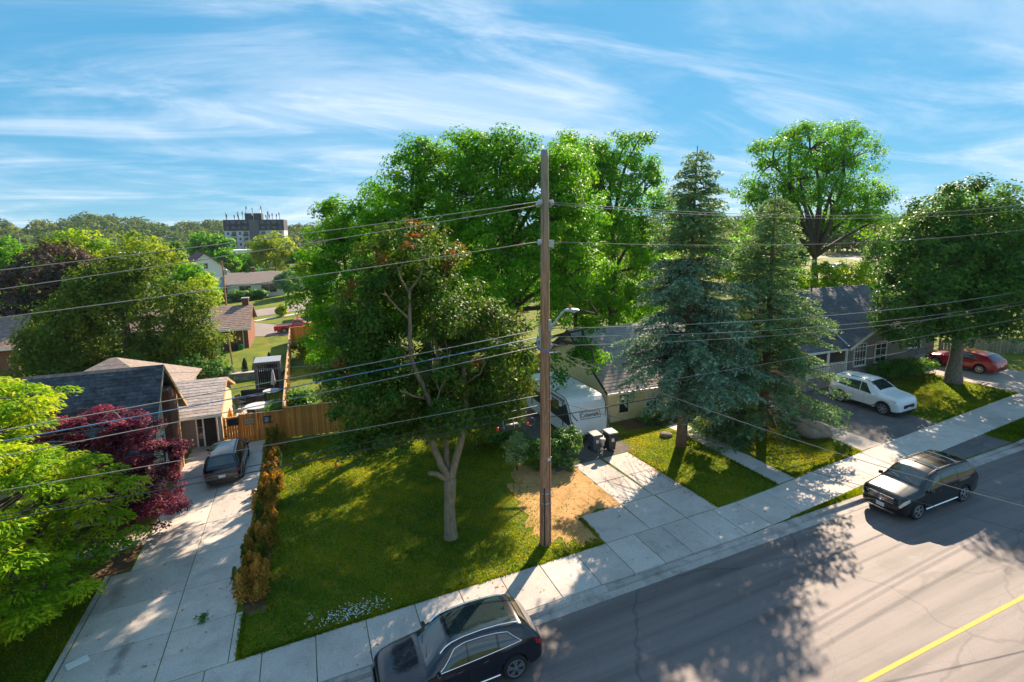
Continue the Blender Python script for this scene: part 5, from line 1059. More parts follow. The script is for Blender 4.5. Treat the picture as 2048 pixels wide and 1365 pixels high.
# --- black roofed house, left
O = Vector((-9, 31, -.45)); lh = house('shingled_house', 'house with steep black shingle roof and brick gable beside the left driveway', (-9, 31), -.45)
def lo_(x, y, z): return (x - O.x, y - O.y, z - O.z)
RZ = 6.10; RY = 31.35
slab_tone(m_shk, .6, 1.4); slab_tone(m_shg, .8, 1.15); slab_tone(m_shd, .85, 1.12); slab_tone(m_wood, .72, 1.25); slab_tone(m_wood2, .8, 1.15); slab_tone(m_woodg, .75, 1.2)
roof_plane(lh, lo_(-15, 27.5, 2.30), lo_(-7.0, 27.5, 2.30), lo_(-7.0, RY, RZ), lo_(-15, RY, RZ), 26, m_shk, .028, tab=.42, seed=5)
roof_plane(lh, lo_(-7.0, 35.85, 2.62), lo_(-15, 35.85, 2.62), lo_(-15, RY, RZ), lo_(-7.0, RY, RZ), 18, m_shk2, .02)
MB().prism([lo_(-7.5, 28.0, -.4), lo_(-7.5, 28.0, 2.55), lo_(-7.5, RY, 5.85), lo_(-7.5, 35.4, 2.72), lo_(-7.5, 35.4, -.4)], (-6.8, 0, 0)).build('wall', m_beige, lh)
siding(lh, lo_(-7.5, 28.1, 0)[:2], lo_(-7.5, 32.0, 0)[:2], .1, 6.2, .16, m_beige, (1, 0), top=lambda u: min(2.55 + (3.9 * u) * .985, 5.85) + .45)
for (y0, z0, y1, z1) in ((27.45, 2.22, RY, RZ + .0), (35.9, 2.56, RY, RZ)):   # fascia boards along the rake
    a, b = Vector(lo_(-6.98, y0, z0)), Vector(lo_(-6.98, y1, z1)); MB().hexa([a - Vector((.04, 0, .24)), a - Vector((0, 0, .24)), b - Vector((0, 0, .24)), b - Vector((.04, 0, .24))], [a - Vector((.04, 0, .02)), a - Vector((0, 0, .02)), b - Vector((0, 0, .02)), b - Vector((.04, 0, .02))]).build('fascia', m_beige if y0 < 30 else m_wood2, lh)
col = thingpart('brick_column', lh); MB().bx(*[v for pr in zip(lo_(-7.48, 32.15, -.4), lo_(-7.12, 33.55, 4.55)) for v in pr]).build('core', m_mortar, col)
bk = MB(); z = -.35; row = 0
while z < 4.5:
    y = 32.15 - (.11 if row % 2 else 0)
    while y < 33.5:
        a, b = max(y, 32.15), min(y + .205, 33.55)
        if b - a > .04: bk.bx(*[v for pr in zip(lo_(-7.13, a, z), lo_(-7.10, b, z + .062)) for v in pr])
        y += .22
    xx = -7.48
    while xx < -7.14: bk.bx(*[v for pr in zip(lo_(xx, 32.125, z), lo_(min(xx + .205, -7.12), 32.16, z + .062)) for v in pr]); xx += .22
    z += .077; row += 1
tag(bk.build('bricks', m_brick, col), kind='stuff')
MB().bx(*[v for pr in zip(lo_(-7.5, 33.56, -.4), lo_(-7.06, 33.78, 4.35)) for v in pr]).build('corner_board', m_wood2, lh)
for yy, w2 in ((30.9, .12), (31.95, .10)): MB().bx(*[v for pr in zip(lo_(-7.5, yy, -.2), lo_(-7.44, yy + w2, 5.2 if yy < 31 else 5.0)) for v in pr]).build('trim_board', m_white, lh)
window(lh, lo_(-7.47, 31.45, 1.6), .7, 1.6, (1, 0), bars=(1, 2))
# entry wing
roof_plane(lh, lo_(-8.3, 35.45, 1.88), lo_(-5.22, 35.45, 1.88), lo_(-5.22, 39.2, 3.25), lo_(-8.3, 39.2, 3.25), 13, m_shg, .022, tab=.95, seed=8, single=60)
roof_plane(lh, lo_(-5.22, 42.9, 1.88), lo_(-8.3, 42.9, 1.88), lo_(-8.3, 39.2, 3.25), lo_(-5.22, 39.2, 3.25), 10, m_shg, .018)
MB().prism([lo_(-5.5, 36.0, -.4), lo_(-5.5, 36.0, 1.9), lo_(-5.5, 39.2, 3.1), lo_(-5.5, 42.5, 1.9), lo_(-5.5, 42.5, -.4)], (-2.4, 0, 0)).build('wing_wall', m_taupe, lh)
siding(lh, lo_(-5.5, 36.0, 0)[:2], lo_(-5.5, 42.5, 0)[:2], .1, 3.4, .2, m_beige, (1, 0), top=lambda u: 2.3 + (1.2 * (1 - abs(2 * u - 1))))
MB().bx(*[v for pr in zip(lo_(-5.24, 35.40, 1.72), lo_(-8.2, 35.48, 1.87)) for v in pr]).build('gutter', m_white, lh)
for (y0, y1) in ((35.45, 39.2), (42.9, 39.2)):
    a, b = Vector(lo_(-5.2, y0, 1.86)), Vector(lo_(-5.2, y1, 3.23)); MB().hexa([a - Vector((.04, 0, .18)), a - Vector((0, 0, .18)), b - Vector((0, 0, .18)), b - Vector((.04, 0, .18))], [a - Vector((.04, 0, .0)), a, b, b - Vector((.04, 0, .0))]).build('fascia', m_wood2, lh)
ent = thingpart('entry_door', lh)
MB().bx(*[v for pr in zip(lo_(-6.28, 35.93, -.25), lo_(-5.62, 35.99, 1.62)) for v in pr]).build('door_leaf', m_dark, ent)
for x0, x1 in ((-6.36, -6.28), (-5.62, -5.54), (-6.72, -6.65)): MB().bx(*[v for pr in zip(lo_(x0, 35.90, -.25), lo_(x1, 35.98, 1.68)) for v in pr]).build('door_frame', m_white, ent)
MB().bx(*[v for pr in zip(lo_(-6.72, 35.90, 1.62), lo_(-5.54, 35.98, 1.70)) for v in pr]).build('lintel', m_white, ent)
for k in range(3): MB().bx(*[v for pr in zip(lo_(-6.64, 35.94, -.15 + .6 * k), lo_(-6.37, 35.97, .38 + .6 * k)) for v in pr]).build('pane', m_pane, ent)
MB().bx(*[v for pr in zip(lo_(-7.0, 35.4, -.42), lo_(-5.45, 36.0, -.22)) for v in pr]).build('step', m_stone, lh)
MB().bx(*[v for pr in zip(lo_(-5.46, 35.5, -.4), lo_(-5.26, 35.7, 1.72)) for v in pr]).build('porch_post', m_stone, lh)
# rear hip
ap0, ap1 = lo_(-12.9, 44, 4.28), lo_(-12.6, 44, 4.28); e = [lo_(-17.4, 39.6, 1.9), lo_(-8.2, 39.6, 1.9), lo_(-8.2, 48.6, 1.9), lo_(-17.4, 48.6, 1.9)]
for i, (a, b, c, d) in enumerate(((e[0], e[1], ap1, ap0), (e[1], e[2], ap1, ap1), (e[2], e[3], ap0, ap1), (e[3], e[0], ap0, ap0))): roof_plane(lh, a, b, c, d, 12, m_sht, .016)
MB().bx(*[v for pr in zip(lo_(-17.0, 40.0, -.5), lo_(-8.6, 48.2, 1.9)) for v in pr]).build('rear_wall', m_taupe, lh)
MB().bx(*[v for pr in zip(lo_(-14.4, 41.6, 3.1), lo_(-13.9, 41.9, 3.35)) for v in pr]).build('roof_vent', m_dark, lh)
# --- cream house
O2 = Vector((20.5, 31.8, zf(19))); ch = house('cream_house', 'cream clapboard house with taupe shingle roof behind the spruces', (20.5, 31.8), zf(19))
def l2(x, y, z): return (x - O2.x, y - O2.y, z - O2.z)
roof_plane(ch, l2(16.55, 26.5, 2.86), l2(25.6, 26.5, 2.86), l2(25.6, 31.8, 5.92), l2(16.55, 31.8, 5.92), 22, m_shg, .024)
roof_plane(ch, l2(25.6, 37.1, 2.86), l2(16.55, 37.1, 2.86), l2(16.55, 31.8, 5.92), l2(25.6, 31.8, 5.92), 16, m_shg, .02)
MB().prism([l2(16.95, 26.85, .7), l2(16.95, 26.85, 2.85), l2(16.95, 31.8, 5.7), l2(16.95, 36.75, 2.85), l2(16.95, 36.75, .7)], (8.3, 0, 0)).build('wall', m_cream, ch)
siding(ch, l2(16.95, 26.84, 0)[:2], l2(25.25, 26.84, 0)[:2], 0, 2.0, .145, m_cream, (0, -1))
siding(ch, l2(16.95, 36.75, 0)[:2], l2(16.95, 26.85, 0)[:2], 0, 5.2, .145, m_cream, (-1, 0), top=lambda u: 1.92 + 2.85 * (1 - abs(2 * u - 1)))
MB().bx(*[v for pr in zip(l2(16.98, 26.88, .2), l2(25.22, 36.7, 1.0)) for v in pr]).build('foundation', m_stone, ch)
MB().bx(*[v for pr in zip(l2(16.5, 26.38, 2.74), l2(25.6, 26.5, 2.88)) for v in pr]).build('gutter', m_white, ch)
for (y0, y1) in ((26.5, 31.8), (37.1, 31.8)):
    a, b = Vector(l2(16.53, y0, 2.86)), Vector(l2(16.53, y1, 5.92)); MB().hexa([a - Vector((.0, 0, .2)), a + Vector((.05, 0, -.2)), b + Vector((.05, 0, -.2)), b - Vector((0, 0, .2))], [a, a + Vector((.05, 0, 0)), b + Vector((.05, 0, 0)), b]).build('rake_board', m_dark, ch)
window(ch, l2(17.85, 26.82, 2.05), .72, 1.25, (0, -1), bars=(1, 2), m=m_cream, glass=m_pane)
window(ch, l2(22.6, 26.82, 2.05), 1.5, 1.1, (0, -1), bars=(2, 1))
dr = thingpart('front_door', ch); MB().bx(*[v for pr in zip(l2(19.45, 26.78, .95), l2(20.3, 26.85, 2.7)) for v in pr]).build('door_leaf', m_white, dr)
for k in range(3): MB().bx(*[v for pr in zip(l2(19.55 + .25 * k, 26.76, 1.15), l2(19.74 + .25 * k, 26.79, 1.9)) for v in pr]).build('pane', m_pane, dr)
for k in range(2): MB().bx(*[v for pr in zip(l2(19.2, 26.1 - .3 * k, .9 - .22 * k - .25), l2(20.6, 26.8, .93 - .22 * k)) for v in pr]).build('step', m_stone, ch)
MB().tube([l2(16.9, 26.95, 2.7), l2(16.9, 26.95, 1.0)], .035, 6).build('downpipe', m_white, ch)
# --- grey house, right
O3 = Vector((40, 30, zf(38))); gh = house('grey_house', 'taupe grey house with dark shingle roof, front gable and white porch railing', (40, 30), zf(38))
def l3(x, y, z): return (x - O3.x, y - O3.y, z - O3.z)
roof_plane(gh, l3(33.8, 26.2, 4.75), l3(47.6, 26.2, 4.75), l3(47.6, 33.0, 7.35), l3(33.8, 33.0, 7.35), 26, m_shd, .024)
roof_plane(gh, l3(47.6, 39.6, 4.75), l3(33.8, 39.6, 4.75), l3(33.8, 33.0, 7.35), l3(47.6, 33.0, 7.35), 18, m_shd, .02)
MB().prism([l3(34.2, 26.6, 1.6), l3(34.2, 26.6, 4.75), l3(34.2, 33, 7.1), l3(34.2, 39.2, 4.75), l3(34.2, 39.2, 1.6)], (13, 0, 0)).build('wall', m_taupe, gh)
# front gable wing, ridge towards the street
gx0, gx1, ga, gy0, gy1 = 34.9, 41.1, 38.0, 24.9, 30.5; ge, gz = 4.35, 6.0
roof_plane(gh, l3(gx0 - .3, gy1, ge), l3(gx0 - .3, gy0 - .35, ge), l3(ga, gy0 - .35, gz), l3(ga, gy1, gz), 16, m_shd, .022)
roof_plane(gh, l3(gx1 + .3, gy0 - .35, ge), l3(gx1 + .3, gy1, ge), l3(ga, gy1, gz), l3(ga, gy0 - .35, gz), 16, m_shd, .022)
MB().prism([l3(gx0, gy0, 1.5), l3(gx1, gy0, 1.5), l3(gx1, gy0, ge), l3(ga, gy0, gz - .12), l3(gx0, gy0, ge)], (0, 2.5, 0)).build('gable_wall', m_taupe, gh)
siding(gh, l3(gx0, gy0, 0)[:2], l3(gx1, gy0, 0)[:2], -.2, 4.0, .19, m_taupe, (0, -1), top=lambda u: 2.35 + 1.55 * (1 - abs(2 * u - 1)))
siding(gh, l3(gx0, gy0 + 2.5, 0)[:2], l3(gx0, gy0, 0)[:2], -.2, 2.35, .19, m_taupe, (-1, 0))
for (xa, xb) in ((gx0 - .3, ga), (gx1 + .3, ga)):
    a, b = Vector(l3(xa, gy0 - .38, ge)), Vector(l3(xb, gy0 - .38, gz)); MB().hexa([a - Vector((0, 0, .2)), b - Vector((0, 0, .2)), b + Vector((0, .04, -.2)), a + Vector((0, .04, -.2))], [a, b, b + Vector((0, .04, 0)), a + Vector((0, .04, 0))]).build('fascia', m_white, gh)
a, b = l3(ga - .02, gy0 - .36, gz + .05), l3(ga - .02, gy1, gz + .05)
MB().tube([l3(gx0 - .25, gy0 - .2, ge + .07), l3(36.6, 28.2, 5.38)], .06, 5).build('valley_flashing', m_metal, gh)
window(gh, l3(35.95, gy0 - .03, 3.72), 1.15, 1.55, (0, -1), bars=(4, 3)); window(gh, l3(38.1, gy0 - .03, 3.72), 1.15, 1.45, (0, -1), bars=(2, 3)); window(gh, l3(44.5, 26.55, 3.7), 1.6, 1.2, (0, -1), bars=(2, 2))
for xx, yy in ((41.2, 29.2), (44.5, 31.0)): MB().box(l3(xx, yy + 2, 6.75), (.35, .35, .3), taper=.8).build('roof_vent', m_metal, gh)
MB().tube([l3(40.2, 32.4, 7.0), l3(40.2, 32.4, 7.75)], .06, 6).build('vent_pipe', m_dkmetal, gh)
# porch
roof_plane(gh, l3(30.9, 24.9, 4.28), l3(35.0, 24.9, 4.28), l3(35.0, 28.6, 5.5), l3(30.9, 28.6, 5.5), 14, m_shd, .022)
MB().bx(*[v for pr in zip(l3(31.2, 26.8, 1.5), l3(34.9, 30, 5.0)) for v in pr]).build('porch_wall', m_taupe, gh)
MB().bx(*[v for pr in zip(l3(31.0, 24.85, 4.12), l3(35.0, 24.97, 4.26)) for v in pr]).build('gutter', m_white, gh)
MB().bx(*[v for pr in zip(l3(31.0, 24.9, 1.4), l3(34.9, 27, 2.32)) for v in pr]).build('porch_floor', m_stone, gh)
rl = thingpart('railing', gh)
for z_ in (2.46, 3.28): MB().bx(*[v for pr in zip(l3(31.05, 24.93, z_), l3(34.8, 25.0, z_ + .07)) for v in pr]).build('rail', m_white, rl)
for k in range(26): MB().bx(*[v for pr in zip(l3(31.1 + .145 * k, 24.945, 2.5), l3(31.145 + .145 * k, 24.985, 3.3)) for v in pr]).build('baluster', m_white, rl)
for xx in (31.05, 33.0, 34.78): MB().bx(*[v for pr in zip(l3(xx - .06, 24.9, 2.3), l3(xx + .06, 25.02, 4.2)) for v in pr]).build('porch_post', m_white, gh)
# --- generic far houses
def gable_house(name, label, base, size, wall_h, ridge_h, wm_, rm, rz=0, chimney=None, wins=(), ridge_along_x=True, n=10, overhang=.4, trim=None):
    """base centre, size (w, d); own axes rotated by rz"""
    x, y = base; w, d = size; r_ = thing(name, label, 'house', (x, y, ground(x, y)), rz)
    hw, hd = w / 2, d / 2; o = overhang
    if ridge_along_x:
        MB().prism([(-hw, -hd, -.5), (-hw, -hd, wall_h), (-hw, 0, ridge_h - .12), (-hw, hd, wall_h), (-hw, hd, -.5)], (w, 0, 0)).build('wall', wm_, r_)
        ez = wall_h - (ridge_h - wall_h) * o / hd
        roof_plane(r_, (-hw - o, -hd - o, ez), (hw + o, -hd - o, ez), (hw + o, 0, ridge_h), (-hw - o, 0, ridge_h), n, rm, .03); roof_plane(r_, (hw + o, hd + o, ez), (-hw - o, hd + o, ez), (-hw - o, 0, ridge_h), (hw + o, 0, ridge_h), n, rm, .03)
        MB().bx(-hw - o, hw + o, -hd - o - .1, -hd - o, ez - .16, ez - .02).build('gutter', trim or m_white, r_)
    else:
        MB().prism([(-hw, -hd, -.5), (hw, -hd, -.5), (hw, -hd, wall_h), (0, -hd, ridge_h - .12), (-hw, -hd, wall_h)], (0, d, 0)).build('wall', wm_, r_)
        ez = wall_h - (ridge_h - wall_h) * o / hw
        roof_plane(r_, (-hw - o, hd + o, ez), (-hw - o, -hd - o, ez), (0, -hd - o, ridge_h), (0, hd + o, ridge_h), n, rm, .03); roof_plane(r_, (hw + o, -hd - o, ez), (hw + o, hd + o, ez), (0, hd + o, ridge_h), (0, -hd - o, ridge_h), n, rm, .03)
    for (cx, cz, ww, hh, side) in wins:
        if side == 'f': window(r_, (cx, -hd - .02, cz), ww, hh, (0, -1), bars=(2, 1) if ww > 1 else (1, 2))
        else: window(r_, (hw + .02, cx, cz), ww, hh, (1, 0), bars=(1, 2))
    if chimney: cx, cyy, ch_ = chimney; q = MB().bx(cx - .35, cx + .35, cyy - .35, cyy + .35, wall_h - .5, ridge_h + ch_).build('chimney', m_brick, r_); MB().bx(cx - .42, cx + .42, cyy - .42, cyy + .42, ridge_h + ch_, ridge_h + ch_ + .14).build('chimney_cap', m_stone, q)
    return r_
m_brickw = mat('brick_wall', (0.22, 0.09, 0.055), 0.9, var=0.35, vscale=6, bump=0.6, bscale=30)
bh = gable_house('brick_bungalow', 'red brick bungalow with brown roof and chimney behind the green back lawn', (-12.3, 70.9), (12, 9), 3.0, 5.0, m_brickw, m_shb, 0, (5.6, .2, .7), [(3.6, 2.25, 1.3, 1.5, 'f'), (1.2, 2.3, .8, 1.2, 'f'), (-2.5, 2.2, 1.3, 1.3, 'f')], n=14)
MB().tube([(5.5, -4.6, 2.8), (5.5, -4.6, .1)], .05, 6).build('downpipe', m_white, bh)
gable_house('ranch_house', 'white fronted ranch house with taupe roof across the back street', (-9.6, 128.5), (11, 9), 3.3, 5.2, m_white, m_sht, .06, (-.5, 1.2, .9), [(2.4, 1.9, 3.0, 1.7, 'f'), (-2.2, 2.1, 2.2, 1.1, 'f')], n=10)
gable_house('brick_ranch', 'brick end of the house left of the white ranch house', (-18.5, 127.5), (7.5, 8), 3.2, 4.9, m_brickw, m_shg, .06, None, [(1.5, 2, 1.2, 1.2, 'f')], n=8)
gable_house('hipped_bungalow', 'pale roofed bungalow partly hidden right of the ranch house', (2.5, 138), (10, 9), 3.2, 5.6, m_white, m_sht, .05, None, [(-2, 2, 1.6, 1.2, 'f')], n=8)
gable_house('white_gable_house', 'white house with small attic window and dark red roof in the distance', (-24.0, 155), (11, 12), 5.2, 9.8, m_white, mat('roof_red', (.10, .05, .045), .9, var=.3), .3, None, [(0, 6.6, 1.2, 1.3, 'f')], ridge_along_x=False, n=8)
gable_house('edge_house', 'brown roofed house at the far left edge behind the locust', (-33.5, 74), (9, 9), 3.2, 5.8, m_brickw, m_shb, .1, None, [(2, 2, 1.2, 1.2, 'f')], n=8)
gable_house('far_bungalow', 'pale low house behind the trees left of the ranch house', (-30, 186), (16, 10), 3.5, 6, m_white, m_sht, 0, None, [(0, 2, 1.6, 1.2, 'f')], n=8)
# --- apartment block with roof antennas
ax0, ax1, ayy = -33.9, -7.2, 290; az0 = ground(-20, 290); ab = thing('apartment_block', 'seven storey white and black apartment block with antennas on its roof', 'building', ((ax0 + ax1) / 2, ayy, az0), -.10)
m_aw = mat('block_white', (0.55, 0.57, 0.60), 0.7, var=0.08, vscale=.4); m_ad = mat('block_black', (0.035, 0.04, 0.052), 0.7, var=0.2, vscale=.5); wA = (ax1 - ax0) / 2; top = 20.2 - az0; mid = 15.0 - az0
MB().bx(-wA, wA, 0, 14, 0, mid).build('wall', m_aw, ab); MB().bx(-wA - .15, wA + .15, -.15, 14.15, mid, top).build('upper_wall', m_ad, ab)
MB().bx(-wA + 9, -wA + 12, 3, 9, top, top + 3.2).build('lift_house', m_ad, ab); MB().bx(-wA + 13, -wA + 16.5, 3, 9, top, top + 3.2).build('lift_house', m_ad, ab)
MB().bx(-2.2, 2.2, -.7, -.1, 0, top).build('stair_bay', mat('block_grey', (.10, .105, .12), .7), ab)
nf = 8; fh = top / nf
for f in range(nf):
    for c in range(10):
        xx = -wA + 1.6 + c * (2 * wA - 3.2) / 9
        if abs(xx) < 2.6: continue
        bal = c in (1, 3, 6, 8); upper = (f + .5) * fh > mid; off = -.16 if upper else -.01
        MB().bx(xx - (.95 if bal else .5), xx + (.95 if bal else .5), off - .05, off, f * fh + .75, f * fh + 2.1).build('window', m_pane, ab)
        if bal:
            MB().bx(xx - 1.15, xx + 1.15, off - 1.15, off, f * fh + .05, f * fh + .2).build('balcony', m_aw if not upper else m_ad, ab); MB().bx(xx - 1.15, xx + 1.15, off - 1.18, off - 1.10, f * fh + .2, f * fh + 1.0).build('balcony_rail', m_ad, ab)
ra = random.Random(5)
for k in range(17):
    xx = -wA + ra.uniform(.5, 26); zz_ = top + (3.2 if 9 < xx + wA < 16.5 else 0); hh = ra.uniform(2.2, 4.4); a_ = MB().tube([(xx, 4 + ra.uniform(-2, 2), zz_), (xx + ra.uniform(-.2, .2), 4, zz_ + hh)], .12, 4)
    a_.box((xx, 3.6, zz_ + hh * .75), (.45, .3, 1.2)); a_.build('antenna', m_ad if k % 3 else m_metal, ab)
# commercial sheds
def shed_bldg(name, label, x, y, w, d, h, m, rz=0, extra=None):
    r_ = thing(name, label, 'building', (x, y, ground(x, y)), rz); MB().bx(-w / 2, w / 2, -d / 2, d / 2, -.5, h).build('wall', m, r_); MB().bx(-w / 2 - .2, w / 2 + .2, -d / 2 - .2, d / 2 + .2, h, h + .35).build('parapet', m_white, r_)
    k = int(w / 4)
    for i in range(k): MB().bx(-w / 2 + (i + .2) * w / k, -w / 2 + (i + .8) * w / k, -d / 2 - .06, -d / 2, .9, 2.6).build('window', m_pane, r_)
    if extra: MB().bx(*extra[0]).build('sign_board', extra[1], r_)
    return r_
shed_bldg('store_building', 'low white commercial building behind the golden tree', -44.5, 192, 16, 14, 9.6, m_white, .05)
shed_bldg('store_building', 'long pale flat roofed building under the apartment block', -16, 236, 26, 14, 7.6, m_white, 0, ((-8.5, -3.5, -7.3, -7.05, 4.6, 6.6), mat('sign_red', (.5, .04, .05), .5)))
# ------------------------------------------------------------------ utility pole, lamp, wires
m_pole = mat('pole_wood', (0.44, 0.215, 0.12), 0.9, var=0.45, vscale=9, bump=0.8, bscale=30, stretch=(3, 3, .25))
m_poleg = mat('pole_wood_grey', (0.36, 0.325, 0.28), 0.9, var=0.4, vscale=9, bump=0.8, bscale=30, stretch=(3, 3, .25))
m_wire = mat('wire_grey', (0.29, 0.27, 0.25), 0.7, 0.0, var=0.1, spec=.2); m_wireb = mat('wire_black', (0.03, 0.032, 0.035), 0.5, var=0.2); m_wireblue = mat('wire_blue_sheath', (0.10, 0.19, 0.33), 0.6, var=0.3, vscale=2)
m_porc = mat('porcelain', (0.5, 0.52, 0.55), 0.25, var=0.1); m_orange = mat('orange_tag', (0.75, 0.06, 0.02), 0.5)
PX, PY, PZ = 8.18, 17.55, zf(8.18)
up = thing('utility_pole', 'tall weathered wooden utility pole between lawn and dirt patch', 'utility pole', (PX, PY, PZ))
def rad_(h): return .235 - .0068 * h
def polex(h): return .05 * (h / 15)
hs_ = np.linspace(-.3, 15, 44); MB().tube([(polex(h), 0, h) for h in hs_], [.235 - .0068 * h for h in hs_], 18).build('shaft', m_pole, up, 2)
_t = m_pole.node_tree; _b = _t.nodes['Principled BSDF']; _s = _b.inputs['Base Color'].links[0].from_socket   # greyed by weather towards the top, drying cracks
_tc = _t.nodes.new('ShaderNodeTexCoord'); _sp = _t.nodes.new('ShaderNodeSeparateXYZ'); _t.links.new(_tc.outputs['Object'], _sp.inputs[0])
_nz = _t.nodes.new('ShaderNodeTexNoise'); _nz.inputs['Scale'].default_value = 1.2; _nz.inputs['Detail'].default_value = 5; _t.links.new(_tc.outputs['Object'], _nz.inputs['Vector'])
_ad = _t.nodes.new('ShaderNodeMath'); _ad.operation = 'MULTIPLY_ADD'; _t.links.new(_nz.outputs[0], _ad.inputs[0]); _ad.inputs[1].default_value = 7; _t.links.new(_sp.outputs[2], _ad.inputs[2])
_mr = _t.nodes.new('ShaderNodeMapRange'); _mr.inputs[1].default_value = 13; _mr.inputs[2].default_value = 19; _t.links.new(_ad.outputs[0], _mr.inputs[0])
_mx = _t.nodes.new('ShaderNodeMix'); _mx.data_type = 'RGBA'; _t.links.new(_mr.outputs[0], _mx.inputs[0]); _t.links.new(_s, _mx.inputs[6]); _mx.inputs[7].default_value = (.30, .275, .235, 1); _t.links.new(_mx.outputs[2], _b.inputs['Base Color'])
streaks(m_pole, (14, 14, .35), .33, .46, .45); streaks(m_pole, (3, 3, .8), .30, .42, .3)
MB().tube([(polex(h) + .10, -rad_(h) * .93, h) for h in np.linspace(.1, 7.6, 12)], .012, 5).build('ground_wire', m_wireb, up)
MB().tube([(polex(h) - .13, -rad_(h) * .84, h) for h in np.linspace(.05, 2.4, 5)], .03, 6).build('conduit', m_dkmetal, up)
def rad(h): return .235 - .0068 * h
for h in (2.15, 1.75): MB().lathe([(rad(h) + .006, -.025), (rad(h) + .012, 0), (rad(h) + .006, .025)], (polex(h), 0, h), 18).build('band', m_metal, up, 2)
for h, m_, w2, hh in ((3.55, m_plate, .12, .12), (3.62, mat('tag_yellow', (.6, .4, .05), .5), .08, .06)): MB().box((polex(h) + .06 + (.08 if hh < .1 else 0), -rad(h) + .004, h), (w2, .02, hh)).build('tag', m_, up)
for h in (5.95, 5.5, 5.1): MB().lathe([(.035, -.03), (.035, .01), (.02, .02)], (polex(h) + .03, -rad(h) - .01, h), 8, 'Y').build('bolt', m_metal, up)
for h in (13.18, 13.12):
    for sg in (-1, 1): MB().lathe([(.06, 0), (.12, .04), (.07, .08), (.12, .12), (.06, .16)], (polex(h) + sg * (rad(h) + .02) - (.12 if sg < 0 else 0), -.04 if h > 13.15 else .1, h), 10, 'X').build('insulator', m_porc, up)
MB().lathe([(.06, 0), (.12, .04), (.07, .08), (.12, .12), (.06, .16)], (polex(11.75) - rad(11.75) - .13, 0, 11.78), 10, 'X').build('insulator', m_porc, up)
MB().box((polex(11.7) + rad(11.7) + .06, -.02, 11.72), (.22, .16, .26)).build('bracket', m_metal, up)
rk = MB(); rk.box((polex(8.2) - rad(8.2) - .03, -.02, 8.25), (.05, .06, .9)); rk.box((polex(8.2) + rad(8.2) + .03, -.02, 8.25), (.05, .06, .9)); rk.build('secondary_rack', m_metal, up)
for h in (8.55, 8.3, 7.95):
    for sg in (-1, 1): MB().lathe([(.045, -.05), (.03, 0), (.045, .05)], (polex(h) + sg * (rad(h) + .08), -.03, h), 8).build('insulator', m_porc, up)
for k in range(5):      # jumper loops
    a = np.array([polex(8) - .3, -.05, 8.45 - .09 * k]); b = np.array([polex(8) + .12 * k - .1, -.28, 7.85 - .03 * k]); P = [a + (b - a) * t + np.array([-.25 * math.sin(PI * t), -.1 * math.sin(PI * t), -.12 * math.sin(PI * t)]) for t in np.linspace(0, 1, 9)]
    MB().tube(P, .012, 4).build('jumper', m_wire if k % 2 else m_wireblue, up)
MB().tube([(polex(8) + .3 + .25 * math.cos(t), -.1, 7.7 + .3 * math.sin(t)) for t in np.linspace(.8, 4.4, 10)], .014, 4).build('jumper', m_wire, up)
# street lamp on the pole
lamp = thing('street_lamp', 'grey cobra head street lamp on a short arm of the utility pole', 'street lamp', (PX + polex(8.8) + .10, PY - rad(8.8), PZ + 8.75))
MB().box((0, -.01, 0), (.12, .06, .40)).build('mount', m_metal, lamp); MB().tube([(.02, -.05, -.10), (.26, -.20, .28), (.40, -.30, .50), (.50, -.36, .57)], [.045, .042, .04, .04], 8).build('arm', m_metal, lamp, True)
hd_ = MB()
d = Vector((.82, -.5, .02)).normalized(); sd = Vector((-d.y, d.x, 0)); c0 = Vector((.44, -.33, .55))
sec = [(0, .05, .06), (.10, .10, .09), (.28, .14, .10), (.45, .12, .07), (.54, .05, .03)]; vs = []
for s, w2, h2 in sec:
    for k in range(8): q = 2 * PI * k / 8; vs.append(c0 + d * s + sd * math.cos(q) * w2 + Vector((0, 0, max(math.sin(q), -.35) * h2)))
hd_.add(vs, [(i * 8 + k, i * 8 + (k + 1) % 8, (i + 1) * 8 + (k + 1) % 8, (i + 1) * 8 + k) for i in range(4) for k in range(8)] + [tuple(range(8)), tuple(32 + k for k in range(8))]); hd_.build('lamp_head', m_metal, lamp, True)
MB().lathe([(.05, 0), (.055, .10), (.045, .13)], c0 + d * .22 + Vector((0, 0, .09)), 10).build('photocell', m_amber, lamp, True)
MB().lathe([(.09, 0), (.06, -.05)], c0 + d * .34 + Vector((0, 0, -.03)), 10).build('lens', m_porc, lamp, True)
def wire(name, label, pts, r, m, group=None, n=24, cat_='cable', n_side=5):
    """smooth curve through given points"""
    P = np.array(pts, float); t = np.linspace(0, 1, len(P)); tt = np.linspace(0, 1, n)
    if len(P) == 3:     # parabola through three points, parametrised by chord length
        d1 = np.linalg.norm(P[1] - P[0]); d2 = np.linalg.norm(P[2] - P[1]); t1 = d1 / (d1 + d2); tt_ = tt[:, None]
        Q = P[0] * (tt_ - t1) * (tt_ - 1) / ((0 - t1) * (0 - 1)) + P[1] * tt_ * (tt_ - 1) / (t1 * (t1 - 1)) + P[2] * tt_ * (tt_ - t1) / (1 * (1 - t1))
    else: Q = np.stack([np.interp(tt, t, P[:, k]) for k in range(3)], -1)
    o = MB().tube([tuple(q - P[0]) for q in Q], r * .8, n_side).build(name, m, None, 2, loc=tuple(P[0]), fix=False); return tag(o, label, cat_, group)
def wl(a, b):   # from the pole to the left frame edge and on to the next pole
    A = ray_at(a[0], a[1], 17.5); B = ray_at(b[0], b[1], 17.5); Cc = A + (B - A) * 2.6; Cc.z += 1.1; M_ = A.lerp(B, 1.0); return [A, M_, Cc]
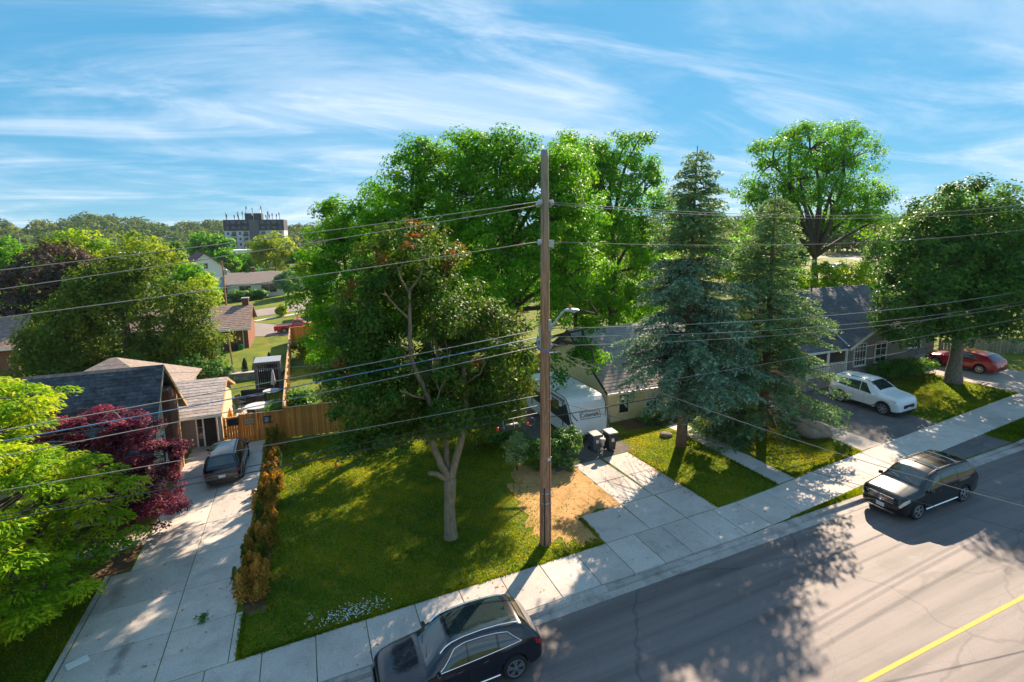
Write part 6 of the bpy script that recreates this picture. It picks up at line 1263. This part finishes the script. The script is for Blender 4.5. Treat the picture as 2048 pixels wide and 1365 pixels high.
LEFT = [((1083, 403), (0, 541), m_wire, .016, 'uppermost bare power line running left from the pole'), ((1083, 410), (0, 579), m_wire, .016, 'second bare power line from the top running left from the pole'), ((1083, 483), (0, 636), m_wire, .016, 'third power line running left from the pole below the top pair'),
        ((1078, 660), (0, 862), m_wire, .02, 'twisted grey wire left of the pole at street lamp height'), ((1078, 675), (0, 884), m_wireblue, .022, 'blue sheathed wire left of the pole below the lamp'), ((1078, 693), (0, 914), m_wire, .018, 'pale wire left of the pole just under the blue one'),
        ((1079, 791), (0, 982), m_wire, .014, 'thin telephone wire left of the pole'), ((1079, 811), (0, 1032), m_wireb, .018, 'upper of the twin black telephone cables left of the pole'), ((1079, 826), (0, 1042), m_wireb, .024, 'lower black telephone cable left of the pole carrying the splice case')]
for a, b, m_, r_, lb in LEFT: wire('power_line' if a[1] < 700 else 'telephone_cable', lb, wl(a, b), r_, m_)
RIGHT = [((1097, 404), (1500, 429), (1996, 407), m_wire, .014, 'uppermost power line running right from the pole'), ((1097, 408), (1500, 434), (1996, 418), m_wire, .014, 'second power line from the top running right from the pole'), ((1097, 484), (1500, 491), (2047, 452), m_wire, .014, 'third power line running right across the spruces'),
         ((1100, 657), (1500, 643), (2047, 574), m_wire, .02, 'thick wire leaving the pole to the right at lamp height'), ((1100, 674), (1500, 663), (2047, 594), m_wire, .016, 'middle wire right of the pole below the lamp'), ((1105, 692), (1500, 675), (2047, 600), m_wire, .016, 'lowest of the three secondary wires right of the pole'),
         ((1098, 835), (1500, 762), (2047, 663), m_wireb, .024, 'black telephone cable running right in front of the trailer'), ((1098, 800), (1617, 713), (2020, 646), m_wire, .014, 'thin telephone wire running right above the black cable')]
for a, b, c, m_, r_, lb in RIGHT:
    A, B, Cc = [ray_at(*q, 17.5) for q in (a, b, c)]; D = Cc + (Cc - B) * .9; D.z += .35
    wire('power_line' if a[1] < 700 else 'telephone_cable', lb, [A, Cc, D] if False else [A, B, Cc + (Cc - B) * .5 + Vector((0, 0, .25))], r_, m_)
# service drops crossing the street and to the houses
wire('service_drop', 'service wire falling from the pole across the sidewalk to the right', [ray_at(1108, 700, 17.5), ray_at(1498, 849, 13.6), ray_at(2090, 1024, 8.2)], .016, m_wire)
wire('service_drop', 'black drop cable crossing the street in front of the crossover', [ray_at(1098, 800, 17.5), ray_at(1500, 909, 13.4), ray_at(2090, 1078, 8.4)], .012, m_wireb)
wire('service_drop', 'thin wire from the pole to the eave of the cream house', [ray_at(1112, 697, 17.5), ray_at(1165, 735, 23), Vector((16.8, 28.5, 4.1))], .012, m_wire)
wire('service_drop', 'wire from the pole towards the eave of the black roofed house', [ray_at(1079, 690, 17.5), Vector((1.5, 25, 6.7)), Vector((-7.0, 31.5, 5.6))], .012, m_wire)
wire('service_drop', 'wire looping over to the grey house from the secondary line', [ray_at(1905, 629, 17.5), ray_at(1800, 655, 20), Vector((34.8, 25, 4.5))], .012, m_wire)
# splice case, slack loops
A = ray_at(1079, 826, 17.5); B = ray_at(0, 1042, 17.5); dr_ = (B - A).normalized()
sp0, sp1 = ray_at(1036, 850, 17.45), ray_at(998, 858, 17.45); spc = thing('splice_case', 'black cylindrical splice case hanging from the telephone cable', 'splice case', tuple((sp0 + sp1) / 2)); h_ = (sp1 - sp0) / 2 * .95
MB().tube([-h_ * 1.12, -h_, -h_ * .99, h_ * .99, h_, h_ * 1.12], [.05, .07, .105, .105, .07, .05], 14).build('case', m_wireb, spc, 2)
for s in (-.55, .6): MB().tube([h_ * s + Vector((math.cos(q) * .0, math.sin(q) * .112, math.cos(q) * .112)) for q in np.linspace(0, 2 * PI, 14)], .010, 4).build('strap', m_metal, spc); 
for s in (-.55, .6): MB().tube([h_ * s + Vector((0, 0, .10)), h_ * s + Vector((0, 0, .26))], .012, 4).build('hanger', m_metal, spc)
MB().tube([h_ * 1.1, h_ * 1.35], [.075, .06], 10).build('end_cap', m_orange, spc, 2)
def slack(label, c, rx, rz_, tagpos=0):
    r_ = thing('cable_loop', label, 'cable loop', tuple(c)); MB().tube([(rx * math.cos(t), .0, rz_ * math.sin(t)) for t in np.linspace(-.1 * PI, 1.25 * PI + PI * .6, 20)], .018, 5).build('loop', m_wireb, r_, 2); MB().box((-rx * .95, -.02, -rz_ * .3), (.10, .04, .10)).build('marker_tag', m_orange, r_); return r_
slack('slack black loop with orange tag hanging over the lawn', ray_at(697, 925, 17.5), .42, .17); slack('slack cable loop with orange tag left of the pole', ray_at(1062, 844, 17.5), .16, .15)
wire('cable_loop', 'curled slack on the wires in front of the japanese maple', [ray_at(206, 838, 17.5), ray_at(225, 824, 17.5), ray_at(243, 842, 17.5)], .014, m_wire, cat_='cable loop')
# ------------------------------------------------------------------ fences
def board_fence(name, label, a, b, h, bw, m, seed, step=None, gap=.006, rail_side=-1, cap=True, zfun=None, posts=2.4, pm=None):
    """vertical boards one by one between (x, y) points, rails and posts"""
    r_ = thing(name, label, 'fence', (a[0], a[1], zf(a[0]))); rr = random.Random(seed)
    dx, dy = b[0] - a[0], b[1] - a[1]; L = math.hypot(dx, dy); rz = math.atan2(dy, dx); n = int(L / bw)
    me = MB().box((0, 0, h / 2 + .03), (bw - gap, .022, h)).mesh('board', m)
    for i in range(n):
        t = (i + .5) / n; o = addmesh('board', me, r_); zx = zf(a[0] + dx * t) - zf(a[0])
        o.location = (dx * t, dy * t, zx + rr.uniform(-.012, .012)); o.rotation_euler = (rr.uniform(-.006, .006), rr.uniform(-.006, .006), rz + rr.uniform(-.02, .02))
    nx_, ny_ = -dy / L, dx / L
    for zz_ in (.35, h * .55, h - .2):
        MB().tube([(nx_ * .05 * -rail_side, ny_ * .05 * -rail_side, zz_), (dx + nx_ * .05 * -rail_side, dy + ny_ * .05 * -rail_side, zz_ + zf(b[0]) - zf(a[0]))], .035, 4).build('rail', pm or m, r_)
    k = max(1, round(L / posts))
    for i in range(k + 1):
        t = i / k; MB().box((dx * t - nx_ * .09 * rail_side, dy * t - ny_ * .09 * rail_side, (h + .1) / 2 + zf(a[0] + dx * t) - zf(a[0])), (.1, .1, h + .1), rz).build('post', pm or m, r_)
    if cap: MB().hexa(*[[(0 + nx_ * s, 0 + ny_ * s, h + z_) if j == 0 else (dx + nx_ * s, dy + ny_ * s, h + z_ + zf(b[0]) - zf(a[0])) for j, s in ((0, -.06), (1, -.06), (1, .06), (0, .06))] for z_ in (.03, .065)]).build('cap_rail', pm or m_wood2, r_)
    return r_
fa = board_fence('wooden_fence', 'orange stained board fence with three mirrors beside the left house', (-4.3, 35.85), (-1.75, 35.25), 1.72, .14, m_wood, 1)
gt = board_fence('wooden_gate', 'orange stained wooden gate between left house and board fence', (-5.24, 36.0), (-4.34, 35.86), 1.62, .14, m_wood, 2, posts=9); gt['category'] = 'gate'
for zz_ in (.5, 1.1): MB().box((.08, -.03, zz_), (.16, .03, .06)).build('hinge', m_dkmetal, gt)
m_mirror = mat('mirror_pane', (0.5, 0.52, 0.54), 0.06, 0.95)
for k, t in enumerate((.06, .30, .62)):
    mr = thing('fence_window', ('dark framed opening at the gate end of the board fence', 'middle framed lattice opening in the board fence', 'framed mirror with blue reflection on the board fence')[k], 'window frame', (-4.85 + t * 3.6 + (0 if k else -.05), 35.80 - t * .62, zf(-4) + 1.36))
    f = MB()
    for s in (-1, 1): f.box((s * .28, 0, 0), (.05, .05, .42)); f.box((0, 0, s * .20), (.60, .05, .05))
    f.build('frame', m_dkmetal if k != 1 else m_wood2, mr); MB().box((0, .01, 0), (.54, .02, .38)).build('pane', (m_dark, m_beige, m_mirror)[k], mr)
    if k == 1:
        g_ = MB()
        for s in (-.14, 0, .14): g_.box((s, -.01, 0), (.03, .03, .38))
        g_.box((0, -.012, 0), (.54, .03, .03)); g_.build('lattice', m_wood2, mr)
board_fence('wooden_fence', 'orange board fence running right from the corner post under the maples', (-1.70, 35.0), (4.6, 33.6), 1.95, .14, m_wood, 3)
board_fence('wooden_fence', 'long pale board fence running back beside the patio', (-1.75, 35.4), (-1.88, 66.2), 1.85, .16, m_wood2, 4, rail_side=1)
board_fence('wooden_fence', 'brown board fence across the back of the yard near the pickup', (-1.88, 66.3), (7.5, 65.0), 1.95, .15, m_wood, 5)
board_fence('picket_fence', 'grey weathered picket fence behind the red hatchback', (46.6, 25.8), (52.5, 22.4), 1.15, .24, m_woodg, 6, gap=.09, cap=False)
# ------------------------------------------------------------------ back yard
sw = thing('retaining_wall', 'low grey stone retaining wall along the raised back lawn', 'wall', (-9.5, 52.2, zf(-7) - .1)); rr = random.Random(3)
for lay in range(3):
    xx = 0.0 + (.35 if lay % 2 else 0)
    while xx < 6.6:
        w_ = rr.uniform(.6, .95); bevel(MB().box((xx + w_ / 2, rr.uniform(-.02, .02), .14 + lay * .25), (w_ - .02, .42, .24)).build('stone', m_stone, sw), .03); xx += w_
MB().bx(-.1, 6.9, -.28, .28, .78, .88).build('capping', mat('stone_pale', (.42, .39, .36), .9, var=.2, vscale=3, bump=.4), sw)
m_lawn2 = m_grass
up_l = quad_sheet('raised_lawn', [(-16, 52.5), (-2.0, 52.5), (-2.0, 66), (-16, 66)], .25, m_grass)
pav = thing('patio_pavilion', 'charcoal framed pavilion shed with dark curtain and flat roof', 'pavilion', (-3.2, 47.0, zf(-3.2)))
m_char = mat('charcoal_paint', (.10, .105, .115), .6, var=.1); m_curt = mat('dark_curtain', (.018, .02, .024), .8, var=.3, vscale=8)
MB().bx(-.95, .95, -.8, 1.2, 2.45, 2.62).build('roof', m_char, pav); MB().bx(-1.0, 1.0, -.85, 1.25, 2.62, 2.66).build('roof_sheet', m_metal, pav)
for s in (-1, 1):
    MB().bx(s * .88 - .11, s * .88 + .11, -.75, -.55, 0, 2.45).build('post', m_char, pav); MB().bx(s * .88 - .08, s * .88 + .08, 1.0, 1.16, 0, 2.45).build('post', m_char, pav)
    MB().bx(s * .9 - .03, s * .9 + .03, -.5, 1.0, .1, 2.4).build('side_panel', m_char, pav)
cu = MB()
for k in range(10): cu.bx(-.76 + k * .152, -.76 + k * .152 + .13, -.50 + .03 * (k % 2), -.46 + .03 * (k % 2), .1, 2.44)
cu.build('curtain', m_curt, pav)
um = thing('patio_umbrella', 'closed pale patio umbrella in front of the pavilion', 'umbrella', (-2.75, 44.6, zf(-2.75))); MB().tube([(0, 0, 0), (0, 0, 2.35)], .025, 6).build('pole', m_metal, um)
MB().lathe([(.04, 2.3), (.10, 2.0), (.15, 1.5), (.20, 1.15), (.14, 1.1)], (0, 0, 0), 10).build('canopy', mat('umbrella_cloth', (.42, .38, .40), .8, var=.2), um, 2)
ut = thing('round_table', 'round glass topped table under the closed umbrella', 'table', (-2.85, 43.4, zf(-2.85))); MB().lathe([(.62, 0), (.62, .03)], (0, 0, .95), 20).build('table_top', m_porc, ut)
for k in range(4): MB().tube([(.4 * math.cos(k * PI / 2 + .5), .4 * math.sin(k * PI / 2 + .5), 0), (.5 * math.cos(k * PI / 2 + .5), .5 * math.sin(k * PI / 2 + .5), .95)], .02, 5).build('leg', m_dkmetal, ut)
dt = thing('patio_table', 'oval glass patio table on the round rug', 'table', (-3.65, 40.7, zf(-3.6))); MB().lathe([(.85, 0), (.85, .03)], (0, 0, .74), 24).build('table_top', m_porc, dt)
for k in range(4): MB().tube([(.6 * math.cos(k * PI / 2 + .8), .6 * math.sin(k * PI / 2 + .8), 0), (.7 * math.cos(k * PI / 2 + .8), .7 * math.sin(k * PI / 2 + .8), .74)], .02, 5).build('leg', m_dkmetal, dt)
rg = tag(MB().lathe([(1.3, 0), (1.3, .012)], (0, 0, .05), 28).build('patio_rug', mat('rug_blue', (.16, .19, .28), .9, var=.4, vscale=5), None, loc=(-3.65, 40.5, zf(-3.6))), 'round blue grey rug under the patio table', 'rug')
def pchair(label, x, y, rz, grp='dark metal chairs around the patio'):
    c = thing('patio_chair', label, 'chair', (x, y, zf(x) + .03), rz, grp); MB().bx(-.25, .25, -.25, .25, .40, .45).build('seat', m_dkmetal, c); MB().box((0, .26, .72), (.5, .04, .55), rx=-.15).build('backrest', m_dkmetal, c)
    for sx_ in (-1, 1):
        for sy_ in (-1, 1): MB().tube([(.22 * sx_, .22 * sy_, .42), (.25 * sx_, .26 * sy_, 0)], .018, 5).build('leg', m_dkmetal, c)
        MB().bx(.25 * sx_ - .03, .25 * sx_ + .03, -.25, .28, .62, .66).build('armrest', m_dkmetal, c)
for lb, x, y, rz in (('dark metal chair left of the patio table', -4.95, 41.0, 1.4), ('dark metal chair behind the patio table towards the pavilion', -3.6, 42.0, 0), ('dark metal chair right of the patio table by the fence', -2.35, 41.0, -1.4), ('dark metal chair on the street side of the patio table', -3.9, 39.3, 3.0), ('dark lounge chair at the left side of the patio', -5.0, 43.3, .9)): pchair(lb, x, y, rz)
sf = thing('patio_sofa', 'long black patio sofa below the pavilion', 'sofa', (-3.9, 44.3, zf(-4))); MB().bx(-1.2, .55, -.4, .4, .1, .45).build('seat', m_dkmetal, sf); MB().bx(-1.2, .55, .3, .45, .4, .95).build('backrest', m_dkmetal, sf)
for k in range(3): bevel(MB().bx(-1.15 + .57 * k, -.62 + .57 * k, -.35, .28, .45, .58).build('cushion', m_curt, sf), .04, 2)
gr = thing('grill', 'grey covered barbecue grill just behind the gate', 'grill', (-4.15, 37.6, zf(-4.1))); MB().box((0, 0, .55), (1.0, .5, .9)).build('cabinet', m_dkmetal, gr); MB().box((0, 0, 1.08), (1.0, .55, .22), taper=.85).build('hood', mat('grill_cover', (.09, .09, .10), .7), gr)
ky = thing('kayak', 'orange kayak leaning on end against the house wing', 'kayak', (-5.15, 38.0, zf(-5))); MB().tube([(0, 0, 0), (.02, .02, .5), (.05, .04, 1.2), (.08, .05, 1.7)], [.05, .17, .17, .03], 8).build('hull', mat('kayak_orange', (.65, .22, .03), .4, var=.15), ky, 2)
tree('planter_shrub', 'leafy potted shrubs at the fence corner of the patio', 'shrub', (-2.55, 38.5), [(0, 0, .3), (0, 0, .6)], .04, [(0, 0, .8, .55, .8, .6), (.1, 1.2, .7, .5, .6, .5)], .26, 50, .12, L_SHR, m_bark_d, 111, twig=4)
patio = tag(bpy.data.objects.new('patio', None), kind='structure'); COL.objects.link(patio)
for i in range(4):
    for j in range(9): slab(patio, [(-5.25 + .84 * i, 36.6 + .84 * j), (-4.41 + .84 * i, 36.6 + .84 * j), (-4.41 + .84 * i, 37.44 + .84 * j), (-5.25 + .84 * i, 37.44 + .84 * j)], m_conc2, lift=.03)
for i, (x, y) in enumerate(((-5.55, 53.2), (-4.65, 53.2), (-3.55, 54.6), (-8.4, 53.0))): cedar('emerald_cedar', ('dark conical cedar just right of the thin post on the raised lawn', 'dark conical cedar left of the pavilion roof', 'small conical cedar peeking over the pavilion roof', 'rounded dark cedar left of the thin post')[i], (x, y), (1.55, 1.5, 1.5, 1.25)[i] + .25, (.36, .38, .34, .55)[i], 120 + i, .2, 'cedars on the raised lawn', m=leafmat('cedar_dark', [(.012, .03, .012), (.022, .05, .018), (.035, .07, .02)], .15, .7), per=2400, plumes=1)
th_ = thing('clothes_post', 'thin leaning wooden post on the raised back lawn', 'post', (-6.42, 52.9, zf(-6.4))); MB().tube([(0, 0, .1), (-.22, 0, 4.3)], [.09, .07], 7).build('post', m_wood2, th_); MB().tube([(-.45, 0, 4.15), (.05, 0, 4.2)], .03, 5).build('crossarm', m_woodg, th_)
ac = thing('air_conditioner', 'grey air conditioner and green bin against the brick bungalow', 'appliance', (-7.6, 65.9, zf(-7.6))); MB().bx(-.55, .1, -.35, .3, 0, .8).build('cabinet', m_dkmetal, ac); MB().bx(.25, .75, -.35, .25, 0, .85).build('green_bin', mat('bin_green', (.02, .14, .05), .5), ac); MB().box((-2.2, -.4, .35), (1.5, .5, .6)).build('white_box', m_white, ac)
# ------------------------------------------------------------------ bins, boulder, small things in front
def wheelie(label, x, y, m, lidm, h=1.0, rz=0.):
    b = thing('wheeled_bin', label, 'bin', (x, y, zf(x)), rz, 'bins in front of the trailer'); q = MB().box((0, 0, h * .5 + .05), (.44, .5, h - .1)); q = MB()
    q.hexa([(-.2, -.22, .05), (.2, -.22, .05), (.2, .22, .05), (-.2, .22, .05)], [(-.27, -.3, h - .05), (.27, -.3, h - .05), (.27, .3, h - .05), (-.27, .3, h - .05)]); bevel(q.build('bin_body', m, b), .03, 2)
    bevel(MB().box((0, -.01, h), (.6, .68, .08), rx=.05).build('lid', lidm, b), .03, 2)
    for s in (-1, 1): MB().lathe([(.1, -.03), (.1, .03)], (.24 * s, .2, .1), 12, 'X').build('wheel', m_tyre, b)
    MB().tube([(-.25, .36, h - .05), (.25, .36, h - .05)], .02, 5).build('handle', m, b); MB().box((0, -.285, h * .62), (.16, .02, .18), rx=-.08).build('sticker', m_plate, b)
wheelie('blue grey wheeled bin left of the black one in front of the trailer', 14.15, 23.95, mat('bin_grey', (.07, .085, .11), .5, var=.2), mat('bin_grey2', (.10, .11, .13), .5), .95)
wheelie('black wheeled bin with pale lid in front of the trailer', 14.9, 23.6, mat('bin_black', (.02, .022, .024), .5), mat('bin_lid', (.32, .31, .30), .6, var=.3), 1.05)
lp = thing('path_lamp', 'small pale cone shaped garden ornament in front of the bins', 'ornament', (14.15, 23.15, zf(14.1))); MB().tube([(0, 0, 0), (0, 0, .55)], .025, 6).build('stem', m_porc, lp); MB().lathe([(.03, .5), (.17, .95), (.15, .97)], (0, 0, 0), 10).build('cone', mat('stone_lamp', (.4, .37, .33), .8, var=.2), lp, 2)
rng = np.random.default_rng(7)
def boulder(label, x, y, s, seed):
    bm = bmesh.new(); bmesh.ops.create_icosphere(bm, subdivisions=3, radius=1); r2 = random.Random(seed); ph = [r2.uniform(0, 6) for _ in range(6)]
    for v in bm.verts:
        p = v.co; k = 1 + .13 * math.sin(2.1 * p.x + ph[0]) + .12 * math.sin(2.6 * p.y + ph[1]) + .1 * math.sin(3.1 * p.z + ph[2]) + .05 * math.sin(6 * p.x + 5 * p.y + ph[3]); v.co = Vector((p.x * s[0] * k, p.y * s[1] * k, p.z * s[2] * k + s[2] * .5))
    me = bpy.data.meshes.new('boulder'); bm.to_mesh(me); bm.free(); me.polygons.foreach_set('use_smooth', np.ones(len(me.polygons), bool)); o = addmesh('boulder', me, None, (x, y, zf(x)), mat('boulder_stone', (.30, .235, .18), .9, var=.35, vscale=3, bump=.8, bscale=9)); return tag(o, label, 'rock')
boulder('large tan boulder under the spruce beside the concrete strip', 25.55, 20.0, (.95, .7, .42), 3); boulder('small grey stone at the lawn corner by the left driveway', -.55, 17.3, (.10, .08, .05), 4)
boulder('pale rock by the walkway under the blue spruce', 18.6, 23.6, (.35, .3, .2), 6)
wp = tag(MB().box((0, 0, .012), (.55, .32, .015), rz=.5).build('paper_sheet', m_white, None, loc=(-7.3, 18.55, zf(-7.3) + .01)), 'crumpled white paper lying on the driveway edge', 'paper')
lf = np.random.default_rng(3); k = 60; cen = np.stack([lf.normal(0, .09, k), lf.normal(0, .13, k), lf.uniform(.01, .08, k)], -1)
V, T = leaves(lf, cen, unit(lf.normal(size=(k, 3)) * .5 + np.array([0, 0, 1.])), np.full(k, .11), tint=lf.random(k)); o = crown_obj(V, T, L_SHR, None, 'leafy_twig'); o.location = (-3.95, 18.95, zf(-3.95) + .01); tag(o, 'small fallen leafy twig on the left driveway', 'twig', kind='stuff')
# ------------------------------------------------------------------ background trees, lamps, forest
def bg_tree(label, px, ptop, Y, wpx, lm, seed, name='distant_tree', base_px=None, shape=1.0, leaf=None, group=None, n=None):
    """round tree: photograph column of its centre, top row, depth, crown width in pixels"""
    t = ray_at(px, ptop, Y); x = t.x; g = ground(x, Y); h = max(t.z - g, 2.0); w = wpx / 1060 * (Y * .92 + x * .36); rng = np.random.default_rng(seed); r = w / 2
    lobes = [(0, 0, h * .58, r * .8, r * .8, h * .40)]
    for k in range(5): a = k * 1.26 + seed; lobes.append((math.cos(a) * r * .55, math.sin(a) * r * .55, h * (.42 + .3 * rng.random()), r * .5, r * .5, h * .24 * shape))
    ls = leaf or max(.28, Y * .0042); cr = max(.7, r * .2)
    return tree(name, label, 'tree', (x, Y), [(0, 0, h * .2), (0, 0, h * .5)], max(.12, h * .022), lobes, cr, n or 34, ls, lm, m_bark_d, seed, .85, twig=3, group=group)
B = [('green tree at the far left edge above the copper beech', 12, 470, 110, 90, L_GREEN), ('bright green crown behind the copper beech', 130, 452, 98, 130, L_LOC), ('dark conifer like tree right of the golden tree', 302, 478, 140, 36, L_DEEP), ('bright bushy tree before the red roofed house', 378, 520, 100, 95, L_GREEN), ('green tree below the white gable house', 400, 545, 88, 70, L_LOC),
     ('broad green tree left of the apartment block', 415, 462, 200, 85, L_GREEN), ('yellow tree below the apartment block', 545, 466, 165, 95, L_YEL), ('dark tree right of the yellow one', 610, 500, 150, 70, L_DEEP), ('green tree in front of the pale store', 490, 505, 185, 80, L_GREEN), ('small dark evergreen in front of the ranch house', 573, 540, 116, 46, L_SPRG),
     ('yellow green tree right of the ranch house', 610, 520, 122, 60, L_YEL), ('bushy tree under the street lamps', 345, 482, 180, 50, L_DEEP), ('pale tree behind the white gable house', 450, 500, 176, 50, L_GREEN)]
for i, (lb, px, pt, Y, w, lm) in enumerate(B): bg_tree(lb, px, pt, Y, w, lm, 200 + i)
# shrubs before the ranch house
for i, (px, py, w) in enumerate(((468, 583, 22), (486, 580, 26), (520, 588, 22), (505, 590, 16))): bg_tree('clipped green shrub in front of the ranch house, number %s from its left end' % ('one', 'two', 'four', 'three')[i], px, py, 121, w, L_SHR, 240 + i, 'garden_shrub', n=30)
bg_tree('thin young street tree on the verge of the back street', 562, 612, 91, 12, L_YEL, 250, 'sapling', n=22)
bg_tree('bright leafy shrub at the back end of the side fence', 618, 676, 67.5, 34, L_LOC, 251, 'garden_shrub')
bg_tree('orange flowered shrub along the side fence', 606, 712, 58, 30, L_CED, 252, 'garden_shrub')
bg_tree('green garden shrub behind the board fence', 600, 792, 39, 40, L_SHR, 253, 'garden_shrub', n=44)
bg_tree('leafy shrub over the fence beside the maples', 655, 706, 52, 80, L_GREEN, 254, 'garden_shrub', n=44)
# fill behind cream house and spruces
for i, (lb, px, pt, Y, w, lm) in enumerate((('lower green tree right behind the trailer', 1150, 520, 45, 190, L_GREEN), ('green understorey tree behind the cream house roof', 1240, 560, 47, 150, L_GREEN), ('deep green tree behind the tall maples', 960, 470, 52, 260, L_GREEN), ('yellow green tree behind the blue spruce', 1345, 500, 62, 120, L_LOC), ('bright tree seen between the spruces', 1440, 520, 66, 130, L_YEL),
          ('green tree between the spruces and the spreading tree', 1500, 470, 70, 130, L_GREEN), ('pale green tree behind the spreading tree', 1700, 432, 130, 90, L_LOC), ('green tree left of the distant lot', 1560, 500, 84, 110, L_GREEN), ('deep green tree at the far right behind the street maple', 2010, 430, 70, 120, L_GREEN), ('green tree behind the street maple', 1950, 455, 90, 140, L_DEEP),
          ('leafy tree low behind the crimson maple', 860, 560, 50, 200, L_GREEN), ('green tree over the back fence', 690, 560, 60, 130, L_GREEN), ('bushy hedge tree right of the distant lot', 1760, 520, 70, 60, L_LOC), ('small tree behind the far driveway', 2040, 560, 42, 90, L_DEEP), ('green tree behind the right spruce', 1490, 470, 54, 150, L_GREEN), ('deep green tree left of the spreading tree trunk', 1565, 470, 58, 110, L_DEEP), ('low green tree behind the grey house ridge', 1585, 535, 47, 90, L_GREEN), ('deep green tree right of the sliver of distant lot', 1785, 455, 56, 100, L_DEEP), ('dense dark tree behind the picket fence', 1985, 590, 37, 190, L_DEEP), ('green tree at the frame edge above the picket fence', 2060, 530, 40, 160, L_GREEN), ('dark tree right behind the street maple trunk', 1880, 610, 42, 150, L_DEEP))):
    bg_tree(lb, px, pt, Y, w, lm, 300 + i, n=46 if Y < 70 else 34, leaf=.30 if Y < 70 else None)
# tree line beyond the lot, wooded hills
L_FOR = leafmat('forest', [(0.018, 0.045, 0.016), (0.03, 0.068, 0.02), (0.05, 0.095, 0.022), (0.075, 0.12, 0.022), (0.15, 0.15, 0.02)], .2, .7)
def forest(name, label, n, area, seed, hmin=9, hmax=17, per=130, ls=1.5):
    rng = np.random.default_rng(seed); VV, TT = [], []
    for k in range(n):
        x, y = area(rng); g = ground(x, y); h = rng.uniform(hmin, hmax); r = h * rng.uniform(.32, .46); C, O = crown_clumps(rng, [(x, y, g + h * .55, r, r, h * .45)], r * .32, .9, .1)
        V, T = clump_leaves(rng, C, O, r * .32, max(4, per // len(C)), ls, tbias=rng.normal(0, .2)); VV.append(V); TT.append(T)
    V = np.concatenate(VV); me = np_mesh(name, V, np.arange(len(V)).reshape(-1, 4), L_FOR, np.concatenate(TT)); return tag(addmesh(name, me), label, 'forest', kind='stuff')
def polar(a0, a1, r0, r1):
    def f(rng): a = math.radians(rng.uniform(a0, a1)); r = math.sqrt(rng.uniform(r0 * r0, r1 * r1)); return r * math.sin(a), r * math.cos(a)
    return f
forest('hill_forest', 'wooded hillside along the left horizon', 520, polar(-26, 8, 430, 820), 1, 6, 20, per=90, ls=2.3)
forest('mid_forest', 'mass of trees between the houses and the hillside', 230, polar(-27, 1, 300, 440), 2, 8, 14, 100, 1.7)
forest('right_tree_line', 'dark far tree line beyond the distant lot', 340, polar(14, 72, 260, 420), 3, 9, 15, 84, 1.9)
forest('right_near_trees', 'mass of garden trees beyond the houses right of the pole', 170, polar(12, 40, 72, 150), 6, 5, 10, 300, .62)
forest('lot_side_trees', 'mass of trees left of the distant lot', 60, polar(38, 50.5, 75, 190), 8, 6, 11, 260, .75)
forest('lot_back_trees', 'dark tree line directly behind the distant lot', 60, polar(46, 64, 185, 225), 9, 8, 12, 150, 1.2)
forest('far_right_trees', 'mass of garden trees behind the far right houses', 70, polar(56, 72, 80, 160), 7, 5, 10, 260, .7)
forest('town_trees', 'far trees between the distant roofs', 70, polar(-24, 2, 205, 290), 4, 6, 10, 200, 1.0)
# street lamps by the main road, far utility poles
for i, (px, pt, d_) in enumerate(((275, 471, -1), (308, 474, 1), (322, 476, 1), (375, 474, -1), (440, 484, -1))):
    t = ray_at(px, pt, 212); g = ground(t.x, 212); h = t.z - g; s = thing('road_lamp', ('leftmost tall road lamp right of the golden tree', 'second tall road lamp from the left', 'third tall road lamp, close to the second', 'fourth tall road lamp over the bushes', 'road lamp before the apartment block')[i], 'street lamp', (t.x, 212, g), 0, 'tall lamps along the main road')
    MB().tube([(0, 0, 0), (0, 0, h * .9), (.5 * d_, 0, h * .98), (2.4 * d_, 0, h)], [.14, .12, .10, .08], 6).build('mast', m_metal, s); MB().box((2.9 * d_, 0, h), (1.1, .35, .16)).build('lamp_head', m_porc, s)
for i, (px, pt, Y, tf) in enumerate(((444, 522, 112, True), (1996, 380, 60, False), (36, 466, 120, False))):
    t = ray_at(px, pt, Y); g = ground(t.x, Y); h = t.z - g; s = thing('far_utility_pole', ('distant utility pole with grey transformer before the brick ranch', 'utility pole behind the trees at the far right', 'distant pole above the copper beech')[i], 'utility pole', (t.x, Y, g)); MB().tube([(0, 0, 0), (0, 0, h)], [.16, .11], 8).build('shaft', m_pole, s)
    if tf: MB().lathe([(.28, 0), (.3, .05), (.3, .9), (.2, 1.0)], (.45, -.1, h - 2.6), 12).build('transformer', m_metal, s)
    MB().box((0, 0, h - .5), (1.8, .1, .12)).build('crossarm', m_woodg, s)
kb = house('brick_garage', 'small brick garage with flat pale roof edge by the back street', (1.9, 86.5)); MB().bx(-1.9, 2.2, -2, 2, 0, 2.2).build('wall', m_brickw, kb); MB().bx(-2.3, 2.6, -2.4, 2.4, 2.2, 2.4).build('roof', m_sht, kb); kb['category'] = 'garage'
# ------------------------------------------------------------------ air
hz = MB().bx(-1000, 1600, -600, 4700, -6, 62).build('haze', mat('air_surface', (.5, .5, .5)), None); tag(hz, kind='stuff')
mh = bpy.data.materials.new('haze_air'); mh.use_nodes = True; _t = mh.node_tree
for n in list(_t.nodes): _t.nodes.remove(n)
_o = _t.nodes.new('ShaderNodeOutputMaterial'); _v = _t.nodes.new('ShaderNodeVolumePrincipled'); _v.inputs['Density'].default_value = .00009; _v.inputs['Color'].default_value = (.60, .80, 1.0, 1); _v.inputs['Anisotropy'].default_value = .2
_t.links.new(_v.outputs[0], _o.inputs['Volume']); hz.data.materials.clear(); hz.data.materials.append(mh)
